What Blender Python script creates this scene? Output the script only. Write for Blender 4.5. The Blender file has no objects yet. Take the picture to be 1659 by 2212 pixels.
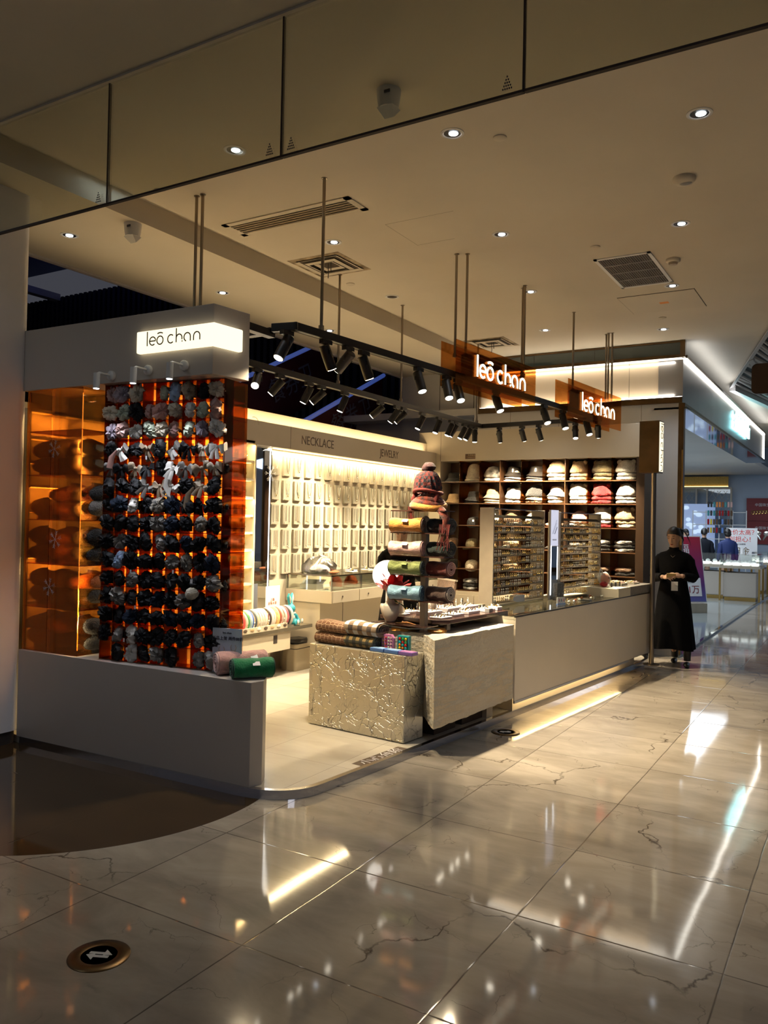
import bpy, bmesh, math, random
from mathutils import Vector, Matrix, noise
rnd = random.Random(7)
C = bpy.context.scene.collection
sc = bpy.context.scene
# ------------------------------------------------------------------ camera
FPX, PW, PH, EYE = 1740.0, 1659.0, 2212.0, 1.62
yaw, roll, pitch = math.atan(1040 / 1740.0), 0.020, 0.012
FW = Vector((-math.sin(yaw) * math.cos(pitch), math.cos(yaw) * math.cos(pitch), math.sin(pitch)))
r0 = FW.cross(Vector((0, 0, 1))).normalized(); u0 = r0.cross(FW)
RT = math.cos(roll) * r0 + math.sin(roll) * u0
UP = -math.sin(roll) * r0 + math.cos(roll) * u0
CAM = Vector((0, 0, EYE))
cam = bpy.data.cameras.new('camera'); camo = bpy.data.objects.new('camera', cam); C.objects.link(camo)
cam.sensor_fit = 'HORIZONTAL'; cam.sensor_width = 36.0; cam.lens = 36.0 * FPX / PW; cam.clip_end = 200
m = Matrix.Identity(4)
for i in range(3):
    m[i][0] = RT[i]; m[i][1] = UP[i]; m[i][2] = -FW[i]; m[i][3] = CAM[i]
camo.matrix_world = m
sc.camera = camo
# ------------------------------------------------------------------ view, world, big lights
sc.view_settings.view_transform = 'Standard'
sc.view_settings.look = 'None'
sc.view_settings.exposure = 0.0
sc.view_settings.gamma = 1.0
sc.view_settings.use_curve_mapping = False
sc.cycles.max_bounces = 7; sc.cycles.diffuse_bounces = 3; sc.cycles.glossy_bounces = 3
sc.cycles.transmission_bounces = 3; sc.cycles.transparent_max_bounces = 10
sc.cycles.sample_clamp_indirect = 4.0
sc.cycles.caustics_reflective = False; sc.cycles.caustics_refractive = False
sc.cycles.use_denoising = True; sc.cycles.adaptive_threshold = 0.025
W = bpy.data.worlds.new('world'); sc.world = W; W.use_nodes = True
W.node_tree.nodes['Background'].inputs[0].default_value = (0.80, 0.82, 1.0, 1)
W.node_tree.nodes['Background'].inputs[1].default_value = 0.06
WARM = (1.0, 0.81, 0.53); WHITE = (0.80, 0.90, 1.0)
HC = 3.98          # main mall ceiling
HL = 3.90          # lower ceiling band on the left
def lamp(kind, name, loc, target, power, color=WARM, size=0.1, sy=None, spot=70, blend=0.6, parent=None, radius=0.02, along=None):
    l = bpy.data.lights.new(name, kind); l.energy = power; l.color = color
    if kind == 'AREA':
        l.shape = 'RECTANGLE'; l.size = size; l.size_y = sy or size
    if kind == 'SPOT':
        l.spot_size = math.radians(spot); l.spot_blend = blend; l.shadow_soft_size = radius
    if kind == 'POINT':
        l.shadow_soft_size = radius
    o = bpy.data.objects.new(name, l); C.objects.link(o)
    o.location = loc
    d = Vector(target) - Vector(loc)
    o.rotation_euler = d.to_track_quat('-Z', 'Y').to_euler()
    if along:                       # a long strip: its long side (size_y) runs along this direction
        z_ = -d.normalized(); y_ = Vector(along); y_ = (y_ - z_ * y_.dot(z_)).normalized(); x_ = y_.cross(z_)
        o.rotation_euler = Matrix((x_, y_, z_)).transposed().to_euler()
    return o
# daylight coming from the atrium behind the neighbouring shop
lamp('AREA', 'atrium_light', (2.5, 20.5, 3.95), (1.5, 21.0, 0.0), 250, (0.62, 0.78, 1.0), 5, 6)
lamp('AREA', 'aisle_fill', (2.6, 1.0, 3.93), (2.2, 1.1, 0.0), 65, (0.85, 0.88, 1.0), 1.2, 3)  # added fill out of view, brightens the column and half wall
# ------------------------------------------------------------------ pixel helpers (a point of the photo on a real plane)
def ray(x, y): return FW + RT * ((x - PW / 2) / FPX) - UP * ((y - PH / 2) / FPX)
def Z(x, y, z=0.0):
    d = ray(x, y); return CAM + d * ((z - EYE) / d.z)
def PL(x, y, p, q):
    d = ray(x, y); n = Vector((-(q[1] - p[1]), q[0] - p[0], 0))
    return CAM + d * (n.dot(Vector((p[0], p[1], 0)) - CAM) / n.dot(d))
def onX(x, y, X): return PL(x, y, (X, 0), (X, 1))
def onY(x, y, Y): return PL(x, y, (0, Y), (1, Y))
# kiosk frame: u outwards over the aisle, v along the counter away from the camera
KA = math.radians(5.5)
K0 = Vector((-2.535, 6.41, 0)); KD = Vector((math.sin(KA), math.cos(KA), 0)); KN = Vector((math.cos(KA), -math.sin(KA), 0))
def K(u, v, z=0.0): return K0 + KN * u + KD * v + Vector((0, 0, z))
def KL(P): d = Vector(P) - K0; return (d.dot(KN), d.dot(KD), P[2])
def KU(x, y, u): p = K0 + KN * u; return KL(PL(x, y, p, p + KD))
KR = -KA
# ------------------------------------------------------------------ materials
MAT = {}
def nt(name):
    m = bpy.data.materials.new(name); m.use_nodes = True; MAT[name] = m
    return m, m.node_tree.nodes, m.node_tree.links, m.node_tree.nodes['Principled BSDF']
def mat(name, col, rough=0.5, metal=0.0, var=0.0, vscale=8.0, bump=0.0, bscale=60.0, emit=None, estr=0.0, spec=None, col2=None, sheen=0.0, coat=0.0, bdist=0.004):
    m, N, L, b = nt(name)
    b.inputs['Base Color'].default_value = (*col, 1); b.inputs['Roughness'].default_value = rough
    b.inputs['Metallic'].default_value = metal
    if spec is not None: b.inputs['Specular IOR Level'].default_value = spec
    if sheen: b.inputs['Sheen Weight'].default_value = sheen
    if coat: b.inputs['Coat Weight'].default_value = coat
    tc = N.new('ShaderNodeTexCoord')
    if var or col2:
        n = N.new('ShaderNodeTexNoise'); n.inputs['Scale'].default_value = vscale; n.inputs['Detail'].default_value = 4
        L.new(tc.outputs['Object'], n.inputs['Vector'])
        r = N.new('ShaderNodeValToRGB'); r.color_ramp.elements[0].position = .35; r.color_ramp.elements[1].position = .65
        c2 = col2 or tuple(min(1, c * (1 + var)) for c in col)
        c1 = col if col2 else tuple(c * (1 - var) for c in col)
        r.color_ramp.elements[0].color = (*c1, 1); r.color_ramp.elements[1].color = (*c2, 1)
        L.new(n.outputs['Fac'], r.inputs['Fac']); L.new(r.outputs['Color'], b.inputs['Base Color'])
    if bump:
        n2 = N.new('ShaderNodeTexNoise'); n2.inputs['Scale'].default_value = bscale; n2.inputs['Detail'].default_value = 3
        L.new(tc.outputs['Object'], n2.inputs['Vector'])
        bp = N.new('ShaderNodeBump'); bp.inputs['Strength'].default_value = bump; bp.inputs['Distance'].default_value = bdist
        L.new(n2.outputs['Fac'], bp.inputs['Height']); L.new(bp.outputs['Normal'], b.inputs['Normal'])
    if emit:
        b.inputs['Emission Color'].default_value = (*emit, 1); b.inputs['Emission Strength'].default_value = estr
    return m
def glassy(name, tint, refl=0.08, rough=0.02, gcol=(1, 1, 1), fk=0.8):
    m, N, L, b = nt(name); N.remove(b)
    out = N['Material Output']
    t = N.new('ShaderNodeBsdfTransparent'); t.inputs[0].default_value = (*tint, 1)
    g = N.new('ShaderNodeBsdfGlossy'); g.inputs['Roughness'].default_value = rough; g.inputs['Color'].default_value = (*gcol, 1)
    mx = N.new('ShaderNodeMixShader'); fr = N.new('ShaderNodeFresnel'); fr.inputs['IOR'].default_value = 1.45
    ad = N.new('ShaderNodeMath'); ad.operation = 'MULTIPLY_ADD'; ad.inputs[1].default_value = fk; ad.inputs[2].default_value = refl - .03
    ad.use_clamp = True
    L.new(fr.outputs[0], ad.inputs[0]); L.new(ad.outputs[0], mx.inputs[0]); L.new(t.outputs[0], mx.inputs[1]); L.new(g.outputs[0], mx.inputs[2])
    L.new(mx.outputs[0], out.inputs[0])
    return m
def emis(name, col, s):
    m, N, L, b = nt(name)
    b.inputs['Base Color'].default_value = (.8, .8, .8, 1); b.inputs['Emission Color'].default_value = (*col, 1); b.inputs['Emission Strength'].default_value = s
    return m
def floor_mat(name, base, vein, tile, x0, y0, rough=0.09, circle=None, mortar=0.005, cracks=True, bright=1.0):
    m, N, L, b = nt(name)
    geo = N.new('ShaderNodeNewGeometry'); sp = N.new('ShaderNodeSeparateXYZ'); L.new(geo.outputs['Position'], sp.inputs[0])
    def MM(op, a, b_=None, c=None, clamp=False):
        n = N.new('ShaderNodeMath'); n.operation = op; n.use_clamp = clamp
        for i, v in enumerate((a, b_, c)):
            if v is None: continue
            if isinstance(v, (int, float)): n.inputs[i].default_value = v
            else: L.new(v, n.inputs[i])
        return n.outputs[0]
    wob = N.new('ShaderNodeTexNoise'); wob.inputs['Scale'].default_value = 3.0; wob.inputs['Detail'].default_value = 6
    L.new(geo.outputs['Position'], wob.inputs['Vector'])
    w = MM('MULTIPLY', MM('SUBTRACT', wob.outputs['Fac'], .5), 0.012)
    ds = []
    ids = []
    for ax, o in ((0, x0), (1, y0)):
        t = MM('DIVIDE', MM('SUBTRACT', MM('ADD', sp.outputs[ax], w), o), tile)
        fl = MM('FLOOR', t); ids.append(fl)
        fr = MM('SUBTRACT', t, fl)
        ds.append(MM('MULTIPLY', MM('MINIMUM', fr, MM('SUBTRACT', 1.0, fr)), tile))
    d = MM('MINIMUM', ds[0], ds[1])
    line = MM('SUBTRACT', 1.0, MM('DIVIDE', d, mortar, clamp=True))
    # per tile tone
    cb = N.new('ShaderNodeCombineXYZ'); L.new(ids[0], cb.inputs[0]); L.new(ids[1], cb.inputs[1])
    wn = N.new('ShaderNodeTexWhiteNoise'); wn.noise_dimensions = '2D'; L.new(cb.outputs[0], wn.inputs['Vector'])
    tone = MM('ADD', MM('MULTIPLY', wn.outputs['Value'], .22), .84)
    # marble cloud, stretched along a diagonal
    mp = N.new('ShaderNodeMapping'); mp.inputs['Rotation'].default_value = (0, 0, .9); mp.inputs['Scale'].default_value = (1, 2.6, 1)
    L.new(geo.outputs['Position'], mp.inputs['Vector'])
    n1 = N.new('ShaderNodeTexNoise'); n1.inputs['Scale'].default_value = 1.7; n1.inputs['Detail'].default_value = 9; n1.inputs['Roughness'].default_value = .6; n1.inputs['Distortion'].default_value = .5
    L.new(mp.outputs[0], n1.inputs['Vector'])
    rp = N.new('ShaderNodeValToRGB'); rp.color_ramp.elements[0].position = .3; rp.color_ramp.elements[1].position = .7
    rp.color_ramp.elements[0].color = (*vein, 1); rp.color_ramp.elements[1].color = (*base, 1)
    L.new(n1.outputs['Fac'], rp.inputs[0])
    mul = N.new('ShaderNodeMixRGB'); mul.blend_type = 'MULTIPLY'; mul.inputs[0].default_value = 1
    L.new(rp.outputs[0], mul.inputs[1]); L.new(tone, mul.inputs[2])
    col = mul.outputs[0]
    if cracks:
        for scv, thr, k in ((1.15, .010, .95), (2.6, .007, .55)):
            vr = N.new('ShaderNodeTexVoronoi'); vr.feature = 'DISTANCE_TO_EDGE'; vr.inputs['Scale'].default_value = scv
            wb = N.new('ShaderNodeTexNoise'); wb.inputs['Scale'].default_value = 4; wb.inputs['Detail'].default_value = 5
            L.new(geo.outputs['Position'], wb.inputs['Vector'])
            ad = N.new('ShaderNodeMixRGB'); ad.blend_type = 'ADD'; ad.inputs[0].default_value = .35
            L.new(geo.outputs['Position'], ad.inputs[1]); L.new(wb.outputs['Color'], ad.inputs[2]); L.new(ad.outputs[0], vr.inputs['Vector'])
            ln = MM('SUBTRACT', 1.0, MM('DIVIDE', vr.outputs['Distance'], thr, clamp=True))
            gate = N.new('ShaderNodeTexNoise'); gate.inputs['Scale'].default_value = 1.1 * scv; L.new(geo.outputs['Position'], gate.inputs['Vector'])
            gt = MM('MULTIPLY', MM('SUBTRACT', gate.outputs['Fac'], .52), 14, clamp=True)
            f = MM('MULTIPLY', MM('MULTIPLY', ln, gt), k)
            mx = N.new('ShaderNodeMixRGB'); mx.inputs[2].default_value = (.05, .035, .025, 1); L.new(f, mx.inputs[0]); L.new(col, mx.inputs[1]); col = mx.outputs[0]
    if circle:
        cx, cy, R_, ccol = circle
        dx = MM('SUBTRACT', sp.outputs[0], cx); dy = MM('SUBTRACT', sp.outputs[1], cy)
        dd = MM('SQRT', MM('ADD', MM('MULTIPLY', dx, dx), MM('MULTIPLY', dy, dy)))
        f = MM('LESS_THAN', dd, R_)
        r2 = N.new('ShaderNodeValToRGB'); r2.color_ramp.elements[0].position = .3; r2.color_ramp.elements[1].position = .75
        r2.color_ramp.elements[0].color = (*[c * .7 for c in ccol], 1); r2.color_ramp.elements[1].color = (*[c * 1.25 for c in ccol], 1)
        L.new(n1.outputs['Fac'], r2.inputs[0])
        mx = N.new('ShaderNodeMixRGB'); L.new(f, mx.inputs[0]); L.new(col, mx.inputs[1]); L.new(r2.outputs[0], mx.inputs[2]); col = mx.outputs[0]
    mx = N.new('ShaderNodeMixRGB'); mx.inputs[2].default_value = (.035, .025, .02, 1)
    gn = N.new('ShaderNodeTexNoise'); gn.inputs['Scale'].default_value = 5; gn.inputs['Detail'].default_value = 3; L.new(geo.outputs['Position'], gn.inputs['Vector'])
    L.new(MM('MULTIPLY', line, MM('ADD', MM('MULTIPLY', gn.outputs['Fac'], 1.1), .35, clamp=True)), mx.inputs[0]); L.new(col, mx.inputs[1])
    L.new(mx.outputs[0], b.inputs['Base Color'])
    b.inputs['Roughness'].default_value = rough
    b.inputs['Specular IOR Level'].default_value = .55
    # each slab lies very slightly out of level: reflections break at the joints, and the polish is gently wavy
    hn = N.new('ShaderNodeTexNoise'); hn.inputs['Scale'].default_value = 2.2; hn.inputs['Detail'].default_value = 1
    L.new(geo.outputs['Position'], hn.inputs['Vector'])
    bp = N.new('ShaderNodeBump'); bp.inputs['Strength'].default_value = 1; bp.inputs['Distance'].default_value = .0007
    L.new(MM('SUBTRACT', hn.outputs['Fac'], MM('MULTIPLY', line, .25)), bp.inputs['Height']); L.new(bp.outputs[0], b.inputs['Normal'])
    return m
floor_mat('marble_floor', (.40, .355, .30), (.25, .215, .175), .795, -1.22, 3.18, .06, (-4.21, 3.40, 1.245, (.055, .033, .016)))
floor_mat('kiosk_tile', (.62, .58, .50), (.52, .48, .42), .60, -2.9, 4.3, .16, cracks=False, mortar=.002)
mat('ceiling_paint', (.66, .60, .50), .75, var=.03, vscale=1.2)
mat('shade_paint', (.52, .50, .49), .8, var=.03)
mat('wall_white', (.62, .60, .58), .5, var=.02, vscale=2)
mat('column_paint', (.80, .79, .80), .35, var=.03, vscale=3)
mat('cream_laminate', (.66, .58, .45), .38, var=.02, vscale=2)
mat('white_laminate', (.60, .56, .50), .3, var=.02, vscale=2)
mat('half_wall_laminate', (.52, .47, .42), .35, var=.02, vscale=2)
mat('counter_laminate', (.82, .73, .59), .28, var=.02, vscale=2)
mat('board_grey', (.46, .43, .34), .7)
mat('groove', (.04, .03, .025), .8)
mat('black_metal', (.012, .012, .013), .4, .3)
mat('black_satin', (.01, .01, .01), .5)
mat('dark_void', (.012, .012, .014), .8)
mat('rod_steel', (.30, .25, .19), .28, 1.0)
m_, N, L, b = nt('rod_striped'); tc = N.new('ShaderNodeTexCoord'); wv = N.new('ShaderNodeTexWave'); wv.bands_direction = 'Y'; wv.inputs['Scale'].default_value = 14; L.new(tc.outputs['Object'], wv.inputs['Vector'])
rp = N.new('ShaderNodeValToRGB'); rp.color_ramp.elements[0].position = .25; rp.color_ramp.elements[0].color = (.06, .05, .04, 1); rp.color_ramp.elements[1].position = .4; rp.color_ramp.elements[1].color = (.44, .38, .30, 1); L.new(wv.outputs['Fac'], rp.inputs[0]); L.new(rp.outputs[0], b.inputs['Base Color']); b.inputs['Roughness'].default_value = .4
mat('steel', (.62, .62, .64), .16, 1.0, bump=.3, bscale=6)
mat('chrome', (.75, .75, .75), .08, 1.0)
mat('bronze', (.12, .075, .035), .3, .9, var=.2, vscale=5)
mat('gold', (.55, .36, .12), .25, 1.0)
mat('mirror', (.80, .82, .85), .02, 1.0)
mat('silver_jewel', (.8, .78, .72), .2, 1.0)
mat('brass_jewel', (.85, .62, .25), .2, 1.0)
mat('pearl', (.85, .8, .7), .25)
mat('hat_shelf_wood', (.085, .04, .018), .3, var=.25, vscale=6)
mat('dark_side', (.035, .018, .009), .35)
mat('brown_tray', (.06, .028, .022), .25, coat=.5)
mat('taupe', (.40, .34, .26), .4, var=.05)
mat('rod_grey', (.44, .38, .30), .35, .1)
mat('paper_white', (.78, .78, .80), .6)
mat('paper_blue', (.52, .60, .74), .55, col2=(.68, .72, .80), vscale=9)
mat('ink', (.03, .03, .05), .6)
mat('ink_brown', (.10, .07, .05), .5)
mat('white_plastic', (.75, .75, .75), .35)
mat('grey_plastic', (.30, .30, .30), .5)
mat('wood_orange', (.55, .26, .08), .4, var=.2, vscale=14)
mat('tan_wood', (.50, .36, .2), .5, var=.1)
mat('bin_plastic', (.34, .28, .19), .4)
mat('brushed_silver', (.50, .50, .50), .35, .9, var=.08, vscale=3)
glassy('clear_glass', (.97, .98, .97), .05)
glassy('smoke_glass', (.82, .83, .78), .032, .01, fk=.3)
glassy('case_glass', (.95, .98, .95), .10)
glassy('amber_glass', (.93, .60, .24), .05, .03, (1, .75, .5))
glassy('amber_sign', (.86, .58, .30), .04, .03, (1, .75, .5), fk=.5)
glassy('amber_sheet', (.90, .55, .22), .05, .02, (1, .8, .6))
glassy('amber_divider', (.66, .26, .07), .10, .08, (1, .6, .35))
glassy('bag_film', (.93, .93, .93), .25, .22)
mat('faint_white', (.45, .45, .45), .8)
emis('lamp_lens_warm', (1, .90, .72), 14); emis('lamp_lens_white', (.85, .92, 1), 10); emis('lamp_lens_dim', (1, .95, .85), 2.2)
emis('sign_glow', (1, .86, .56), 1.5); emis('logo_glow', (1, .90, .66), 2.0); emis('strip_warm', (1, .76, .38), 3.5); emis('strip_white', (1, .95, .84), 9.0)
emis('strip_yellow', (1, .70, .22), 3.2); emis('cyan_glow', (.35, .95, 1), 7); emis('strip_soft', (1, .86, .66), 3.4); emis('strip_cool', (.9, .95, 1), 5)
emis('case_glow', (.95, .97, 1), 2.5); emis('screen_glow', (.70, .74, .95), .75); emis('blue_line', (.08, .16, .65), .30)
# ------------------------------------------------------------------ mesh helpers
class MB:
    def __init__(s, M=None): s.v = []; s.f = []; s.M = M
    def add(s, vs, fs, M=None):
        b = len(s.v); M = M or s.M
        s.v += [(M @ Vector(p)) if M else Vector(p) for p in vs]
        s.f += [tuple(b + i for i in f) for f in fs]; return s
    def box(s, x0, x1, y0, y1, z0, z1, M=None):
        vs = [(x0, y0, z0), (x1, y0, z0), (x1, y1, z0), (x0, y1, z0), (x0, y0, z1), (x1, y0, z1), (x1, y1, z1), (x0, y1, z1)]
        return s.add(vs, [(0, 3, 2, 1), (4, 5, 6, 7), (0, 1, 5, 4), (1, 2, 6, 5), (2, 3, 7, 6), (3, 0, 4, 7)], M)
    def prism(s, poly, z0, z1, M=None):
        n = len(poly); vs = [(p[0], p[1], z0) for p in poly] + [(p[0], p[1], z1) for p in poly]
        fs = [tuple(range(n - 1, -1, -1)), tuple(range(n, 2 * n))] + [(i, (i + 1) % n, n + (i + 1) % n, n + i) for i in range(n)]
        return s.add(vs, fs, M)
    def quad(s, a, b, c, d): return s.add([a, b, c, d], [(0, 1, 2, 3)])
    def tube(s, pts, r, n=8, caps=True, closed=False, flat=1.0, M=None):
        pts = [Vector(p) for p in pts]; m_ = len(pts); vs = []; fs = []; prev = None
        for i, p in enumerate(pts):
            a = pts[(i - 1) % m_] if (closed or i > 0) else p; b = pts[(i + 1) % m_] if (closed or i < m_ - 1) else p
            t = (b - a).normalized() if (b - a).length > 1e-9 else Vector((0, 0, 1))
            if prev is None: e = t.orthogonal().normalized()
            else:
                e = prev - t * prev.dot(t); e = e.normalized() if e.length > 1e-6 else t.orthogonal().normalized()
            prev = e; g = t.cross(e); rr = r[i] if isinstance(r, (list, tuple)) else r
            for k in range(n):
                an = 2 * math.pi * k / n; vs.append(p + e * math.cos(an) * rr + g * math.sin(an) * rr * flat)
        for i in range(m_ if closed else m_ - 1):
            j = (i + 1) % m_
            for k in range(n): fs.append((i * n + k, i * n + (k + 1) % n, j * n + (k + 1) % n, j * n + k))
        if caps and not closed: fs += [tuple(range(n - 1, -1, -1)), tuple((m_ - 1) * n + k for k in range(n))]
        return s.add(vs, fs, M)
    def lathe(s, prof, n=24, M=None, wob=None):
        vs = []; fs = []; m_ = len(prof)
        for i, (r, z) in enumerate(prof):
            for k in range(n):
                a = 2 * math.pi * k / n; q = wob(a, r, z) if wob else (r, z)
                vs.append((q[0] * math.cos(a), q[0] * math.sin(a), q[1]))
        for i in range(m_ - 1):
            for k in range(n): fs.append((i * n + k, i * n + (k + 1) % n, (i + 1) * n + (k + 1) % n, (i + 1) * n + k))
        if prof[0][0] > 1e-4: fs.append(tuple(range(n - 1, -1, -1)))
        if prof[-1][0] > 1e-4: fs.append(tuple((m_ - 1) * n + k for k in range(n)))
        return s.add(vs, fs, M)
    def ell(s, c, r, n=14, m_=8, M=None):
        c = Vector(c); r = r if isinstance(r, (tuple, list)) else (r, r, r)
        prof = [(max(math.sin(math.pi * i / m_), 1e-5), -math.cos(math.pi * i / m_)) for i in range(m_ + 1)]
        T = Matrix.Translation(c) @ Matrix.Diagonal((r[0], r[1], r[2], 1))
        return s.lathe(prof, n, (M or Matrix.Identity(4)) @ T if M or not s.M else s.M @ T)
    def ribbon(s, pts, w, d, O, X, Y):
        """flat stroke of width w and depth d; pts are 2D in the frame O, X, Y"""
        Nn = X.cross(Y).normalized(); P = [Vector((p[0], p[1])) for p in pts]; vs = []; fs = []
        for i, p in enumerate(P):
            a = P[max(i - 1, 0)]; b = P[min(i + 1, len(P) - 1)]; t = (b - a).normalized(); nn = Vector((-t.y, t.x)) * w / 2
            for q in (p + nn, p - nn):
                base = O + X * q.x + Y * q.y; vs += [base, base + Nn * d]
        for i in range(len(P) - 1):
            k = i * 4; fs += [(k, k + 4, k + 5, k + 1), (k + 2, k + 3, k + 7, k + 6), (k + 1, k + 5, k + 7, k + 3), (k, k + 2, k + 6, k + 4)]
        e = (len(P) - 1) * 4; fs += [(0, 1, 3, 2), (e, e + 2, e + 3, e + 1)]
        return s.add(vs, fs)
    def mesh(s, name, mt, smooth=False):
        me = bpy.data.meshes.new(name); me.from_pydata([tuple(p) for p in s.v], [], s.f); me.update()
        if mt: me.materials.append(MAT[mt] if isinstance(mt, str) else mt)
        if smooth:
            me.polygons.foreach_set('use_smooth', [True] * len(me.polygons))
            if hasattr(me, 'set_sharp_from_angle'): me.set_sharp_from_angle(angle=math.radians(50))
        return me
    def build(s, name, mt, parent=None, smooth=False, bevel=0.0):
        return link(name, s.mesh(name, mt, smooth), parent, bevel)
def link(name, me, parent=None, bevel=0.0, loc=None, rot=None, scale=None):
    o = bpy.data.objects.new(name, me); C.objects.link(o)
    if parent: o.parent = parent
    if loc is not None: o.location = loc
    if rot is not None: o.rotation_euler = rot
    if scale is not None: o.scale = (scale,) * 3 if isinstance(scale, (int, float)) else scale
    if bevel:
        b = o.modifiers.new('bevel', 'BEVEL'); b.width = bevel; b.segments = 2; b.limit_method = 'ANGLE'
    return o
def tag(o, label=None, cat=None, group=None, kind=None):
    if label: o['label'] = label
    if cat: o['category'] = cat
    if group: o['group'] = group
    if kind: o['kind'] = kind
    return o
def thing(name, label, cat, loc=(0, 0, 0), rz=0.0, group=None):
    o = bpy.data.objects.new(name, None); C.objects.link(o); o.location = loc; o.rotation_euler = (0, 0, rz)
    o.empty_display_size = .1
    return tag(o, label, cat, group)
def copy_tree(o, parent=None):
    c = o.copy(); C.objects.link(c); c.parent = parent
    for ch in list(o.children): copy_tree(ch, c)
    return c
def struct(mb, name, mt, smooth=False, bevel=0.0, parent=None):
    o = mb.build(name, mt, parent, smooth, bevel)
    if not parent: o['kind'] = 'structure'
    return o
ORD = ['first', 'second', 'third', 'fourth', 'fifth', 'sixth', 'seventh', 'eighth', 'ninth', 'tenth', 'eleventh', 'twelfth', 'thirteenth', 'fourteenth', 'fifteenth', 'sixteenth', 'seventeenth', 'eighteenth', 'nineteenth', 'twentieth', 'twenty-first', 'twenty-second', 'twenty-third', 'twenty-fourth', 'twenty-fifth', 'twenty-sixth']
def T(loc, rz=0.0, rx=0.0, ry=0.0): return Matrix.Translation(Vector(loc)) @ Matrix.Rotation(rz, 4, 'Z') @ Matrix.Rotation(ry, 4, 'Y') @ Matrix.Rotation(rx, 4, 'X')
def frameM(O, X, Y):
    """matrix whose x, y axes are X, Y and whose z is their cross product"""
    X = X.normalized(); Y = Y.normalized(); N_ = X.cross(Y); m = Matrix.Identity(4)
    for i in range(3): m[i][0] = X[i]; m[i][1] = Y[i]; m[i][2] = N_[i]; m[i][3] = O[i]
    return m
def text(body, size, mt, M, name='lettering', parent=None, ext=.001, align='CENTER', sx=1.0, shear=0):
    cu = bpy.data.curves.new('t', 'FONT'); cu.body = body; cu.size = size; cu.extrude = ext; cu.align_x = align; cu.align_y = 'CENTER'; cu.resolution_u = 3; cu.shear = shear
    to = bpy.data.objects.new('t', cu); C.objects.link(to)
    dg = bpy.context.evaluated_depsgraph_get(); me = bpy.data.meshes.new_from_object(to.evaluated_get(dg)); me.name = name
    bpy.data.objects.remove(to); bpy.data.curves.remove(cu)
    me.materials.clear(); me.materials.append(MAT[mt])
    me.transform(M @ Matrix.Diagonal((sx, 1, 1, 1)))
    return link(name, me, parent)
def arc(cx, cy, r, a0, a1, n=14): return [(cx + r * math.cos(math.radians(a0 + (a1 - a0) * i / n)), cy + r * math.sin(math.radians(a0 + (a1 - a0) * i / n))) for i in range(n + 1)]
def logo(O, X, Y, h, w, d, vertical=False):
    """the shop's lettering 'leo chan' drawn with round strokes; h is the x-height"""
    S = []
    r = .5
    S.append([(0, -.05), (0, 1.7)])
    S.append([(.38, .5)] + [(1.36, .5)] + arc(.88, .5, r, 0, 310, 20)[1:])
    S.append(arc(2.1, .5, r, 0, 360, 24)); S.append(arc(2.1, .5, .92, 62, 118, 8))
    S.append(arc(3.85, .5, r, 48, 312, 18))
    S.append([(4.72, 0), (4.72, 1.7)]); S.append(arc(5.17, .5, .45, 180, 0, 14) + [(5.62, .28)])
    S.append([(5.62, .13), (5.70, .02)])
    S.append(arc(6.45, .5, r, 300, 20, 18)[0:0] + arc(6.45, .5, r, 250, 0, 18) + [(6.95, 0)]); 
    S.append([(7.45, 0), (7.45, .5)] + arc(7.93, .5, .48, 180, 0, 14) + [(8.41, 0)])
    mb = MB(); Xs = X * h; Ys = Y * h
    for st in S: mb.ribbon(st, w / h, d, O, Xs, Ys)
    return mb
# =================================================================== STRUCTURE
XL, YH, YS, XS = -5.38, 10.20, 10.60, -1.99     # necklace wall, hat wall front, neighbour shop front corner
struct(MB().box(-22, 14, -8, 34, -.06, 0), 'floor', 'marble_floor')
# main ceiling with a lowered band on the left, a slot between them
struct(MB().box(-4.62, 12, -8, 26, HC, HC + .1).box(-4.88, -4.62, -8, 12.2, HC + .10, HC + .16), 'ceiling', 'ceiling_paint')
struct(MB().box(-6.26, -4.84, -8, 12.2, HL, HL + .24), 'ceiling', 'ceiling_paint')
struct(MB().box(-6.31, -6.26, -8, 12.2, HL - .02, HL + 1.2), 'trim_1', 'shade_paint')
lamp('AREA', 'slot_tube', (-4.72, .6, HC + .085), (-4.72, .6, 3), 9, (.75, .9, 1), .06, 3.0, along=(0, 1, 0))
# column on the left
cm = []
for k in range(9):
    a = math.radians(90 - 90 * k / 8); cm.append((-5.235 + .08 * math.cos(a), 3.56 + .08 * math.sin(a)))
cm = [(-6.6, 3.64)] + cm + [(-5.155, 2.2), (-6.6, 2.2)]
struct(MB().prism(cm, .09, HL), 'column', 'column_paint', smooth=False)
struct(MB().prism([(x - .012 if x > -6 else x, y - (.012 if y > 3.5 else 0)) for x, y in cm], 0, .09), 'baseboard_left', 'groove')
p = onX(35, 700, -5.155)
struct(MB().box(-5.158, -5.1535, 3.33, 3.336, .09, HL), 'trim_2', 'groove')
# open void behind the kiosk
struct(MB().box(-22, -6.29, 12.2, 12.3, 0, 6.7), 'wall_void', 'dark_void')
sl = MB()
for i in range(80): sl.box(-19 + i * .16, -18.92 + i * .16, 12.12, 12.2, 0, 6.7)
mat('rib_dark', (.035, .033, .035), .5)
struct(sl, 'wall_ribs', 'rib_dark')
mat('void_blue', (.02, .04, .15), .7)
struct(MB().box(-22, -6.3, 3, 12.3, 7.4, 7.5), 'ceiling', 'void_blue')
struct(MB().box(-16.3, -16.1, 8, 12.1, 6.6, 6.75), 'trim_3', 'shade_paint')
lamp('AREA', 'void_blue_light', (-14.0, 9.5, 6.6), (-14, 9.8, 8), 9, (.06, .12, 1), 2, 2)
struct(MB().box(-22.1, -22, -2, 12.3, 0, 7.4), 'wall_void_end', 'dark_void')
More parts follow.
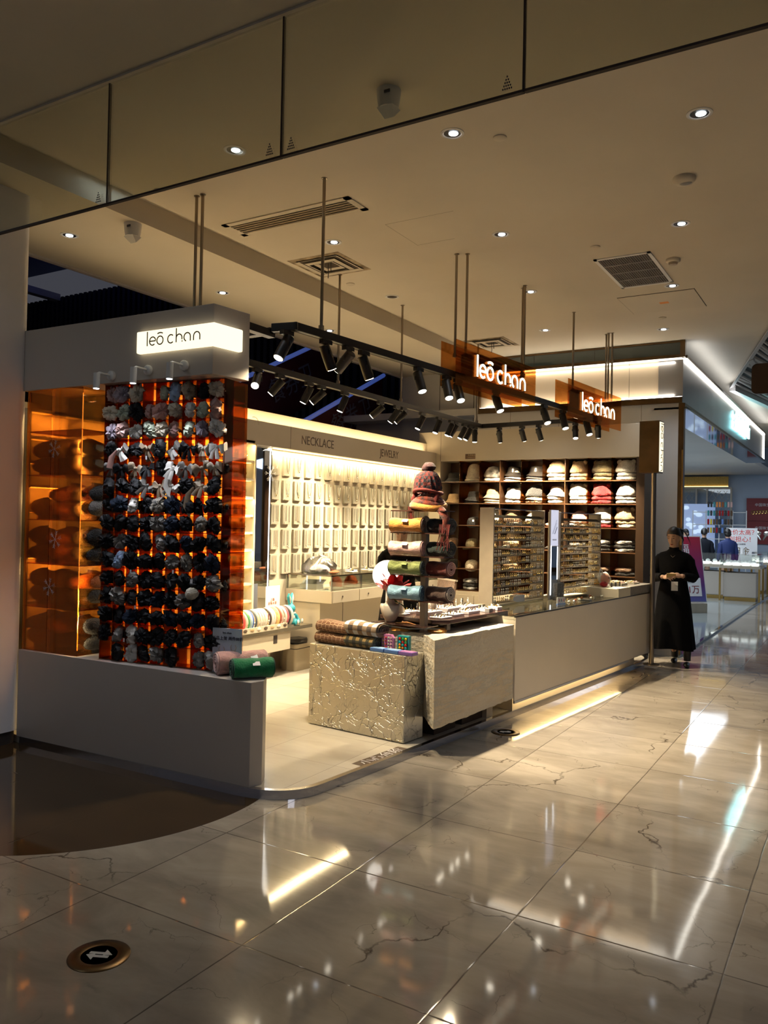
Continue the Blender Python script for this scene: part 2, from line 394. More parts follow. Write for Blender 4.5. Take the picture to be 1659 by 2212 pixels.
# white wall closing the void beside the neighbouring shop
struct(MB().box(-6.28, -4.78, 11.0, 11.2, 0, HL + .1), 'wall_back', 'wall_white')
gl = MB()
for x in (-5.62, -5.05): gl.box(x, x + .006, 10.994, 11.0, 0, HL)
struct(gl, 'trim_4', 'groove')
# escalator seen through the void: sloping red parapets with blue lit rails
mat('red_panel', (.10, .012, .008), .5)
mat('dim_letter', (.20, .20, .25), .6)
def escal(y0, z0, y1, z1, X, w, label):
    t = thing('escalator', label, 'escalator', (X, y0, 0))
    dy, dz = y1 - y0, z1 - z0
    mb = MB().add([(0, 0, z0 - w), (0, dy, z1 - w), (0, dy, z1), (0, 0, z0), (-.1, 0, z0 - w), (-.1, dy, z1 - w), (-.1, dy, z1), (-.1, 0, z0)],
                  [(0, 1, 2, 3), (4, 7, 6, 5), (3, 2, 6, 7), (0, 4, 5, 1), (0, 3, 7, 4), (1, 5, 6, 2)])
    mb.build('parapet', 'red_panel', t)
    MB().tube([(0.03, 0, z0 + .05), (0.03, dy, z1 + .05)], .035, 6).build('handrail', 'blue_line', t)
    L_ = math.hypot(dy, dz)
    Yd = Vector((0, dy, dz)) / L_; Nd = Vector((0, -dz, dy)) / L_
    for k, (s_, o_) in enumerate((('一份快餐', .5), ('西餐', .5), ('餐券卫', .5))):
        O = Vector((.02, 0, z0 - w * .45)) + Yd * L_ * (.2 + .3 * k)
        text(s_, .42, 'dim_letter', frameM(O, Yd, Nd), 'lettering', t)
escal(5.6, 1.9, 11.9, 4.9, -8.2, .95, 'dark red escalator parapet with a blue rail, farther into the void')
escal(7.2, 1.9, 11.9, 4.1, -7.2, .8, 'dark red escalator parapet with a blue rail, nearer to the necklace wall')
# ------------------------------------------------------------------ kiosk platform with steel kerb
cor = []
# along the half wall, round the corner, along the counter
P0 = Z(45, 1606); P1 = Z(500, 1713)
dA = (P1 - P0).normalized(); nA = Vector((dA.y, -dA.x, 0))
if nA.y > 0: nA = -nA
kc = K(0, -2.75)        # where the long kerb straight ends
inner = [P0 + (P0 - P1).normalized() * .0]
bez = []
A0 = P1; A1 = K(0.0, -2.45); CT = None
# corner of both straights
d1 = dA; d2 = -KD
den = d1.x * (-d2.y) + d2.x * d1.y
tt = ((A1.x - A0.x) * (-d2.y) + d2.x * (A1.y - A0.y)) / den
CT = A0 + d1 * tt
arcp = []
for k in range(15):
    s = k / 14; arcp.append(A0 * (1 - s) ** 2 + CT * 2 * s * (1 - s) + A1 * s ** 2)
far = K(0, 3.75)
farc = [K(0, 3.3), K(-.02, 3.5), K(-.1, 3.68), K(-.3, 3.78), K(-.6, 3.8)]
front = [P0] + arcp + farc
plat = [(p.x, p.y) for p in front] + [(-4.0, 10.75), (XL - .1, 10.75), (XL - .1, 3.65)]
struct(MB().prism(plat, 0.0, .05), 'floor', 'kiosk_tile')
ke = MB()
fr = front
vs = []; n_ = len(fr)
for i, p in enumerate(fr):
    a = fr[max(i - 1, 0)]; b = fr[min(i + 1, n_ - 1)]; t_ = (b - a).normalized(); o_ = Vector((t_.y, -t_.x, 0))
    for (u_, z_) in ((.018, 0), (.012, .052), (-.02, .0535), (-.03, .0505)): q = p + o_ * u_; vs.append((q.x, q.y, z_))
fs = []
for i in range(n_ - 1):
    for k in range(3): fs.append((i * 4 + k, i * 4 + 4 + k, i * 4 + 5 + k, i * 4 + k + 1))
ke.add(vs, fs)
struct(ke, 'trim_5', 'steel', smooth=False)
# ------------------------------------------------------------------ half wall
hf = [(-5.15, 3.597), (-3.072, 3.666), (-3.052, 3.755), (-3.115, 3.86), (-3.30, 4.06), (-5.15, 3.99)]
struct(MB().prism(hf, .05, .662), 'wall_half', 'half_wall_laminate', bevel=.002)
struct(MB().box(-5.15, -3.10, 3.60, 3.612, .046, .052, T((0, .07, 0), 0)), 'baseboard_front', 'groove')
# ------------------------------------------------------------------ fascia box with lit sign
t = thing('sign_fascia', 'beige box fascia over the amber displays with a lit lettered corner sign', 'sign', (-3.42, 3.655, 2.50))
fb = [(-1.75, -.058), (0, 0), (.03, .30), (-1.75, .25)]
MB().prism(fb, 0, .43).build('fascia_panel', 'half_wall_laminate', t, bevel=.003)
a = PL(303, 766, (-3.42, 3.655), (-5.17, 3.597)); b = PL(303, 716, (-3.42, 3.655), (-5.17, 3.597))
zb, zt = .165, .305
lx = a.x + 3.42
ly = lx * .058 / 1.75
sg = MB().prism([(lx, ly - .035), (.035, -.033), (.055, .21), (.02, .21), (0, .0), (lx, ly)], zb, zt)
sb = sg.build('sign_box', 'sign_glow', t, bevel=.008)
X_ = Vector((1, .033, 0)).normalized(); Y_ = Vector((0, 0, 1))
h_ = .052
logo(Vector((lx + .10, ly - .0375 + .003, zb + .042)), X_, Y_, h_, .0075, .002).build('lettering', 'ink_brown', sb)
MB().prism([(-1.55, .02), (-.2, .06), (-.2, .26), (-1.55, .24)], .43, .445).build('top_board', 'tan_wood', t)
# small white spotlights on the fascia
for k, (px, py) in enumerate(((243, 812), (322, 800), (400, 790))):
    w_ = PL(px, py, (-3.42, 3.655), (-5.17, 3.597))
    t = thing('wall_spotlight', 'small white adjustable wall spotlight under the sign, %s from the left' % ORD[k], 'spotlight', w_, 0, 'white spotlights on the fascia')
    MB().lathe([(.032, 0), (.032, .018), (.022, .026)], 18, Matrix.Rotation(math.radians(90), 4, 'X')).build('wall_plate', 'white_plastic', t, True)
    MB().tube([(0, -.02, 0), (-.01, -.10, .005), (-.012, -.115, -.005)], .008, 8).build('arm', 'white_plastic', t, True)
    MB().tube([(-.012, -.115, .0), (-.012, -.118, -.10)], .021, 16).build('lamp_head', 'white_plastic', t, True)
    MB().tube([(-.012, -.118, -.1), (-.012, -.118, -.103)], .017, 16).build('lens', 'lamp_lens_white', t)
    lamp('SPOT', 'wall_spotlight_beam', w_ + Vector((-.012, -.118, -.11)), w_ + Vector((-.05, .06, -1.6)), 14, (.85, .9, 1), spot=75)
# ------------------------------------------------------------------ glass smoke screen hanging from the ceiling
GY = 2.94; GB = 3.305
xs = [-6.6, -5.93, -4.73, -3.54, -2.35, -1.157, .04, 1.24, 2.44, 3.6]
for i in range(len(xs) - 1):
    t = thing('glass_screen_panel', 'hanging clear glass smoke screen panel with a dark edge, %s from the left' % ORD[i], 'glass panel', (xs[i], GY, GB), 0, 'hanging glass screen panels')
    w_ = xs[i + 1] - xs[i] - .006
    MB().box(0, w_, 0, .012, 0.006, HC - GB - .002).build('glass_pane', 'smoke_glass', t)
    MB().box(0, w_, -.004, .016, 0, .010).build('edge_strip', 'groove', t)
    MB().box(w_ - .004, w_ + .004, -.002, .014, 0, HC - GB - .004).build('joint_strip', 'mat_joint' if 'mat_joint' in MAT else 'groove', t)
    if i in (2, 3, 4):
        for sgn in ((w_ - .07,) if i == 3 else (w_ - .07, .05)):
            mk = MB()
            for r_ in range(5):
                for c_ in range(r_ + 1): mk.box(sgn - .002 * r_ * 2.2 + c_ * .009, sgn - .002 * r_ * 2.2 + c_ * .009 + .005, -.002, -.0005, .075 - r_ * .012, .082 - r_ * .012)
            mk.build('etched_mark', 'ink', t)
struct(MB().box(-6.5, 4, GY - .02, GY + .03, HC - .012, HC), 'trim_6', 'ceiling_paint')
# ------------------------------------------------------------------ ceiling fittings
def downlight(px, py, label, hc=HC, lens='lamp_lens_white', e=18, lit=True, r=.058, tilt=(0, 0)):
    P = Z(px, py, hc)
    t = thing('downlight', label, 'downlight', P, 0, 'round recessed ceiling downlights')
    MB().lathe([(r + .014, 0), (r + .014, -.003), (r, -.006), (r - .006, -.002), (r - .008, .0)], 28).build('trim_ring', 'white_plastic', t, True)
    MB().lathe([(r - .006, -.002), (r - .016, -.0005), (.001, -.0004)], 28).build('baffle', 'black_metal' if lit else 'groove', t, True)
    if lit:
        MB().lathe([(r * .50, -.003), (r * .47, -.007), (.001, -.008)], 20, T((tilt[0], tilt[1], 0))).build('lens', lens, t, True)
        if e: lamp('SPOT', 'downlight_beam', P + Vector((0, 0, -.03)), P + Vector((0, 0, -2)), e, WHITE, spot=80, blend=.8, radius=.03)
DLL = [(507, 324, 'cool white downlight above the kiosk corner, seen through the left glass pane', 18), (977, 288, 'cool white downlight beside the glass edge, nearest the picture middle', 30),
       (1511, 245, 'cool white downlight at the far right of the nearest row', 26), (1082, 506, 'cool white downlight between the hanging rods of the amber sign', 24),
       (1470, 483, 'cool white downlight below the oval sensor on the right', 20), (720, 523, 'downlight right of the long slatted vent', 10),
       (1145, 630, 'faint downlight behind the paired sign rods', 8), (1451, 617, 'downlight just right of the black grille', 12),
       (1177, 713, 'small downlight above the near amber sign, far down the ceiling', 30), (1432, 711, 'small bluish downlight near the gold trimmed shop', 60)]
for px, py, lb, e in DLL: downlight(px, py, lb, e=e, tilt=(.008, .0))
downlight(847, 641, 'unlit empty downlight hole in the ceiling', lit=False)
for px, py, lb, e in [(150, 508, 'cool white downlight beside the white column', 12), (481, 632, 'downlight right of the twin rods over the fascia', 8), (712, 714, 'downlight just above the near track', 8)]:
    downlight(px, py, lb, hc=HL, e=e)
for k, (px, py, hc) in enumerate(((1080, 297, HC), (1286, 533, HC), (757, 613, HC), (345, 411, HC), (1431, 686, HC))):
    P = Z(px, py, hc)
    lb = ['small round white ceiling cap right of the middle downlight', 'small round white ceiling cap left of the black grille', 'small round white ceiling cap right of the stained square vent', 'small round white ceiling cap crossing the glass edge on the left', 'small round white ceiling cap under the access hatch'][k]
    o = MB().lathe([(.042, 0), (.042, -.006), (.036, -.010), (.001, -.012)], 24, Matrix.Translation(P)).build('sprinkler_cover', 'ceiling_paint', None, True); tag(o, lb, 'sprinkler cover', 'round caps in the ceiling')
# oval speaker / sensor things
P = Z(1478, 384, HC)
t = thing('smoke_detector', 'cream oval ceiling sensor with a dark lens on the right', 'smoke detector', P)
MB().lathe([(.075, 0), (.075, -.018), (.055, -.04), (.001, -.044)], 28).build('body', 'ceiling_paint', t, True)
MB().ell((.01, .0, -.036), (.045, .03, .014), 14, 8).build('lens', 'grey_plastic', t, True)
P = Z(1454, 560, HC)
t = thing('smoke_detector', 'small round cream smoke detector above the grille corner', 'smoke detector', P)
MB().lathe([(.062, 0), (.062, -.02), (.05, -.03)], 24).build('base', 'ceiling_paint', t, True)
MB().lathe([(.04, -.03), (.036, -.05), (.001, -.055)], 20).build('sensor_head', 'taupe', t, True)
for (px, py, hc, lb) in ((840, 196, HC, 'white angular motion detector on the ceiling near the glass'), (287, 484, HL, 'white angular motion detector left of the fascia rods')):
    P = Z(px, py, hc)
    t = thing('motion_detector', lb, 'motion detector', P)
    MB().lathe([(.068, 0), (.062, -.06), (.055, -.10)], 20).build('body', 'white_plastic', t, True)
    MB().add([(-.05, -.045, -.10), (.05, -.045, -.10), (.05, .045, -.10), (-.05, .045, -.10), (-.03, 0.01, -.145), (.03, 0.01, -.145)], [(0, 1, 5, 4), (1, 2, 5), (2, 3, 4, 5), (3, 0, 4)]).build('lens_window', 'white_plastic', t)
    MB().box(.01, .045, -.068, -.062, -.045, -.03).build('mark', 'ink', t)
def corner_pts(pts, hc=HC): return [Z(x, y, hc) for x, y in pts]
# long linear diffuser
A = Z(480, 487, HC); B = Z(790, 450, HC)
x0, x1, y0, y1 = -4.47, -3.25, 4.84, 5.12
t = thing('linear_air_vent', 'long slatted white air diffuser in the ceiling', 'air vent', ((x0 + x1) / 2, (y0 + y1) / 2, HC))
w2, h2 = (x1 - x0) / 2, (y1 - y0) / 2
MB().box(-w2, w2, -h2, -h2 + .05, -.008, 0).box(-w2, w2, h2 - .05, h2, -.008, 0).box(-w2, -w2 + .05, -h2, h2, -.008, 0).box(w2 - .05, w2, -h2, h2, -.008, 0).build('frame', 'ceiling_paint', t)
MB().box(-w2 + .04, w2 - .04, -h2 + .04, h2 - .04, -.002, -.001).build('backing', 'taupe', t)
for i in range(5): MB().box(-w2 + .05, w2 - .05, -.012, .012, -.006, -.002, T((0, -h2 + .07 + i * .037, -.002), 0, .5)).build('slat', 'ceiling_paint', t)
# stained square diffusers
mat('soot', (.035, .025, .015), .9)
mat('soot_ring', (.42, .34, .23), .8, col2=(.10, .07, .04), vscale=9)
for (px, py, s_, lb) in ((712, 573, .23, 'square ceiling diffuser with black stains, above the near track'), (1062, 741, .23, 'square ceiling diffuser with loose wires, behind the amber sign')):
    P = Z(px, py, HC)
    t = thing('square_air_vent', lb, 'air vent', P, 0, None)
    MB().box(-s_ - .05, s_ + .05, -s_ - .05, s_ + .05, -.001, 0).build('stain', 'soot_ring', t)
    for i, k in enumerate((1, .72, .45)):
        a_ = s_ * k; w_ = .03
        mb = MB()
        for q in range(4):
            R4 = Matrix.Rotation(q * math.pi / 2, 4, 'Z')
            mb.add([(-a_, -a_, -.012), (a_, -a_, -.012), (a_ - w_, -a_ + w_, -.002 - .02 * (i % 2)), (-a_ + w_, -a_ + w_, -.002 - .02 * (i % 2))], [(0, 1, 2, 3)], R4)
        mb.build('louvre', 'ceiling_paint', t)
    MB().box(-s_ * .95, s_ * .95, -s_ * .95, s_ * .95, -.0018, -.0012).build('backing', 'soot', t)
    MB().tube([(.02, -.05, 0), (.03, -.06, -.10), (.025, -.055, -.14)], .004, 5).tube([(.05, -.05, 0), (.055, -.055, -.09)], .004, 5).build('wire', 'groove', t)
# black return grille
t = thing('return_air_grille', 'black rectangular return air grille with a white frame', 'air vent', (-1.85, 7.52, HC))
hw, hh = .245, .485
MB().box(-hw, hw, -hh, -hh + .03, -.01, 0).box(-hw, hw, hh - .03, hh, -.01, 0).box(-hw, -hw + .03, -hh, hh, -.01, 0).box(hw - .03, hw, -hh, hh, -.01, 0).build('frame', 'white_plastic', t)
MB().box(-hw + .02, hw - .02, -hh + .02, hh - .02, -.002, -.001).build('backing', 'groove', t)
for i in range(21): MB().box(-.002, .002, -hh + .03, hh - .03, -.006, -.002, T((-hw + .04 + i * .02, 0, 0))).build('bar', 'grey_plastic', t)
for i in range(3): MB().box(-hw + .03, hw - .03, -.005, .005, -.008, -.002, T((0, -hh + .24 + i * .24, 0))).build('cross_bar', 'grey_plastic', t)
# access hatches
pts = corner_pts(((1325, 643), (1505, 620), (1530, 660), (1370, 682)))
t = thing('access_hatch', 'flat ceiling access hatch with a small orange label', 'hatch', (sum(p.x for p in pts) / 4, sum(p.y for p in pts) / 4, HC))
MB().box(-.38, .38, -.36, .36, -.003, 0).build('frame', 'groove', t)
MB().box(-.375, .375, -.355, .355, -.006, 0).build('panel', 'ceiling_paint', t)
mat('orange_label', (.8, .3, .05), .6)
MB().box(-.03, .06, -.02, .05, -.007, -.006).build('label', 'orange_label', t)
pts = corner_pts(((833, 487), (965, 462), (1062, 500), (895, 527)))
t = thing('access_hatch', 'faint flush access panel outline near the long vent', 'hatch', (sum(p.x for p in pts) / 4, sum(p.y for p in pts) / 4, HC))
mat('hair_line', (.30, .26, .20), .8)
MB().box(-.30, .30, -.27, -.268, -.001, 0).box(-.30, -.298, -.27, .27, -.001, 0).box(-.30, .05, .268, .27, -.001, 0).build('panel_gap', 'hair_line', t)
# =================================================================== NECKLACE WALL
wl = MB().box(XL - .10, XL, 3.66, YH + .35, .05, 2.46)
wn_ = struct(wl, 'wall_left', 'cream_laminate')
t = thing('header_panel', 'long cream header panel with cut dark words above the necklace wall', 'sign', (XL, 3.9, 2.37))
MB().box(-.12, .13, 0, 6.33, 0, .24).build('panel', 'cream_laminate', t, bevel=.002)
MB().box(.1298, .1306, 2.92, 2.925, 0, .24).box(.1298, .1306, .6, .603, 0, .24).build('panel_gap', 'groove', t)
Mx = lambda y, z: frameM(Vector((.1315, y, z)), Vector((0, 1, 0)), Vector((0, 0, 1)))
yN = onX(687, 961, XL + .13).y - 3.9; yJ = onX(841, 984, XL + .13).y - 3.9
text('NECKLACE', .135, 'ink_brown', Mx(yN, .115), 'lettering', t, .001, sx=.92)
text('JEWELRY', .135, 'ink_brown', Mx(yJ, .115), 'lettering', t, .001, sx=.86)
lg = MB().tube([(.133, 2.32 + .07 * math.cos(a), .20 + .07 * math.sin(a)) for a in [i * math.pi / 14 for i in range(10)]], .003, 5); lg.build('leaf_mark', 'cream_laminate', t)
o = struct(MB().box(XL - .14, XL - .02, 3.9, 10.2, 2.61, 2.745), 'trim_7', 'cream_laminate')
tag(MB().box(XL + .0, XL + .03, 4.0, 10.1, 2.612, 2.618).build('light_strip', 'strip_soft'), 'warm light strip along the top of the header panel', 'light strip')
lamp('AREA', 'cove_light', (XL + .05, 7.1, 2.63), (XL - .04, 7.1, 3.2), 16, (1, .72, .36), .05, 6.0, along=(0, 1, 0))
ls = MB().box(XL + .05, XL + .075, 6.62, 10.1, 2.358, 2.368).build('light_strip', 'strip_warm'); tag(ls, 'bright warm light strip under the header, over the necklace boards', 'light strip')
lamp('AREA', 'strip_light', (XL + .075, 8.3, 2.35), (XL + .02, 8.3, 1.6), 38, (1, .76, .42), .04, 3.4, along=(0, 1, 0))
# necklace boards: 5 rows x 17
ROWZ = [(2.09, 2.30), (1.83, 2.045), (1.57, 1.775), (1.305, 1.515), (1.04, 1.265)]
def chain(pts, r, mt, name='chain', parent=None): return MB().tube(pts, r, 5).build(name, mt, parent)
def ucurve(w, d, top, n=16, k=2.6): return [(.006, -w + 2 * w * i / n, top - d * (1 - abs(-1 + 2 * i / n) ** k)) for i in range(n + 1)]
bmesh0 = MB().box(0, .024, -.062, .062, 0, .21).mesh('board', 'board_grey')
lip0 = MB().box(.024, .034, -.05, .05, 0, .006).mesh('board_lip', 'taupe')
neck_meshes = []
for (w, d, r, mt) in ((.034, .12, .0026, 'pearl'), (.03, .14, .0032, 'silver_jewel'), (.04, .15, .0022, 'brass_jewel'), (.028, .16, .0026, 'brass_jewel'), (.036, .10, .0036, 'pearl')):
    mb = MB().tube(ucurve(w, d, .20), r, 5); mb.ell((.008, 0, .20 - d - .006), (.004, .006, .009), 8, 5); neck_meshes.append(mb.mesh('necklace', mt, True))
chain_meshes = []
for i, mt in enumerate(('silver_jewel', 'brass_jewel', 'silver_jewel', 'pearl')):
    l = .15 + .008 * i; mb = MB().tube([(.004, -.004, .20), (.005, -.003, .20 - l), (.005, .003, .20 - l), (.004, .004, .20)], .0013, 4)
    mb.ell((.006, 0, .195 - l), (.004, .005, .009), 7, 5); chain_meshes.append(mb.mesh('necklace', mt, True))
rown = ['top row', 'second row', 'middle row', 'fourth row', 'bottom row']
for r, (z0, z1) in enumerate(ROWZ):
    for c in range(18):
        y = 6.72 + c * .1965
        t = thing('necklace_board', 'grey necklace display board on the cream wall, %s, %s from the left' % (rown[r], ORD[c]), 'display board', (XL, y, z0), 0, 'necklace boards on the wall')
        link('board', bmesh0, t); link('ledge', lip0, t)
        if r < 2:
            for q in range(1 if r == 0 else 2):
                nm = neck_meshes[(c * 3 + r * 2 + q * 2 + c // 3) % 5]
                o = link('necklace', nm, None, 0, (XL + .026 + .003 * q, y, z0)); o.scale = (1, 1 - .35 * q, 1 - .1 * q)
                tag(o, '%s necklace hanging in a curve on the %s board of the %s' % (['single', 'outer', 'inner'][0 if r == 0 else 1 + q], ORD[c], rown[r]), 'necklace', 'curved necklaces on the wall boards')
        else:
            for q in range(4):
                if (c * 7 + q + r) % 11 == 0: continue
                o = link('necklace', chain_meshes[(c + q + r) % 4], None, 0, (XL + .026, y - .042 + q * .028, z0))
                tag(o, 'thin straight necklace chain, %s on the %s board of the %s' % (ORD[q], ORD[c], rown[r]), 'necklace', 'thin necklaces on the wall boards')
# mirror with light strips on the wall
t = thing('wall_mirror', 'tall narrow wall mirror with white light strips at both edges', 'mirror', (XL, 6.335, .68))
MB().box(0, .03, 0, .30, 0, 1.72).build('glass', 'mirror', t)
MB().box(.03, .032, .015, .028, .03, 1.68).box(.03, .032, .27, .283, .03, 1.68).build('light_strip', 'strip_cool', t)
lamp('AREA', 'mirror_strip', (XL + .06, 6.48, 1.5), (XL + 1, 6.6, 1.4), 4, (1, .95, .85), .25, 1.5, along=(0, 0, 1))
t = thing('snowflake_decal', 'white paper snowflake stuck at the mirror edge', 'decoration', (XL + .034, 6.62, 2.10))
mb = MB()
for k in range(6):
    a = k * math.pi / 3; mb.tube([(0, 0, 0), (0, .09 * math.cos(a), .09 * math.sin(a))], .004, 4)
    for s_ in (-.5, .5):
        b = Vector((0, .05 * math.cos(a), .05 * math.sin(a))); mb.tube([b, b + Vector((0, .035 * math.cos(a + s_), .035 * math.sin(a + s_)))], .003, 4)
mb.build('flake', 'paper_white', t)
# lit earring shelves left of the mirror (and on towards the column)
t = thing('earring_shelf_unit', 'yellow lit wall shelves with small earring cards beside the mirror', 'shelf', (XL, 3.70, .60))
MB().box(0, .02, 0, 2.56, 0, 1.80).build('back_panel', 'cream_laminate', t)
MB().box(0, .14, 2.54, 2.56, 0, 1.80).build('side_panel', 'cream_laminate', t)
MB().box(0, .14, 0, .02, 0, 1.80).build('side_panel', 'cream_laminate', t)
SZ = [.0, .19, .36, .53, .70, .87, 1.04, 1.22, 1.40, 1.58, 1.78]
for k, z in enumerate(SZ):
    s_ = MB().box(.02, .13, .02, 2.54, z, z + .022).build('shelf', 'cream_laminate', t)
    if k: MB().box(.03, .10, .03, 2.53, z - .004, z).build('light_strip', 'strip_yellow', s_)
for z_ in (1.28, 1.80, 2.34): lamp('AREA', 'shelf_light', (XL + .14, 4.98, z_ + .02), (XL + .02, 4.98, z_ - .35), 22, (1, .66, .26), .05, 2.5, along=(0, 1, 0))
k = 0
for r in range(10):
    for c in range(9):
        y = 6.17 - c * .125
        e_ = thing('earring_card', 'clear stand with a pair of earrings, %s shelf from the bottom, %s from the mirror' % (ORD[r], ORD[c]), 'earrings', (XL + .07, y, .60 + SZ[r] + .023), 0, 'earring cards on the lit shelves')
        MB().box(-.002, .002, -.03, .03, 0, .10).build('card', 'clear_glass', e_)
        mb = MB()
        for s_ in (-.014, .014):
            if (r + c) % 3 == 0: mb.tube([(.006, s_ + .009 * math.cos(a), .06 + .012 * math.sin(a)) for a in [i * math.pi / 5 for i in range(10)]], .0022, 4, closed=True)
            else: mb.ell((.006, s_, .075), .005, 7, 5); mb.ell((.006, s_, .052), (.003, .005, .014), 7, 5)
        mb.build('earring', 'silver_jewel' if (r + c) % 2 else 'brass_jewel', e_)
# wall poster strip left
# =================================================================== HAT WALL
HX0, HX1 = -5.18, -2.45
t = thing('hat_shelf_unit', 'dark brown wooden compartment shelf wall full of hats, with a cream header', 'shelf', (HX0, YH, .05))
Wd = HX1 - HX0
MB().box(-.35, Wd + .12, 0, .36, 2.44, 2.86).build('header_panel', 'cream_laminate', t, bevel=.003)
MB().box(-.352 + .35, -.348 + .35, -.001, 0, 2.44, 2.86).build('panel_gap', 'groove', t)
MB().box(0, Wd, .34, .36, .62, 2.44).build('back_panel', 'hat_shelf_wood', t)
MB().box(-.20, 0, .0, .36, 0, 2.44).build('side_panel', 'cream_laminate', t)
MB().box(Wd, Wd + .10, 0, .36, 0, 2.44).build('side_panel', 'dark_side', t)
HZ = [.63, .93, 1.23, 1.535, 1.84, 2.14]
for z in HZ: MB().box(0, Wd, .0, .34, z, z + .012).build('shelf', 'hat_shelf_wood', t)
for c in range(1, 9): MB().box(c * .303 - .004, c * .303 + .004, .0, .34, .642, 2.44).build('divider', 'amber_glass' if c % 3 else 'hat_shelf_wood', t)
MB().box(0, Wd, -.015, .34, 0, .63).build('base_cabinet', 'cream_laminate', t)
for c in range(5):
    d_ = MB().box(.03 + c * .54, .56 + c * .54, -.03, -.015, .04, .58).build('door', 'cream_laminate', t)
    MB().ell((.10 + c * .54, -.042, .36), .018, 10, 6).build('knob', 'black_metal', d_)
P = onY(1016, 986, YH)
t = thing('small_sign', 'small dark brown sign on the cream header over the hats', 'sign', (P.x, YH - .004, P.z))
MB().box(-.075, .075, 0, .004, -.035, .035).build('plate', 'hat_shelf_wood', t)
text('冬季新品', .028, 'tan_wood', frameM(Vector((.02, -.001, .015)), Vector((1, 0, 0)), Vector((0, 0, 1))), 'lettering', t)
text('KOREAN STYLE', .016, 'tan_wood', frameM(Vector((.02, -.001, -.014)), Vector((1, 0, 0)), Vector((0, 0, 1))), 'lettering', t)
MB().tube([(-.06, -.001, .0), (-.045, -.001, .008), (-.03, -.001, -.008)], .002, 4).build('mark', 'brass_jewel', t)
# hat meshes
for n_m, c_, kw in (('hat_cream', (.72, .64, .50), {}), ('hat_white', (.80, .77, .70), {}), ('hat_black', (.015, .015, .016), {}), ('hat_tan', (.50, .33, .17), {}), ('hat_brown', (.16, .09, .05), {}),
                    ('hat_red', (.45, .015, .02), {}), ('hat_olive', (.14, .11, .05), {}), ('hat_yellow', (.62, .40, .10), {}), ('hat_rust', (.42, .13, .04), {}), ('hat_grey', (.20, .18, .16), {}), ('hat_beige', (.58, .42, .25), {}), ('hat_pink', (.6, .33, .26), {})):
    mat(n_m, c_, .9, bump=1.0, bscale=85, sheen=.2, bdist=.014, var=.12, vscale=25, **kw)
mat('hat_leather', (.02, .017, .015), .28)
mat('hat_leopard', (.52, .36, .14), .9, col2=(.05, .03, .02), vscale=55)
mat('hat_spots', (.78, .74, .66), .9, col2=(.03, .025, .02), vscale=9)
mat('hat_stripe', (.62, .62, .60), .9, col2=(.02, .02, .02), vscale=18)
mat('hat_beret_grey', (.36, .33, .27), .9, bump=.4, bscale=60)
def fuzz(a, r, z, amp, sd): return noise.noise(Vector((math.cos(a) * r * 22 + sd, math.sin(a) * r * 22, z * 22))) * amp
def m_bucket(mt, sd=0, fl=.0, h=.13):
    prof = [(.148 + fl, 0), (.143 + fl, .004), (.115, .035), (.104, .05), (.100, .052), (.094, .09), (.086, h - .012), (.074, h), (.001, h + .006)]
    return MB().lathe(prof, 32, None, lambda a, r, z: (r * (1 + .03 * math.sin(3 * a + sd)), z + (.008 * math.sin(2 * a + sd) if z < .03 else 0))).mesh('hat_body', mt, True)
def m_band(mt): return MB().lathe([(.1045, .050), (.1045, .066), (.101, .067), (.101, .049)], 32).mesh('band', mt, True)
def m_knit(mt): return MB().lathe([(.118, 0), (.122, .006), (.118, .012), (.121, .018), (.116, .024), (.108, .05), (.100, .10), (.088, .15), (.066, .185), (.035, .202), (.001, .205)], 28, None, lambda a, r, z: (r + fuzz(a, r, z, .006, 1), z)).mesh('hat_body', mt, True)
def m_fluffy(mt, sd): return MB().lathe([(.12, 0), (.135, .012), (.138, .035), (.128, .06), (.118, .085), (.104, .115), (.078, .145), (.04, .162), (.001, .167)], 30, None, lambda a, r, z: (r * (1 + .05 * math.sin(2 * a + sd)) + fuzz(a, r, z, .02, sd), z + fuzz(a, r, z + 3, .008, sd) * min(1, z * 30))).mesh('hat_body', mt, True)
def m_fold(mt, sd): return MB().lathe([(.12, 0), (.14, .012), (.142, .03), (.125, .048), (.05, .056), (.001, .056)], 30, None, lambda a, r, z: (r * (1 + .06 * math.sin(3 * a + sd)) + fuzz(a, r, z, .018, sd), z + fuzz(a, r, z + 3, .010, sd) * min(1, z * 40))).mesh('hat_body', mt, True)
def m_ears(mt): return [MB().ell((s_ * .085, -.02, .135), (.034, .022, .034), 12, 8).mesh('ear', mt, True) for s_ in (-1, 1)]
def m_cap(mt):
    return MB().lathe([(.098, 0), (.10, .03), (.095, .06), (.08, .09), (.05, .112), (.001, .12)], 28).mesh('crown', mt, True), \
           MB().add([(.085 * math.cos(a) * 1.0, -.085 - .0 * 1 + .06 * 0, .01) for a in (0,)], []).prism([(.09 * math.cos(a), -.05 - .115 * math.sin(a)) for a in [i * math.pi / 12 for i in range(13)]], .004, .012, Matrix.Rotation(.25, 4, 'X')).mesh('visor', mt, True)
HM = {}
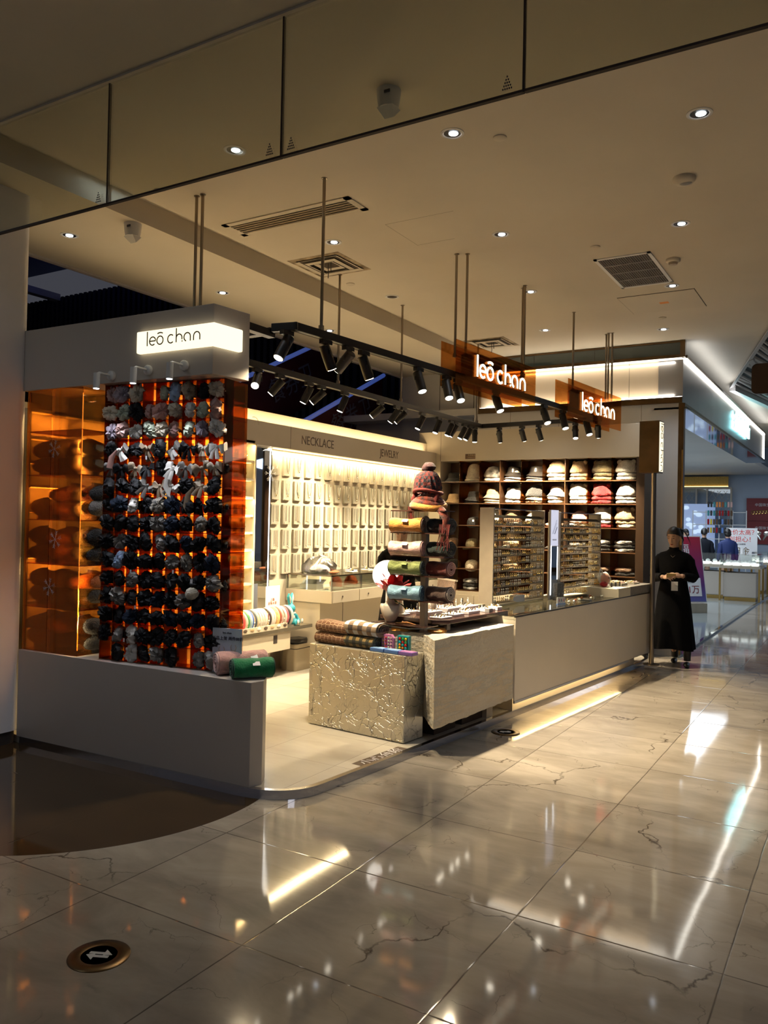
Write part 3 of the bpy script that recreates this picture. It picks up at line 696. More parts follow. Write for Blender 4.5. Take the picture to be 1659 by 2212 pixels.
def hat(kind, mt, loc, label, group='hats on the brown shelf wall', rz=0, s=1.0, extra=None):
    key = (kind, mt)
    if key not in HM:
        if kind == 'bucket': HM[key] = [('hat_body', m_bucket(mt))]
        elif kind == 'banded': HM[key] = [('hat_body', m_bucket(mt)), ('band', m_band('hat_black'))]
        elif kind == 'knit': HM[key] = [('hat_body', m_knit(mt))]
        elif kind == 'fluffy': HM[key] = [('hat_body', m_fluffy(mt, len(HM)))]
        elif kind == 'ears': HM[key] = [('hat_body', m_fluffy(mt, len(HM)))] + [('ear', e) for e in m_ears(mt)]
        elif kind == 'fold': HM[key] = [('hat_body', m_fold(mt, len(HM)))]
        elif kind == 'cap': a_, b_ = m_cap(mt); HM[key] = [('crown', a_), ('visor', b_)]
    t = thing('hat', label, 'hat', loc, rz, group); t.scale = (s, s, s)
    for nm, me in HM[key]: link(nm, me, t)
    if extra:
        for nm, me in extra: link(nm, me, t)
    return t
logo_patch = MB().box(-.014, .014, -.101, -.098, .045, .075).mesh('badge', 'paper_white')
orange_patch = MB().ell((0, -.092, .06), (.035, .012, .012), 12, 6).mesh('badge', 'orange_label')
B_ = 'bucket'; HG = {
 (0, 0): [(B_, 'hat_black')], (0, 1): [('fold', 'hat_cream'), ('knit', 'hat_cream')], (0, 2): [('fold', 'hat_white'), ('fluffy', 'hat_spots')], (0, 3): [(B_, 'hat_white'), (B_, 'hat_cream'), (B_, 'hat_leather')],
 (0, 4): [(B_, 'hat_cream'), ('bucket', 'hat_black'), ('bucket', 'hat_leather')], (0, 5): [('fold', 'hat_beige'), ('fold', 'hat_cream'), ('fluffy', 'hat_tan')], (0, 6): [('fold', 'hat_tan'), ('fold', 'hat_beige'), ('ears', 'hat_tan')],
 (0, 7): [('fold', 'hat_yellow'), ('fold', 'hat_olive'), ('ears', 'hat_olive')], (0, 8): [('fold', 'hat_white'), ('fold', 'hat_white'), ('ears', 'hat_white')],
 (1, 0): [(B_, 'hat_tan')], (1, 1): [(B_, 'hat_leather'), (B_, 'hat_black')], (1, 2): [(B_, 'hat_cream'), ('banded', 'hat_beige'), (B_, 'hat_tan')], (1, 3): [('fold', 'hat_white'), ('ears', 'hat_white')],
 (1, 4): [('fold', 'hat_brown'), (B_, 'hat_leopard'), ('fluffy', 'hat_black')], (1, 5): [('fold', 'hat_cream'), ('fold', 'hat_cream'), (B_, 'hat_cream')], (1, 6): [('fold', 'hat_white'), ('fold', 'hat_white'), ('ears', 'hat_cream')],
 (1, 7): [('fold', 'hat_red'), ('fold', 'hat_red'), ('ears', 'hat_red')], (1, 8): [('fold', 'hat_white'), ('fold', 'hat_white'), ('fluffy', 'hat_white')],
 (2, 1): [('cap', 'hat_black')], (2, 2): [('fold', 'hat_white'), ('ears', 'hat_white')], (2, 3): [('fold', 'hat_tan'), ('fluffy', 'hat_brown')], (2, 4): [('fold', 'hat_yellow'), ('fluffy', 'hat_cream')], (2, 5): [('fold', 'hat_pink')],
 (2, 6): [('fold', 'hat_white'), ('fluffy', 'hat_pink')], (2, 7): [('fold', 'hat_red'), ('fold', 'hat_white'), ('ears', 'hat_white')], (2, 8): [('fold', 'hat_cream'), ('fold', 'hat_beige'), ('ears', 'hat_beige')],
 (3, 1): [('cap', 'hat_olive')], (3, 2): [('cap', 'hat_tan')], (3, 3): [('fold', 'hat_beige'), ('fluffy', 'hat_beige')], (3, 5): [('fold', 'hat_black')], (3, 6): [('fold', 'hat_black'), ('fold', 'hat_grey')], (3, 7): [('fold', 'hat_black'), ('fold', 'hat_black'), ('fold', 'hat_stripe')], (3, 8): [('fold', 'hat_stripe'), ('fold', 'hat_black'), ('fold', 'hat_stripe')],
 (4, 0): [('cap', 'hat_black')], (4, 1): [('cap', 'hat_cream')], (4, 2): [('cap', 'hat_yellow')], (4, 3): [('fold', 'hat_tan'), ('fluffy', 'hat_beige')], (4, 8): [('fold', 'hat_black'), ('fold', 'hat_brown')], (4, 7): [('fold', 'hat_black'), ('fold', 'hat_brown')],
 (3, 0): [('cap', 'hat_brown')], (5, 1): [('fold', 'hat_stripe'), ('fold', 'hat_black'), ('fold', 'hat_stripe')], (5, 8): [('fold', 'hat_black'), ('fold', 'hat_black')]}
CN = {'hat_cream': 'cream', 'hat_white': 'white', 'hat_black': 'black', 'hat_tan': 'tan', 'hat_brown': 'dark brown', 'hat_red': 'red', 'hat_olive': 'olive', 'hat_yellow': 'mustard', 'hat_rust': 'rust', 'hat_grey': 'grey', 'hat_beige': 'beige', 'hat_pink': 'pinkish', 'hat_leather': 'black leather', 'hat_leopard': 'leopard print', 'hat_spots': 'spotted white', 'hat_stripe': 'striped black'}
KN_ = {'bucket': 'bucket hat', 'banded': 'black banded bucket hat', 'knit': 'tall knitted hat', 'fluffy': 'fluffy hat', 'ears': 'fluffy eared hat', 'fold': 'folded soft hat', 'cap': 'baseball cap'}
SR = ['top hat shelf', 'second hat shelf', 'third hat shelf', 'fourth hat shelf', 'fifth hat shelf', 'lowest hat shelf']
HI = {'bucket': .034, 'banded': .034, 'knit': .03, 'fluffy': .07, 'ears': .07, 'fold': .045, 'cap': .05}
for (r, c), st in HG.items():
    z = .05 + HZ[5 - r] + .014; pos = ['lone'] if len(st) == 1 else (['lower', 'upper'] if len(st) == 2 else ['lowest', 'middle', 'uppermost'])
    for i, (k_, m_) in enumerate(st):
        x = HX0 + .1515 + c * .303 + rnd.uniform(-.012, .012)
        ex = [('badge', logo_patch)] if (r, c) == (2, 1) else ([('badge', orange_patch)] if (r, c) == (4, 0) else None)
        hat(k_, m_, (x, YH + .165, z), '%s %s, %s in the %s compartment of the %s' % (CN[m_], KN_[k_], pos[i], ORD[c], SR[r]), rz=rnd.uniform(-.4, .4), extra=ex, s=1.0 if k_ != 'fold' else .95)
        z += HI[k_] * (1.0 if k_ in ('fold',) else .9) + (.004)
# row 1 col 2 tall stack sits fine; lights for the shelves come from the tracks
# =================================================================== HANGING TRACKS
ZT = 2.90
uC = KL(Z(635, 706, ZT)); uE = KL(Z(1203, 876, ZT)); UT = (uC[0] + uE[0]) / 2; vC = uC[1]
fa = Z(1036, 921, ZT); XF = Z(800, 854, ZT).x * .5 + fa.x * .5
backR = K(UT, 0)
nearC = K(UT, vC, ZT)
# the near line runs on to meet the back line
bk = Z(1225, 909.6, ZT); bd = (bk - fa).normalized()
def xsect(p, d, q, e):
    den = d.x * (-e.y) + e.x * d.y; s_ = ((q.x - p.x) * (-e.y) + e.x * (q.y - p.y)) / den; return p + d * s_
endP = xsect(nearC, KD, fa, bd)
fst = Vector((-3.40, 3.97, ZT))
fst.y = nearC.y - .03
farA = Vector((XF, 4.6, ZT)); farB = fa.copy(); farB.x = XF
def bar(p, q, w=.02, h=.055):
    d = (q - p); L_ = d.length; a_ = math.atan2(d.y, d.x)
    return (MB().box(-w, L_ + w, -w, w, -h / 2, h / 2, T(p, a_)), a_)
t = thing('light_track', 'black suspended light track frame around the kiosk', 'light track', (0, 0, 0))
for nm, p_, q_ in (('near_rail', nearC, endP), ('corner_rail', fst, nearC), ('far_rail', farA, farB), ('back_rail', farB, endP), ('end_rail', Vector((XL + .6, 4.6, ZT)), farA)):
    mb, a_ = bar(p_, q_); o = mb.build('rail', 'black_metal', t, bevel=.003)
    MB().box(-.02, (q_ - p_).length + .02, .021, .023, -.03, -.02, T(p_, a_)).build('wire_channel', 'taupe', o)
# hanging rods, pairs and singles
def rod(top, bot, lab, r=.0115, hc=HC, cat='rod'):
    t = MB().tube([(bot.x, bot.y, bot.z), (bot.x, bot.y, hc)], r, 10)
    t.tube([(bot.x, bot.y, bot.z - .002), (bot.x, bot.y, bot.z + .03)], r * 1.7, 10); t.lathe([(r * 1.9, -.004), (r * 1.9, 0)], 12, Matrix.Translation((bot.x, bot.y, hc)))
    return tag(t.build('hanging_rod', 'rod_steel', None, True), lab, 'rod', 'thin metal hanging rods')
def onK(px, py): return K(*KU(px, py, UT)[:2], 0)
for k, (px, py, lb) in enumerate(((694, 712, 'metal rod holding the near light track, close to the kiosk corner'), (1130, 800, 'front metal rod of the near light track behind the large amber sign'))):
    P = onK(px, py); rod(None, Vector((P.x, P.y, ZT + .03)), lb)
for px, py, lb in ((731, 760, 'metal rod holding the far light track, left of the two'), (866, 850, 'metal rod holding the far light track, in the middle'), (1030, 905, 'metal rod holding the far track at its back corner')):
    P = onX(px, py, XF); rod(None, Vector((P.x, P.y, ZT + .03)), lb)
for k, x in enumerate((-3.86, -3.78)):
    rod(None, Vector((onY(420 + 13 * k, 650, 4.32).x, 4.32, 2.93)), ['left', 'right'][k] + ' rod of the close pair above the lettered fascia', hc=HC if x > -4.6 else HL)
t = MB().box(-4.6, -3.5, 4.29, 4.35, 2.89, 2.93).build('roof_beam', 'black_metal'); tag(t, 'dark beam behind the fascia that the twin rods hold', 'beam')
t = MB().box(-3.56, -3.50, 3.97, 4.35, 2.87, 2.92).build('roof_beam', 'black_metal'); tag(t, 'short dark cross beam behind the fascia corner', 'beam')
# track heads
def m_head(r, L_):
    body = MB().tube([(0, 0, 0), (0, 0, -L_)], r, 22).lathe([(r * .9, .004), (r, 0)], 22)
    return body.mesh('lamp_body', 'black_metal', True)
hb = {}
def head(P, aim, label, r=.033, L_=.15, lens='lamp_lens_warm', pw=0, spot=60, col=WARM):
    """a track spotlight hanging at P (under the rail) and pointing along aim"""
    t = thing('track_spotlight', label, 'spotlight', P, 0, 'black spotlights on the hanging tracks')
    MB().box(-.018, .018, -.05, .05, -.03, 0, Matrix.Rotation(KR if P.x > -4 else 0, 4, 'Z')).tube([(0, 0, -.03), (0, 0, -.075)], .007, 8).build('adapter', 'black_metal', t)
    key = (r, L_)
    if key not in hb:
        hb[key] = m_head(r, L_), MB().lathe([(r * .86, -L_ - .001), (r * .8, -L_ - .004), (.001, -L_ - .006)], 22).mesh('lens', 'lamp_lens_warm', True)
    d = Vector(aim).normalized(); q = d.to_track_quat('-Z', 'Y').to_euler()
    c0 = Vector((0, 0, -.075)) - d * (L_ * .22)
    b_ = link('lamp_body', hb[key][0], t, 0, c0, q)
    l_ = link('lens', hb[key][1], t, 0, c0, q)
    if (r, 'y') not in hb:
        y_ = r + .003; hb[(r, 'y')] = MB().tube([(-y_, 0, .02 - L_ * .3), (-y_, 0, 0), (-y_ * .6, 0, .012), (y_ * .6, 0, .012), (y_, 0, 0), (y_, 0, .02 - L_ * .3)], .004, 5).mesh('yoke', 'black_metal', True)
    link('yoke', hb[(r, 'y')], t, 0, (0, 0, -.075), (0, 0, q.z))
    if pw: lamp('SPOT', 'track_beam', P + c0 + d * (L_ + .012), P + c0 + d * 2, pw * 5.0, col, spot=spot, blend=.7, radius=r * .7)
def down(tx, ty, tz, P): return Vector((tx, ty, tz)) - P
zr = ZT - .03
# corner pair, pointing down towards the half wall / camera side
P = fst + Vector((.10, .0, -.03)); P.z = zr
head(P, (-.15, -.55, -1), 'silver lit spotlight on the short corner rail beside the fascia', .037, .17, pw=16, spot=80)
P = Vector((XF + .05, 4.75, zr)); 
P = onX(556, 800, XF); P.z = zr
head(P, (.45, -.8, -.8), 'lit spotlight facing the aisle at the near end of the far track', .036, .16, pw=26, spot=56)
NT = [(704, 735, (.08, .50, -1), 'big black spotlight tilted right, first on the near track', 45, (0, 0)), (752, 757, (-.9, .05, -.75), 'black spotlight turned towards the necklace wall, second on the near track', 60, (0, 0)),
      (786, 770, (.12, .45, -1), 'black spotlight tilted right, third on the near track', 45, (0, 0)), (904, 808, (0.05, -.08, -1), 'lit spotlight hanging straight down midway on the near track', 45, (0, 0)),
      (965, 822, (.05, -.25, -1), 'lit spotlight below the left end of the large amber sign, left of a pair', 45, (0, 0)), (989, 830, (.1, -.25, -1), 'lit spotlight below the left end of the large amber sign, right of a pair', 45, (0, 0)),
      (1072, 850, (.1, -.1, -1), 'lit spotlight seen under the large amber sign', 45, (0, 0)), (1176, 868, (.10, -.22, -1), 'lit spotlight between the two amber signs', 45, (0, 0)),
      (1216, 888, (.0, -.15, -1), 'lit spotlight under the left end of the small amber sign', 45, (0, 0)), (1268, 900, (.0, -.15, -1), 'lit spotlight under the middle of the small amber sign', 40, (0, 0))]
vmax = KL(endP)[1]
for px, py, d, lb, pw, _ in NT:
    P = onK(px, py); v_ = min(KL(P)[1], vmax - .05); P = K(UT, v_, zr)
    dd = KN * (d[0] + (.34 if d[0] > -.2 and px > 800 else 0)) + KD * d[1] + Vector((0, 0, d[2]))
    head(P, dd, lb, .038, .17, pw=pw, spot=78)
FT = [(605, (-.7, -.35, -.9)), (668, (-.45, -.2, -1)), (695, (-.8, -.4, -.8)), (745, (-.35, -.2, -1)), (822, (-.9, -.3, -.8)), (857, (-.6, -.2, -.9)), (872, (-.7, -.3, -.7)), (912, (-.35, -.3, -1)), (948, (-.25, -.3, -1)), (975, (-.35, -.3, -1)), (984, (-.5, -.2, -.9)), (1003, (-.4, -.3, -1)), (1015, (-.4, -.3, -1)), (1026, (0, 0, -1))]
for k, (px, d) in enumerate(FT):
    P = onX(px, 790 + (px - 567) * .281, XF); P.z = zr; P.y = min(P.y, farB.y - .05)
    head(P, d, 'black spotlight aimed at the necklace wall, %s on the far track from its near end' % ORD[k + 1], .034, .155, pw=(56 if k in (1, 3, 5, 7, 9, 12) else 0), spot=70)
for k, (px, d, pw) in enumerate(((1079, (-.1, .50, -1), 62), (1128, (.1, .60, -1), 80), (1164, (.12, .60, -1), 80), (1243, (.15, -.3, -1), 45), (1292, (-.1, .55, -1), 75))):
    d0 = farB; P = PL(px, 920 - (px - 1036) * .066, (farB.x, farB.y), (endP.x, endP.y)); P.z = zr
    head(P, d, 'black spotlight over the hat wall, %s on the back track from the left' % ORD[k], .034, .155, pw=pw, spot=75)
# beams washing the necklace wall and hats belong to the same heads above
# =================================================================== AMBER SIGNS
def amber_sign(name_lab, corners, px_logo, rods, small=False):
    """two parallel amber acrylic plates, one either side of the track, carrying lit letters"""
    uF, uB = UT + .075, UT - .075
    f = [KU(x, y, uF) for x, y in corners]
    v0 = (f[0][1] + f[3][1]) / 2; v1 = (f[1][1] + f[2][1]) / 2; z1 = (f[0][2] + f[1][2]) / 2; z0 = (f[2][2] + f[3][2]) / 2
    O = K(UT, v0, z0)
    t = thing('amber_sign', name_lab, 'sign', O, KR)
    Lv, H_ = v1 - v0, z1 - z0
    MB().box(.071, .077, 0, Lv, 0, H_).build('front_plate', 'amber_sign', t)
    MB().box(-.077, -.071, -.0, Lv, 0, H_).build('rear_plate', 'amber_sign', t)
    MB().box(-.03, .068, .17 * Lv, .27 * Lv, .32 * H_, .80 * H_).build('power_box', 'hat_brown', t)
    MB().box(-.06, .06, .62 * Lv, .72 * Lv, .45 * H_, .6 * H_).build('bracket', 'black_metal', t)
    l0 = KU(*px_logo[0], uF + .006); l1 = KU(*px_logo[1], uF + .006)
    ll = (l1[1] - l0[1]); hx = ll / 8.45
    lz = l0[2]
    mb = logo(Vector((.08, l0[1] - v0, lz - z0)), Vector((0, 1, 0)), Vector((0, 0, 1)), hx, hx * .19, .006)
    mb.build('lettering', 'logo_glow', t)
    for k, (px, py, off) in enumerate(rods):
        q = KU(px, py, UT + off); rod(None, K(UT + off, q[1], z0 + H_ * .72), '%s metal rod of the %s amber sign' % (ORD[k], 'small' if small else 'large'))
    return v0, v1, z0, z1
s1 = amber_sign('large amber acrylic sign with glowing round lettering hanging on the near track', ((989, 728), (1161, 802), (1152, 880), (981, 828)), ((1031, 812), (1134, 848)), ((1006, 760, .03), (983, 745, -.05), (1127, 790, -.03), (1131, 800, .03)))
s2 = amber_sign('small amber acrylic sign with glowing round lettering nearer to the hats', ((1230, 821), (1345, 858), (1338, 926), (1224, 903)), ((1258, 885), (1327, 903)), ((1237, 830, .03), (1308, 850, -.05), (1313, 850, .0), (1321, 850, .04)), True)
# =================================================================== TALL SIGN POST at the counter end
P = KU(1402, 1200, .0)
t = thing('sign_post', 'brown box sign on a metal post with vertical lit lettering, at the counter end', 'sign', K(.16, 3.10, .05), KR)
a = KU(1385, 910, .05); b = KU(1421, 1020, .16)
zB, zT_ = 1.62 + (b[2] - 1.62) * 1.0, 0
pT = K(.16, 3.10); dist = (pT - CAM).dot(FW)
zt_ = PL(1408, 910, (pT.x, pT.y), (pT.x + RT.x, pT.y + RT.y)).z; zb_ = PL(1408, 1022, (pT.x, pT.y), (pT.x + RT.x, pT.y + RT.y)).z
MB().tube([(0, 0, 0), (0, 0, zb_ - .05)], .028, 16).lathe([(.09, 0), (.09, .012), (.03, .016)], 20).build('post', 'rod_steel', t, True)
bx = MB().box(-.15, .075, -.08, .08, zb_ - .05, zt_ - .05).build('sign_box', 'bronze', t, bevel=.003)
MB().box(.075, .079, -.065, .065, zb_ - .035, zt_ - .065).build('lit_face', 'sign_glow', bx)
hh_ = (zt_ - zb_) * .9 / 8.45
logo(Vector((.080, .035 - .062, zt_ - .05 - .035)), Vector((0, 0, -1)), Vector((0, 1, 0)), hh_, .009, .002).build('lettering', 'ink_brown', bx)
# =================================================================== AMBER HAT CABINET on the half wall (left)
CX0, CX1, CY = -5.15, -4.60, 3.62
CZ = [.664, .97, 1.275, 1.585, 1.90, 2.21, 2.50]
t = thing('amber_hat_cabinet', 'tall amber glass hat cabinet standing on the half wall beside the white column', 'cabinet', (CX0, CY, 0), math.radians(1.9))
cw = CX1 - CX0 + .02
MB().box(0, cw * .45, 0, .006, CZ[0], CZ[-1]).build('front_pane', 'amber_glass', t)
MB().box(cw * .45 + .004, cw, 0, .006, CZ[0], CZ[-1]).build('front_pane', 'amber_glass', t)
MB().box(cw - .006, cw, .006, .33, CZ[0], CZ[-1]).build('side_pane', 'amber_glass', t)
MB().box(0, cw, .33, .336, CZ[0], CZ[-1]).build('rear_pane', 'clear_glass', t)
for z in CZ[:-1]: MB().box(.0, cw - .008, .008, .33, z - .003, z + .003).build('shelf', 'amber_divider', t)
for zc, xc in ((2.08, .30), (1.45, .33), (1.12, .28)):
    mb = MB()
    for k in range(6):
        a = k * math.pi / 3 + .3; mb.tube([(xc, -.003, zc), (xc + .06 * math.cos(a), -.003, zc + .06 * math.sin(a))], .002, 3)
        for q in (.03, .045):
            for s_ in (-.6, .6): mb.tube([(xc + q * math.cos(a), -.003, zc + q * math.sin(a)), (xc + q * math.cos(a) + .02 * math.cos(a + s_), -.003, zc + q * math.sin(a) + .02 * math.sin(a + s_))], .0015, 3)
    mb.build('snowflake_decal', 'faint_white', t)
MB().box(cw - .016, cw - .011, .012, .016, .70, 2.46).build('light_strip', 'strip_soft', t)  # added glowing sliver, the cabinet has no such fixture
lamp('AREA', 'cabinet_fill', (-4.625, 3.665, 1.58), (-5.0, 3.82, 1.55), 10, (1, .70, .34), .010, 1.75, along=(0, 0, 1))  # added fill that lights the berets, not a real lamp of the cabinet
def m_beret(mt, sd): return MB().lathe([(.10, 0), (.10, .03), (.14, .05), (.165, .085), (.16, .12), (.13, .15), (.07, .17), (.001, .175)], 30, None, lambda a, r, z: (r * (1 + .05 * math.sin(2 * a + sd)) + fuzz(a, r, z, .006, sd), z * (1 + .12 * math.sin(a + sd)))).mesh('hat_body', mt, True)
BR = {}
cab = [  # shelf, x offset, level, colour, scale
 (4, .03, 0, 'hat_black'), (4, .03, 1, 'hat_grey'), (4, .20, 0, 'hat_black'), (4, .20, 1, 'hat_beret_grey'), (4, .42, 0, 'hat_beret_grey'), (4, .42, 1, 'hat_beret_grey'),
 (3, .02, 0, 'hat_tan'), (3, .24, 0, 'hat_rust'), (3, .24, 1, 'hat_rust'), (3, .46, 0, 'hat_grey'), (3, .46, 1, 'hat_black'),
 (2, .02, 0, 'hat_black'), (2, .02, 1, 'hat_black'), (2, .22, 0, 'hat_rust'), (2, .22, 1, 'hat_rust'), (2, .47, 0, 'hat_black'), (2, .47, 1, 'hat_black'),
 (1, .03, 0, 'hat_black'), (1, .03, 1, 'hat_brown'), (1, .22, 0, 'hat_black'), (1, .22, 1, 'hat_brown'), (1, .44, 0, 'hat_black'), (1, .44, 1, 'hat_rust'),
 (0, .02, 0, 'hat_brown'), (0, .02, 1, 'hat_grey'), (0, .24, 0, 'hat_black'), (0, .24, 1, 'hat_tan'), (0, .48, 0, 'hat_black'), (0, .48, 1, 'hat_black')]
cab += [(5, .2, 0, 'hat_brown')][:0]
sn = ['bottom', 'second', 'third', 'fourth', 'fifth', 'top']
for s_, x, lv, mt_ in cab:
    k_ = (mt_, (s_ + lv) % 2)
    if k_ not in BR: BR[k_] = m_beret(mt_, len(BR) * 1.3)
    ci = 'left' if x < .1 else ('middle' if x < .35 else 'right')
    lvn = 'upper' if lv else 'lower'
    zsh = CZ[s_] + .004 if s_ < 4 else CZ[4] + .004
    R1_ = Matrix.Rotation(math.radians(1.9), 4, 'Z') @ Vector((x + .02, .17, 0))
    o = link('beret', BR[k_], None, 0, Vector((CX0, CY, zsh + lv * .105)) + R1_, (0, 0, rnd.uniform(-1, 1)), (.82, .82, .82))
    tag(o, '%s soft beret in the amber cabinet, %s shelf, %s stack, %s one' % (CN.get(mt_, 'greyish'), sn[s_], ci, lvn), 'hat', 'berets in the amber cabinet')
# =================================================================== AMBER SCRUNCHIE RACK
R0 = Vector((-4.395, 3.672, .664)); R1 = Vector((-3.452, 3.80, .664)); RZ = 2.50
rd = (R1 - R0); RL = rd.length; ra = math.atan2(rd.y, rd.x)
t = thing('amber_scrunchie_rack', 'tall amber acrylic grid rack packed with scrunchies and bows on the half wall', 'display rack', R0, ra)
NR, NCc = 15, 9; H0 = .004; rh = (RZ - .664 - .008) / NR; cwid = RL / NCc; DEP = .105
MB().box(0, RL, DEP, DEP + .005, 0, RZ - .664).build('back_panel', 'amber_sheet', t)
for r in range(NR + 1): MB().box(0, RL, 0, DEP, H0 + r * rh - .0025, H0 + r * rh + .0025).build('shelf', 'amber_divider', t)
for c in range(NCc + 1): MB().box(c * cwid - .0022, c * cwid + .0022, 0, DEP, 0, RZ - .664).build('divider', 'amber_divider', t)
# side wing
MB().box(RL + .0, RL + .005, .01, .26, 0, RZ - .664).build('side_pane', 'amber_glass', t)
for r in range(NR + 1): MB().box(RL - .10, RL, DEP, .26, H0 + r * rh - .002, H0 + r * rh + .002).build('side_shelf', 'amber_divider', t)
MB().box(RL - .10, RL, .26, .264, 0, RZ - .664).build('side_back', 'amber_sheet', t)
for n_m, c_ in (('sc_black', (.010, .010, .012)), ('sc_white', (.78, .74, .68)), ('sc_cream', (.66, .56, .42)), ('sc_pink', (.62, .33, .28)), ('sc_rose', (.45, .25, .22)), ('sc_lilac', (.36, .30, .36)), ('sc_mint', (.50, .55, .42)), ('sc_blue', (.30, .40, .58)), ('sc_grey', (.22, .20, .18)), ('sc_taupe', (.40, .30, .20)), ('sc_navy', (.012, .02, .04))):
    mat(n_m, c_, .45 if max(c_) > .1 else .6, bump=.25, bscale=40, sheen=.2 if max(c_) > .1 else 0, spec=None if max(c_) > .1 else .25)
mat('sc_animal', (.50, .44, .36), .6, col2=(.03, .03, .03), vscale=60)
def m_scr(mt, sd, R_=.021, r_=.026):
    vs = []; fs = []; n, k = 36, 8
    for i in range(n):
        a = 2 * math.pi * i / n
        for j in range(k):
            b = 2 * math.pi * j / k; q = r_ * (1 + .30 * noise.noise(Vector((math.cos(a) * 2.2 + sd * 3, math.sin(a) * 2.2, b * .9))) * 1.6 + .22 * math.sin(9 * a + 2 * b + sd) * math.sin(4 * a + sd) + .12 * math.sin(14 * a - 3 * b))
            rr = R_ + q * math.cos(b); vs.append((rr * math.cos(a) * .92, q * math.sin(b) * .9, rr * math.sin(a) * 1.15))
    for i in range(n):
        for j in range(k): fs.append((i * k + j, ((i + 1) % n) * k + j, ((i + 1) % n) * k + (j + 1) % k, i * k + (j + 1) % k))
    return MB().add(vs, fs).mesh('fabric', mt, True)
def m_bow(mt, sd, tails=.07):
    mb = MB()
    for s_ in (-1, 1):
        vs = []; n, k = 9, 10
        for i in range(n):
            u = i / (n - 1); wd = .004 + .026 * math.sin(u * math.pi * .62) * (1 + .1 * math.sin(sd + u * 9))
            for j in range(k):
                b = 2 * math.pi * j / k; vs.append((s_ * (.004 + .045 * u), .012 * math.sin(b) * (.4 + u) * (1 + .4 * math.sin(4 * b + sd)), wd * math.cos(b) + .006 * math.sin(u * 6 + sd)))
        fs = [(i * k + j, (i + 1) * k + j, (i + 1) * k + (j + 1) % k, i * k + (j + 1) % k) for i in range(n - 1) for j in range(k)] + [tuple((n - 1) * k + j for j in range(k))]
        mb.add(vs, fs)
        if tails:
            mb.tube([(0, -.004, 0), (s_ * .012, -.012, -tails * .5), (s_ * .02 + .006 * math.sin(sd), -.010, -tails)], [.004, .010, .012], 6, flat=.25)
    mb.ell((0, -.004, 0), (.009, .011, .011), 10, 6)
    return mb.mesh('fabric', mt, True)
light_c = ['sc_white', 'sc_cream', 'sc_pink', 'sc_rose', 'sc_lilac', 'sc_mint', 'sc_blue', 'sc_taupe', 'sc_cream', 'sc_white']
cname = {'sc_black': 'black', 'sc_white': 'white', 'sc_cream': 'cream', 'sc_pink': 'pink', 'sc_rose': 'dusty rose', 'sc_lilac': 'lilac grey', 'sc_mint': 'pale green', 'sc_blue': 'pale blue', 'sc_grey': 'dark grey', 'sc_taupe': 'brown', 'sc_navy': 'navy', 'sc_animal': 'animal print'}
ROWC = [
 'rose lilac cream . mint blue taupe black cream'.split(), 'cream mint black rose pink cream white mint rose'.split(), 'lilac rose white mint cream rose mint lilac white'.split(),
 'black *white black *taupe black *grey *black *cream *white'.split(), '*grey *black *taupe *black black *white *grey *taupe *cream'.split(), 'black black black *grey *taupe *white black *taupe black'.split(),
 'black navy white black animal navy black *black black'.split(), 'black black black black grey navy black animal black'.split(), 'black grey black black grey black navy black black'.split(),
 'black blue black black black grey animal black navy'.split(), 'black black grey black black black black black grey'.split(), 'black grey black black navy black grey black black'.split(),
 'black black navy black black navy black navy black'.split(), 'black grey white black black black black grey black'.split(), '. black white black grey black . grey grey'.split()]
SCM = {}
for r in range(NR):
    for c in range(NCc):
        w_ = ROWC[r][c]
        if w_ == '.': continue
        bow = w_.startswith('*'); cm_ = 'sc_' + w_.lstrip('*'); v_ = (r * 5 + c * 3) % 3
        key = (cm_, bow, v_)
        if key not in SCM: SCM[key] = m_bow(cm_, v_ * 2.1 + 1) if bow else m_scr(cm_, v_ * 2.3)
        zc = H0 + (NR - 1 - r) * rh + rh * .46
        loc_ = Matrix.Translation(R0) @ Matrix.Rotation(ra, 4, 'Z') @ Vector(((c + .5) * cwid + rnd.uniform(-.008, .008), rnd.uniform(-.01, .02), zc + rnd.uniform(-.004, .004)))
        o = link('hair_bow' if bow else 'scrunchie', SCM[key], None, 0, loc_, (rnd.uniform(-.45, .45), rnd.uniform(-.6, .6) if bow else rnd.uniform(-3, 3), ra + (rnd.uniform(-.35, .35) if bow else rnd.uniform(-.8, .8))), rnd.uniform(1.05, 1.25) if bow else rnd.uniform(1.05, 1.25))
        tag(o, '%s %s in the amber rack, %s row down, %s cell from left' % (cname[cm_], 'hair bow' if bow else 'scrunchie', ORD[r], ORD[c]), 'hair bow' if bow else 'scrunchie', 'scrunchies and bows in the amber rack')
        if (r * 9 + c) % 2 == 0 and r > 2:     # a second one pushed in behind / beside
            o2 = link('scrunchie', m_scr('sc_black', 0) if ('b2' not in SCM) else SCM['b2'], None, 0, loc_ + Vector((cwid * .30, .045, -.012)), (0, rnd.uniform(-1, 1), ra), .8)
            SCM['b2'] = o2.data
            tag(o2, 'black scrunchie behind another in the amber rack, %s row down, %s cell from left' % (ORD[r], ORD[c]), 'scrunchie', 'scrunchies and bows in the amber rack')
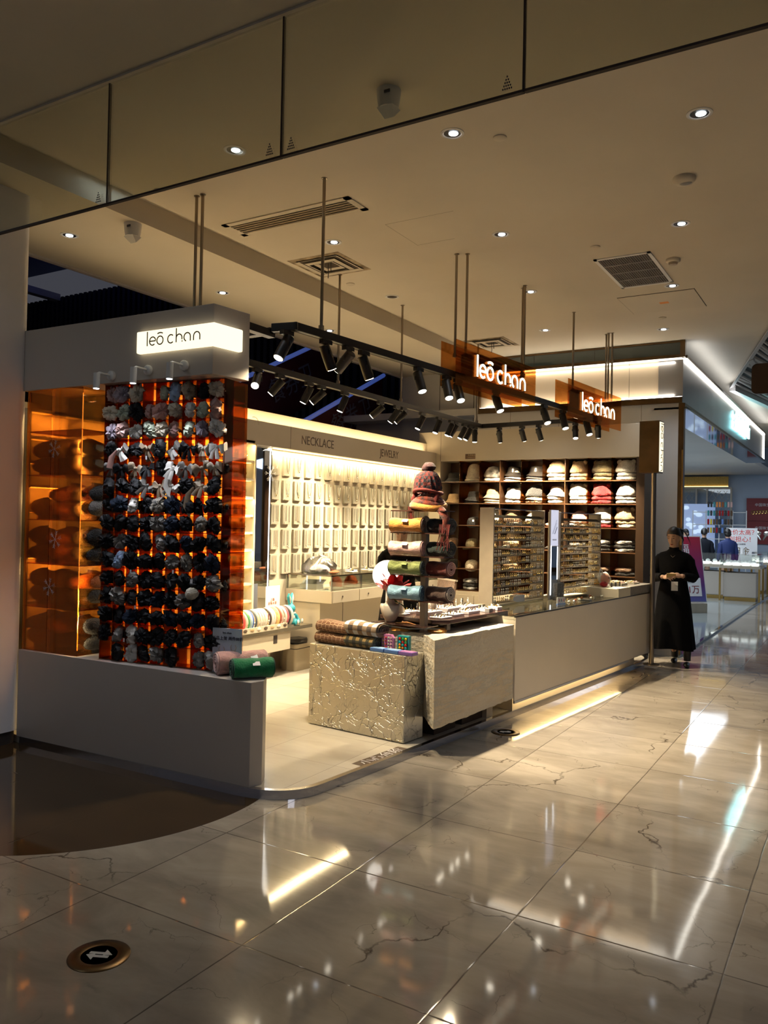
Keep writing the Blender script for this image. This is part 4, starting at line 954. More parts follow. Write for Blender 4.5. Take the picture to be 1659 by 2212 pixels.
# trailing ribbon tails and the pompom
for k, (c, r, mt_, lab) in enumerate(((5.6, 4, 'sc_white', 'long white ribbon tail with black specks trailing over the rack middle'), (7.1, 5, 'sc_taupe', 'long brown satin ribbon looping down on the right of the rack'), (1.2, 3, 'sc_pink', 'short pink ribbon tail near the upper left of the rack'))):
    z = H0 + (NR - 1 - r) * rh + .05; x = c * cwid
    Mk = Matrix.Translation(R0) @ Matrix.Rotation(ra, 4, 'Z')
    o = MB(Mk).tube([(x, -.02, z), (x - .03, -.035, z - .05), (x - .045, -.035, z - .12), (x - .02, -.03, z - .19)][: 4 if k < 2 else 3], [.006, .018, .02, .006][: 4 if k < 2 else 3], 6, flat=.2).build('ribbon', mt_, None, True); tag(o, lab, 'ribbon')
t = thing('pompom_charm', 'fluffy cream pompom charm hanging from the rack at right', 'charm', Matrix.Translation(R0) @ Matrix.Rotation(ra, 4, 'Z') @ Vector((7.25 * cwid, -.04, H0 + 3.9 * rh)), ra)
MB().lathe([(.001, -.04), (.022, -.034), (.036, -.015), (.04, .004), (.032, .026), (.016, .037), (.001, .04)], 24, None, lambda a, r, z: (r + fuzz(a, r, z, .012, 5) * min(1, r * 60), z)).build('pompom', 'hat_cream', t, True)
MB().tube([(0, 0, .035), (.004, 0, .08), (-.002, 0, .10)], .0015, 4).box(-.010, .008, -.004, -.003, .062, .09).build('cord', 'paper_white', t)
for k, (cc, rr) in enumerate(((2.6, 10.1), (5.8, 10.0), (3.6, 4.0), (3.0, 12.0), (2.2, 13.8))):
    o = MB(Matrix.Translation(R0) @ Matrix.Rotation(ra, 4, 'Z')).box(cc * cwid - .006, cc * cwid + .006, -.032, -.031, (NR - rr) * rh - .012, (NR - rr) * rh + .012).build('price_tag', 'paper_white'); tag(o, 'tiny white price tag on the amber rack, %s of five from the top' % ['third', 'second', 'first', 'fourth', 'fifth'][k], 'price tag', 'price tags on the rack')
for k in range(9):
    o = MB(Matrix.Translation(R0) @ Matrix.Rotation(ra, 4, 'Z')).tube([(RL - .05 + .014 * math.sin(i * 1.7 + k), .15 + .02 * math.cos(i * 1.3 + k), .06 + k * .2 + i * .016) for i in range(8)], .006, 6).build('hair_tie', ['sc_black', 'sc_taupe', 'sc_rose'][k % 3], None, True)
    tag(o, 'coiled hair tie in the side wing of the amber rack, %s from the bottom' % ORD[k], 'hair tie', 'hair ties in the rack side wing')
# =================================================================== THINGS ON THE HALF WALL
def spiral_end(R_, turns=3.2, th=.006, n=60):
    return [(R_ * (1 - .82 * i / n) * math.cos(2 * math.pi * turns * i / n), R_ * (1 - .82 * i / n) * math.sin(2 * math.pi * turns * i / n)) for i in range(n + 1)]
def scarf_roll(name, label, cat, M, L_, R_, mt, mt_end, group=None, squash=.92, fringe=False, tagm=True, mt_tag='paper_white', waist=0.0, label_pos=.6):
    """a rolled scarf lying along its local x, resting on z = 0; the spiral shows at both ends"""
    t = thing(name, label, cat, (0, 0, 0), 0, group); t.matrix_world = M
    prof = []; n = 14
    for i in range(n + 1):
        u = i / n; prof.append((R_ * (1 - waist * math.sin(u * math.pi)) * (1 + .02 * math.sin(u * 9)), u * L_))
    Mx_ = Matrix.Translation((0, 0, R_ * squash)) @ Matrix.Diagonal((1, 1, squash, 1)) @ Matrix.Rotation(math.pi / 2, 4, 'Y')
    MB().lathe(prof, 36, Mx_, lambda a, r, z: (r + fuzz(a, r, z, .006, R_ * 99), z)).build('roll', mt, t, True)
    for x, s_ in ((-.001, -1), (L_ + .001, 1)):
        sp_ = [(x + s_ * .004 * (1 + i / 60), p_[0] * .94, R_ * squash + p_[1] * .94 * squash) for i, p_ in enumerate(spiral_end(R_, 3.4))]
        MB().tube(sp_, [R_ * .075] * 61, 6).build('coil_edge', mt_end, t, True)
    if tagm:
        MB().box(L_ * label_pos - .022, L_ * label_pos + .022, -R_ * .62, -R_ * .12, 0, .002, Matrix.Translation((0, 0, 0)) @ Matrix.Translation((0, -R_ * .52, R_ * squash * 1.80)) @ Matrix.Rotation(.62, 4, 'X')).build('woven_tag', mt_tag, t)
    return t
def scarf_mats(n, c, **k): mat(n, c, .95, bump=.9, bscale=110, sheen=.4, var=.12, vscale=30, **k)
scarf_mats('scarf_pink', (.62, .34, .30)); scarf_mats('scarf_green', (.0, .17, .055)); scarf_mats('scarf_green_dark', (.0, .07, .03)); scarf_mats('scarf_mustard', (.52, .22, .03)); scarf_mats('scarf_black', (.02, .02, .022)); scarf_mats('scarf_moss', (.20, .24, .07))
scarf_mats('scarf_dark_green', (.02, .035, .03)); scarf_mats('scarf_red', (.18, .03, .02)); scarf_mats('scarf_blue', (.24, .42, .56)); scarf_mats('scarf_teal', (.03, .09, .14)); scarf_mats('scarf_brown', (.12, .07, .055)); scarf_mats('scarf_pink_light', (.74, .46, .42)); scarf_mats('scarf_cream', (.6, .5, .42))
# poster
PA = Z(468, 1420, .664)
t = thing('promo_poster', 'pale blue acrylic promotion card standing behind the pink scarf roll', 'poster', (-3.385, 3.80, .664), math.radians(14))
MB().box(-.10, .10, 0, .006, 0, .275).build('card', 'paper_blue', t)
text('leo chan', .018, 'ink', frameM(Vector((0, -.001, .248)), Vector((1, 0, 0)), Vector((0, 0, 1))), 'lettering', t)
text('新品上架 两件88折', .026, 'ink', frameM(Vector((.005, -.001, .212)), Vector((1, 0, 0)), Vector((0, 0, 1))), 'lettering', t)
mb = MB()
for (cx_, cz_, r_) in ((-.035, .085, .035), (.045, .10, .036)):
    mb.tube([(cx_ + r_ * math.cos(i * math.pi / 10), -.002, cz_ + r_ * 1.1 * math.sin(i * math.pi / 10)) for i in range(20)], .0016, 4, closed=True)
    for s_ in (-1, 1): mb.tube([(cx_ + s_ * .01, -.002, cz_ + r_), (cx_ + s_ * .02, -.002, cz_ + r_ + .025), (cx_ + s_ * .012, -.002, cz_ + r_ + .04)], .0014, 4)
mb.build('drawing', 'tan_wood', t)
MB().ell((.045, -.002, .075), (.014, .001, .010), 10, 6).build('heart', 'hat_red', t)
# pink and green rolls near the corner
def place_roll(pxa, pya, pxb, pyb, z): a = Z(pxa, pya, z); b = Z(pxb, pyb, z); return a, b
a = Vector((-3.40, 3.73, .664)); ang = math.radians(57)
scarf_roll('rolled_scarf', 'pink fleecy rolled scarf on the corner of the half wall', 'scarf', T(a, ang), .30, .074, 'scarf_pink', 'scarf_pink_light', 'rolled scarves on the half wall', label_pos=.72)
a = Vector((-3.235, 3.66, .664))
scarf_roll('rolled_scarf', 'dark green velvety rolled scarf in front of the pink one', 'scarf', T((a.x, a.y + .025, a.z), math.radians(53)), .24, .064, 'scarf_green', 'scarf_green_dark', 'rolled scarves on the half wall', label_pos=.55)
# =================================================================== DESK, HEADBANDS, RABBIT, BIN
mat('desk_top', (.10, .085, .06), .15, coat=.3)
DX, DY0, DY1 = -4.95, 4.25, 6.87
t = thing('wall_desk', 'low cream desk with a dark glass top under the earring shelves', 'desk', (DX, DY0, .05))
MB().box(XL - DX + .0, .0, 0, DY1 - DY0, .455, .49).build('desk_top', 'desk_top', t, bevel=.003)
MB().box(XL - DX + .0, -.02, 0, DY1 - DY0 - .35, .27, .455).build('drawer_box', 'cream_laminate', t)
MB().box(XL - DX + .0, -.22, 0, DY1 - DY0 - .42, .0, .27).build('recessed_base', 'taupe', t)
MB().box(-.021, -.018, DY1 - DY0 - .62, DY1 - DY0 - .56, .35, .43).build('socket', 'groove', t)
MB().box(XL - DX, XL - DX + .02, .0, DY1 - DY0, 0, .455).build('rear_board', 'taupe', t)
# headband stand: a long rod with coloured headbands
hbx, hbz = DX - .10, .05 + .49
cols = [(.75, .35, .1), (.9, .8, .6), (.85, .7, .6), (.7, .1, .1), (.85, .75, .6), (.1, .35, .15), (.5, .7, .85), (.05, .12, .5), (.08, .10, .12), (.85, .72, .5), (.9, .85, .75), (.88, .8, .68), (.9, .85, .75), (.85, .7, .5), (.03, .02, .02), (.9, .85, .8), (.85, .8, .7), (.8, .45, .15), (.9, .75, .3), (.35, .08, .05), (.85, .6, .5), (.9, .8, .7), (.55, .12, .15), (.06, .05, .06), (.8, .78, .72)]
t = thing('headband_stand', 'clear acrylic bar stand for headbands on the low desk', 'stand', (hbx, 4.95, hbz))
MB().tube([(0, .7, .075), (0, 1.68, .075)], .012, 8).box(-.05, .05, 1.66, 1.68, 0, .10).box(-.05, .05, .70, .72, 0, .10).build('bar', 'white_plastic', t)
ym, = [4.98]
for k, c_ in enumerate(cols):
    mn = 'band_%d' % k; mat(mn, c_, .45)
    y = 5.70 + k * .035
    o = MB().tube([(.085 * math.sin(a) * 1.0, .0, .098 * math.cos(a)) for a in [math.radians(-142 + 284 * i / 22) for i in range(23)]], .007 if k % 3 else .009, 6, flat=1.4).build('headband', mn, None, True)
    o.location = (hbx + .0, y, hbz + .105); o.rotation_euler = (0, 0, rnd.uniform(-.12, .12))
    tag(o, 'headband on the desk bar stand, %s from the corner, %s one' % (ORD[k], {0: 'orange', 3: 'red', 5: 'green', 6: 'light blue', 7: 'deep blue', 8: 'dark slate', 14: 'black', 17: 'tan', 18: 'yellow', 19: 'dark red', 22: 'crimson', 23: 'black'}.get(k, 'pale')), 'headband', 'headbands on the bar stand')
t = thing('hair_claw_card', 'low cream tray of patterned hair clips in front of the headbands', 'hair clip tray', (DX - .035, 5.45, hbz))
MB().box(-.03, .03, 0, 1.0, 0, .05).build('tray', 'cream_laminate', t)
for k in range(10): MB().ell((.032, .06 + k * .1, .03), (.004, .03, .016), 8, 6).build('clip', ['ink_brown', 'tan_wood', 'pearl'][k % 3], t, True)
# leaflet
P = onX(592, 1300, DX - .22)
t = thing('price_leaflet', 'white printed leaflet standing behind the blue rabbit', 'leaflet', (DX - .25, 6.46, .54), math.radians(90))
MB().box(-.06, .17, 0, .003, 0, .40).build('sheet', 'paper_white', t)
text('上新\n全场 8 折', .035, 'hat_rust', frameM(Vector((.05, -.001, .24)), Vector((1, 0, 0)), Vector((0, 0, 1))), 'lettering', t)
# rabbit
mat('rabbit_blue', (.03, .33, .42), .6, bump=.3, bscale=60); mat('rabbit_light', (.70, .72, .70), .7)
t = thing('toy_rabbit', 'turquoise toy rabbit sitting on the desk end', 'toy', (DX - .13, 6.66, .54), math.radians(18))
def skinbody(parts, name, mt, parent, vox=.004, sm=True, fold=0):
    """joins overlapping limbs into one continuous surface"""
    o = parts.build(name, mt, parent, True)
    r = o.modifiers.new('fuse', 'REMESH'); r.mode = 'VOXEL'; r.voxel_size = vox; r.use_smooth_shade = True
    s_ = o.modifiers.new('smooth', 'SMOOTH'); s_.iterations = 3; s_.factor = .5
    return o
rb = MB().ell((0, 0, .075), (.05, .055, .065)).ell((0, -.002, .165), (.05, .055, .05), 16, 10)
for s_ in (-1, 1):
    rb.tube([(.0, s_ * .022, .20), (-.004, s_ * .035, .25), (-.006, s_ * .05, .295), (-.004, s_ * .055, .325)], [.014, .021, .022, .008], 10, flat=.7)
    rb.tube([(.02, s_ * .045, .11), (.045, s_ * .062, .085), (.06, s_ * .062, .05)], [.018, .018, .016], 8)
    rb.tube([(.0, s_ * .03, .035), (.05, s_ * .055, .03), (.085, s_ * .06, .033)], [.028, .024, .028], 10)
skinbody(rb, 'body', 'rabbit_blue', t, .005)
for s_ in (-1, 1):
    MB().ell((.108, s_ * .06, .036), (.010, .026, .026), 12, 8).build('foot_pad', 'rabbit_light', t, True)
    MB().tube([(.006, s_ * .028, .22), (.008, s_ * .042, .27), (.004, s_ * .053, .305)], [.006, .012, .006], 8).build('inner_ear', 'rabbit_light', t, True)
    MB().ell((.042, s_ * .018, .178), .005, 8, 6).build('eye', 'black_satin', t, True)
MB().tube([(.045, -.006, .16), (.05, 0, .154), (.045, .006, .16)], .0015, 4).build('mouth', 'black_satin', t)
for s_ in (-1, 1): MB().ell((.045, s_ * .014, .12), (.006, .014, .008), 8, 6).build('bow_tie', 'rabbit_light', t, True)
# bin
t = thing('waste_bin', 'beige rounded waste bin with a dark liner under the desk', 'waste bin', (-5.14, 6.86, .05), 0)
def rrect(w, d, r, n=5): return [(sx * (w - r) + r * math.cos(a), sy * (d - r) + r * math.sin(a)) for sx, sy, a0 in ((1, 1, 0), (-1, 1, 90), (-1, -1, 180), (1, -1, 270)) for a in [math.radians(a0 + 90 * i / n) for i in range(n + 1)]]
MB().prism(rrect(.10, .15, .03), 0, .225).build('body', 'bin_plastic', t, bevel=.002)
MB().prism(rrect(.098, .148, .03), .225, .235).build('dark_gap', 'groove', t)
MB().prism(rrect(.102, .152, .03), .235, .275).build('rim', 'bin_plastic', t)
mat('liner', (.02, .02, .022), .3)
MB().lathe([(.085, 0), (.10, .03), (.09, .05), (.03, .045), (.001, .05)], 20, T((0, 0, .275)) @ Matrix.Diagonal((1, 1.4, 1, 1)), lambda a, r, z: (r + fuzz(a, r, z, .02, 4), z)).build('liner', 'liner', t, True)
# =================================================================== GLASS CASE along the necklace wall
GX, GY0, GY1 = -4.77, 6.95, 9.55
t = thing('jewelry_case', 'cream glass topped jewellery case with drawers below the necklace boards', 'display case', (GX, GY0, .05))
wx = XL - GX + .005
MB().box(wx, -.16, .02, GY1 - GY0, 0, .70).build('lower_cabinet', 'cream_laminate', t)
MB().box(-.161, -.157, .45, .454, .02, .69).box(-.161, -.157, 1.3, 1.304, .02, .69).build('door_gap', 'groove', t)
MB().box(wx, 0, 0, GY1 - GY0, .70, .83).build('drawer_box', 'cream_laminate', t, bevel=.003)
for k in range(5):
    d_ = MB().box(0, .004, .02 + k * .52, .52 + k * .52 - .006, .705, .825).build('drawer', 'cream_laminate', t)
    MB().ell((.006, .20 + k * .52, .765), (.004, .012, .012), 10, 6).build('lock', 'ink_brown', d_, True)
MB().box(wx, -.002, .004, GY1 - GY0, .985, .995).build('glass_top', 'case_glass', t)
MB().box(-.008, -.002, .004, GY1 - GY0, .83, .985).build('glass_front', 'case_glass', t)
MB().box(wx, -.01, .004, .010, .83, .985).build('glass_end', 'case_glass', t)
for (x, y) in ((-.02, .006), (wx + .01, .006), (-.02, .58), (-.02, 1.2), (-.02, 1.8)): MB().box(x, x + .016, y, y + .012, .83, .985).build('glass_post', 'steel', t)
MB().box(wx, -.002, .002, .012, .982, .996).box(-.012, -.002, .002, GY1 - GY0, .982, .996).build('edge_trim', 'rod_steel', t)
mat('orange_cloth', (.75, .14, .03), .7, bump=.4, bscale=30); mat('velvet_cream', (.70, .64, .50), .9)
cz = .05 + .832
def crumple(loc, s, mt, name, label, cat, sd, sq=.5, group=None, rz=0):
    o = MB().lathe([(.001, 0), (.7, 0), (1, .15), (.95, .5), (.7, .85), (.35, 1.0), (.001, 1.0)], 26, Matrix.Diagonal((s[0], s[1], s[2], 1)), lambda a, r, z: (r * (1 + .22 * noise.noise(Vector((math.cos(a) * 2 + sd, math.sin(a) * 2, z * 3)))), z * (1 + .3 * noise.noise(Vector((math.cos(a) * 2, math.sin(a) * 2 + sd, 1)))) if z > 0 else 0)).build(name, mt, None, True)
    o.location = loc; o.rotation_euler = (0, 0, rz); return tag(o, label, cat, group)
for k, (y, x, sx, sy, sz) in enumerate(((7.22, -.16, .08, .16, .02), (7.55, -.14, .09, .15, .025), (7.95, -.14, .09, .2, .02), (8.4, -.15, .09, .2, .02))):
    crumple((GX + x, y, cz), (sx, sy, sz), 'velvet_cream', 'jewelry_pad', 'flat cream jewellery pad inside the glass case, %s from the near end' % ORD[k], 'tray', k, group='pads inside the case')
crumple((GX - .22, 7.35, cz), (.06, .09, .11), 'orange_cloth', 'orange_pouch', 'bright orange cloth pouch inside the glass case, nearest its end', 'pouch', 3)
crumple((GX - .2, 7.62, cz), (.05, .12, .12), 'orange_cloth', 'orange_pouch', 'wide orange cloth pouch inside the glass case, behind the glass joint', 'pouch', 8)
t = thing('white_carton', 'open white carton lying inside the case end', 'box', (GX - .38, 7.12, cz), .5)
MB().box(-.12, .12, -.05, .05, 0, .05).build('carton', 'paper_white', t); MB().add([(-.12, .05, .05), (.12, .05, .05), (.15, .11, .09), (-.10, .11, .09)], [(0, 1, 2, 3)]).build('flap', 'paper_white', t)
tz = .05 + .997
crumple((GX - .33, 7.18, tz), (.17, .22, .17), 'bag_film', 'plastic_bag', 'crumpled clear plastic bag of goods on the case end', 'plastic bag', 5)
crumple((GX - .33, 7.18, tz), (.10, .15, .09), 'paper_white', 'packed_goods', 'white packed goods inside the clear plastic bag', 'packed goods', 6)
crumple((GX - .30, 8.75, tz), (.15, .28, .13), 'bag_film', 'plastic_bag', 'clear plastic bag farther along the case', 'plastic bag', 9)
crumple((GX - .30, 8.75, tz), (.10, .2, .09), 'velvet_cream', 'packed_goods', 'cream packed goods inside the farther bag', 'packed goods', 2)
t = thing('leather_slippers', 'pair of small brown leather bow pieces on the glass case', 'accessory', (GX - .12, 7.20, tz), .5)
for s_ in (-1, 1): MB().ell((0, s_ * .07, .02), (.045, .065, .018), 14, 8, T((0, 0, 0), s_ * .3)).build('leaf', 'hat_rust', t, True)
for k in range(6):
    o = MB().box(-.05, .05, -.06, .06, 0, .012 + .004 * (k % 3)).build('jewelry_tray', ['velvet_cream', 'paper_white'][k % 2], None, bevel=.003); o.location = (GX - .15 - .12 * (k % 2), 7.55 + k * .17, tz); tag(o, 'small pale jewellery tray on top of the glass case, %s from its near end' % ORD[k], 'tray', 'trays on the case top')
    for q in range(3):
        w_ = MB().ell((0, 0, .006), (.012, .016, .008), 8, 5).build('hair_clip', ['black_satin', 'brass_jewel', 'pearl'][(q + k) % 3], None, True); w_.location = (GX - .12 - .12 * (k % 2) - .03 * q, 7.53 + k * .17 + .02 * q, tz + .02); tag(w_, 'tiny %s hair clip, %s on the %s tray of the glass case' % (['black', 'gold', 'pearl'][(q + k) % 3], ORD[q], ORD[k]), 'hair clip', 'clips on the case trays')
# =================================================================== SILVER CRACKLE BLOCK
m_, N, L, b = nt('silver_crackle')
tc = N.new('ShaderNodeTexCoord'); wb = N.new('ShaderNodeTexNoise'); wb.inputs['Scale'].default_value = 5; wb.inputs['Detail'].default_value = 4; L.new(tc.outputs['Object'], wb.inputs['Vector'])
ad = N.new('ShaderNodeMixRGB'); ad.blend_type = 'ADD'; ad.inputs[0].default_value = .22; L.new(tc.outputs['Object'], ad.inputs[1]); L.new(wb.outputs['Color'], ad.inputs[2])
hs = None
for scv, th, wt in ((10.0, .035, 1.0), (21.0, .05, .55)):
    vr = N.new('ShaderNodeTexVoronoi'); vr.feature = 'DISTANCE_TO_EDGE'; vr.inputs['Scale'].default_value = scv; L.new(ad.outputs[0], vr.inputs['Vector'])
    mr = N.new('ShaderNodeMapRange'); mr.inputs['From Max'].default_value = th; mr.inputs['To Min'].default_value = wt; mr.inputs['To Max'].default_value = 0; L.new(vr.outputs['Distance'], mr.inputs['Value'])
    gt = N.new('ShaderNodeTexNoise'); gt.inputs['Scale'].default_value = scv * .5; L.new(tc.outputs['Object'], gt.inputs['Vector'])
    mr2 = N.new('ShaderNodeMapRange'); mr2.inputs['From Min'].default_value = .42; mr2.inputs['From Max'].default_value = .56; L.new(gt.outputs['Fac'], mr2.inputs['Value'])
    mm = N.new('ShaderNodeMath'); mm.operation = 'MULTIPLY'; L.new(mr.outputs[0], mm.inputs[0]); L.new(mr2.outputs[0], mm.inputs[1])
    if hs is None: hs = mm.outputs[0]
    else:
        a2 = N.new('ShaderNodeMath'); a2.operation = 'ADD'; L.new(hs, a2.inputs[0]); L.new(mm.outputs[0], a2.inputs[1]); hs = a2.outputs[0]
bp = N.new('ShaderNodeBump'); bp.inputs['Strength'].default_value = 1; bp.inputs['Distance'].default_value = -.006; L.new(hs, bp.inputs['Height']); L.new(bp.outputs[0], b.inputs['Normal'])
mx = N.new('ShaderNodeMixRGB'); mx.inputs[1].default_value = (.80, .77, .68, 1); mx.inputs[2].default_value = (.14, .12, .10, 1)
m5 = N.new('ShaderNodeMath'); m5.operation = 'MULTIPLY'; m5.inputs[1].default_value = .8; m5.use_clamp = True; L.new(hs, m5.inputs[0]); L.new(m5.outputs[0], mx.inputs[0]); L.new(mx.outputs[0], b.inputs['Base Color'])
b.inputs['Metallic'].default_value = .88; b.inputs['Roughness'].default_value = .34
SV = -1.44
t = thing('silver_block', 'square display block with silver crackled skin, in front of the stone block', 'display block', K(-1.01, SV, .05), KR)
MB().box(0, .90, 0, .245, .004, .620).build('block', 'silver_crackle', t, bevel=.006)
MB().box(.01, .89, .01, .235, 0, .004).build('foot', 'groove', t)
# =================================================================== STONE BLOCK
m_, N, L, b = nt('rough_stone')
tc = N.new('ShaderNodeTexCoord'); mp = N.new('ShaderNodeMapping'); mp.inputs['Scale'].default_value = (.8, .8, 6.0); mp.inputs['Rotation'].default_value = (.16, 0, 0); L.new(tc.outputs['Object'], mp.inputs['Vector'])
n1 = N.new('ShaderNodeTexNoise'); n1.inputs['Scale'].default_value = 1.15; n1.inputs['Detail'].default_value = 12; n1.inputs['Roughness'].default_value = .68; n1.inputs['Distortion'].default_value = .25; L.new(mp.outputs[0], n1.inputs['Vector'])
rp = N.new('ShaderNodeValToRGB'); cr = rp.color_ramp; cr.elements[0].position = .30; cr.elements[0].color = (.60, .55, .45, 1); cr.elements[1].position = .74; cr.elements[1].color = (.58, .53, .43, 1)
for p_, c_ in ((.44, (.63, .57, .46)), (.515, (.60, .51, .37)), (.545, (.50, .48, .42)), (.575, (.61, .56, .46)), (.68, (.61, .56, .46))):
    e_ = cr.elements.new(p_); e_.color = (*c_, 1)
L.new(n1.outputs['Fac'], rp.inputs[0]); L.new(rp.outputs[0], b.inputs['Base Color']); b.inputs['Roughness'].default_value = .85
n2 = N.new('ShaderNodeTexNoise'); n2.inputs['Scale'].default_value = 42; n2.inputs['Detail'].default_value = 5; L.new(tc.outputs['Object'], n2.inputs['Vector'])
bp = N.new('ShaderNodeBump'); bp.inputs['Strength'].default_value = .8; bp.inputs['Distance'].default_value = .012; L.new(n2.outputs['Fac'], bp.inputs['Height']); L.new(bp.outputs[0], b.inputs['Normal'])
t = thing('stone_block', 'rough layered stone counter block floating above the kiosk edge', 'display block', K(-.50, -1.39, .05), KR)
bm = bmesh.new()
bmesh.ops.create_cube(bm, size=1)
for v in bm.verts: v.co = Vector(((v.co.x + .5) * .605, (v.co.y + .5) * 1.185, .15 + (v.co.z + .5) * .60))
bmesh.ops.subdivide_edges(bm, edges=bm.edges[:], cuts=22, use_grid_fill=True)
for v in bm.verts:
    ym_ = .215 if v.co.x < .37 else .215 * (.605 - v.co.x) / .235
    v.co.y = ym_ + v.co.y / 1.185 * (1.185 - ym_)
    c_ = v.co; n_1 = noise.noise(c_ * 9); n_2 = noise.noise(c_ * 24 + Vector((5, 0, 0)))
    ed = min(abs(c_.x - .605), 1) < .001
    rough_ = .004 if (ed and .2 < c_.z < .72) else .012
    v.co += Vector((n_1 * rough_ * (0.6 if c_.x > .5 else 1), n_2 * rough_ * .7, (n_1 + n_2) * .007 if (c_.z < .16 or c_.z > .74) else 0))
    if c_.z < .30 and c_.x > .5: v.co.x -= .0; v.co.z += max(0, (1.0 - c_.y / 1.185)) * -.02
    # the near corner tapers to a chipped vertical arris
me = bpy.data.meshes.new('stone'); bm.to_mesh(me); bm.free(); me.materials.append(MAT['rough_stone'])
me.polygons.foreach_set('use_smooth', [True] * len(me.polygons))
if hasattr(me, 'set_sharp_from_angle'): me.set_sharp_from_angle(angle=math.radians(60))
link('stone', me, t)
MB().box(.10, .42, .30, .60, 0, .16).build('foot', 'groove', t)
MB().box(.42, .46, 1.02, 1.12, 0, .16).build('leg', 'taupe', t)
MB().box(.08, .42, .7, 1.1, 0, .16).build('foot', 'groove', t)
# brown tray table on top of the stone
tt_ = thing('brown_display_tray', 'dark brown glossy jewellery tray table raised over the stone block', 'display tray', K(-.62, -1.08, .80), KR)
MB().prism([(0, .02), (.50, .0), (.595, .10), (.595, 1.02), (.52, 1.06), (.0, 1.06)], .065, .095).build('tray_top', 'brown_tray', tt_, bevel=.003)
MB().box(.03, .53, .06, 1.0, .05, .065).build('under_frame', 'black_satin', tt_)
for x, y in ((.06, .1), (.5, .16), (.06, .95), (.5, .90)): MB().box(x, x + .03, y, y + .05, -.005, .05).build('leg', 'taupe', tt_)
TZ = .80 + .096
# glass shelf with the bust
t = thing('glass_shelf', 'small dark glass shelf carrying the necklace bust beside the scarf pole', 'shelf', K(-.60, -1.30, .80), KR)
MB().box(0, .50, .10, .27, .045, .052).build('shelf', 'brown_tray', t)
MB().box(.12, .14, .2, .22, .0, .045).box(.42, .44, .2, .22, .0, .045).build('leg', 'taupe', t)
MB().tube([(.0, .0, .05), (.45, -.03, .05), (.60, .14, .048)], .005, 6).build('rail', 'black_metal', t)
mat('fabric_orange', (.62, .28, .04), .6, bump=.5, bscale=40)
for k, (u, v, s_) in enumerate(((-.36, -1.10, .10), (-.14, -1.02, .10))):
    crumple(K(u, v, .795), (s_, .09, .04), 'fabric_orange', 'orange_scarf', 'orange fabric piece lying on the stone top, %s' % ['left of the pole', 'behind the pole'][k], 'scarf', k, rz=KR)
t = thing('wooden_hair_clip', 'orange brown claw clip on the orange fabric', 'hair clip', K(-.33, -1.12, .845), KR)
MB().tube([(-.09, 0, .004), (0, .01, .012), (.09, 0, .004)], [.004, .012, .006], 8).tube([(-.02, 0, .012), (-.06, .04, .014)], .006, 6).build('claw', 'wood_orange', t, True)
# blankets on the silver block
m_, N, L, b = nt('brown_lattice')
def pattern_mat(name, kind):
    m_, N, L, b = nt(name); tc = N.new('ShaderNodeTexCoord'); b.inputs['Roughness'].default_value = .95; b.inputs['Sheen Weight'].default_value = .3
    if kind == 'lattice':
        vr = N.new('ShaderNodeTexVoronoi'); vr.feature = 'DISTANCE_TO_EDGE'; vr.inputs['Scale'].default_value = 26; vr.inputs['Randomness'].default_value = .35; L.new(tc.outputs['Object'], vr.inputs['Vector'])
        mr = N.new('ShaderNodeMapRange'); mr.inputs['From Min'].default_value = .03; mr.inputs['From Max'].default_value = .07; L.new(vr.outputs['Distance'], mr.inputs['Value'])
        mx = N.new('ShaderNodeMixRGB'); mx.inputs[1].default_value = (.50, .33, .2, 1); mx.inputs[2].default_value = (.17, .075, .035, 1); L.new(mr.outputs[0], mx.inputs[0]); L.new(mx.outputs[0], b.inputs['Base Color'])
    else:
        ck = [N.new('ShaderNodeMath') for _ in range(2)]
        sp = N.new('ShaderNodeSeparateXYZ'); L.new(tc.outputs['Object'], sp.inputs[0]); outs = []
        fx, fz = (11.5, 13.0) if kind == 'check' else (16, 18)
        for i, (o_, f_) in enumerate(((sp.outputs[0], fx), (sp.outputs[2], fz))):
            a_ = N.new('ShaderNodeMath'); a_.operation = 'MULTIPLY'; a_.inputs[1].default_value = f_; L.new(o_, a_.inputs[0])
            b_ = N.new('ShaderNodeMath'); b_.operation = 'FRACT'; L.new(a_.outputs[0], b_.inputs[0])
            c_ = N.new('ShaderNodeMath'); c_.operation = 'GREATER_THAN'; c_.inputs[1].default_value = .5; L.new(b_.outputs[0], c_.inputs[0]); outs.append(c_.outputs[0])
        s_ = N.new('ShaderNodeMath'); s_.operation = 'ADD'; L.new(outs[0], s_.inputs[0]); L.new(outs[1], s_.inputs[1])
        d_ = N.new('ShaderNodeMath'); d_.operation = 'DIVIDE'; d_.inputs[1].default_value = 2.0; L.new(s_.outputs[0], d_.inputs[0])
        rp = N.new('ShaderNodeValToRGB'); rp.color_ramp.interpolation = 'CONSTANT'; cs = ((.56, .58, .60), (.22, .15, .09), (.04, .025, .02)) if kind == 'check' else ((.33, .22, .08), (.05, .045, .02), (.012, .012, .01))
        rp.color_ramp.elements[0].color = (*cs[0], 1); rp.color_ramp.elements[1].position = .75; rp.color_ramp.elements[1].color = (*cs[2], 1); e_ = rp.color_ramp.elements.new(.25); e_.color = (*cs[1], 1)
        L.new(d_.outputs[0], rp.inputs[0]); L.new(rp.outputs[0], b.inputs['Base Color'])
    nn = N.new('ShaderNodeTexNoise'); nn.inputs['Scale'].default_value = 120; L.new(tc.outputs['Object'], nn.inputs['Vector'])
    bp = N.new('ShaderNodeBump'); bp.inputs['Strength'].default_value = .5; bp.inputs['Distance'].default_value = .004; L.new(nn.outputs['Fac'], bp.inputs['Height']); L.new(bp.outputs[0], b.inputs['Normal'])
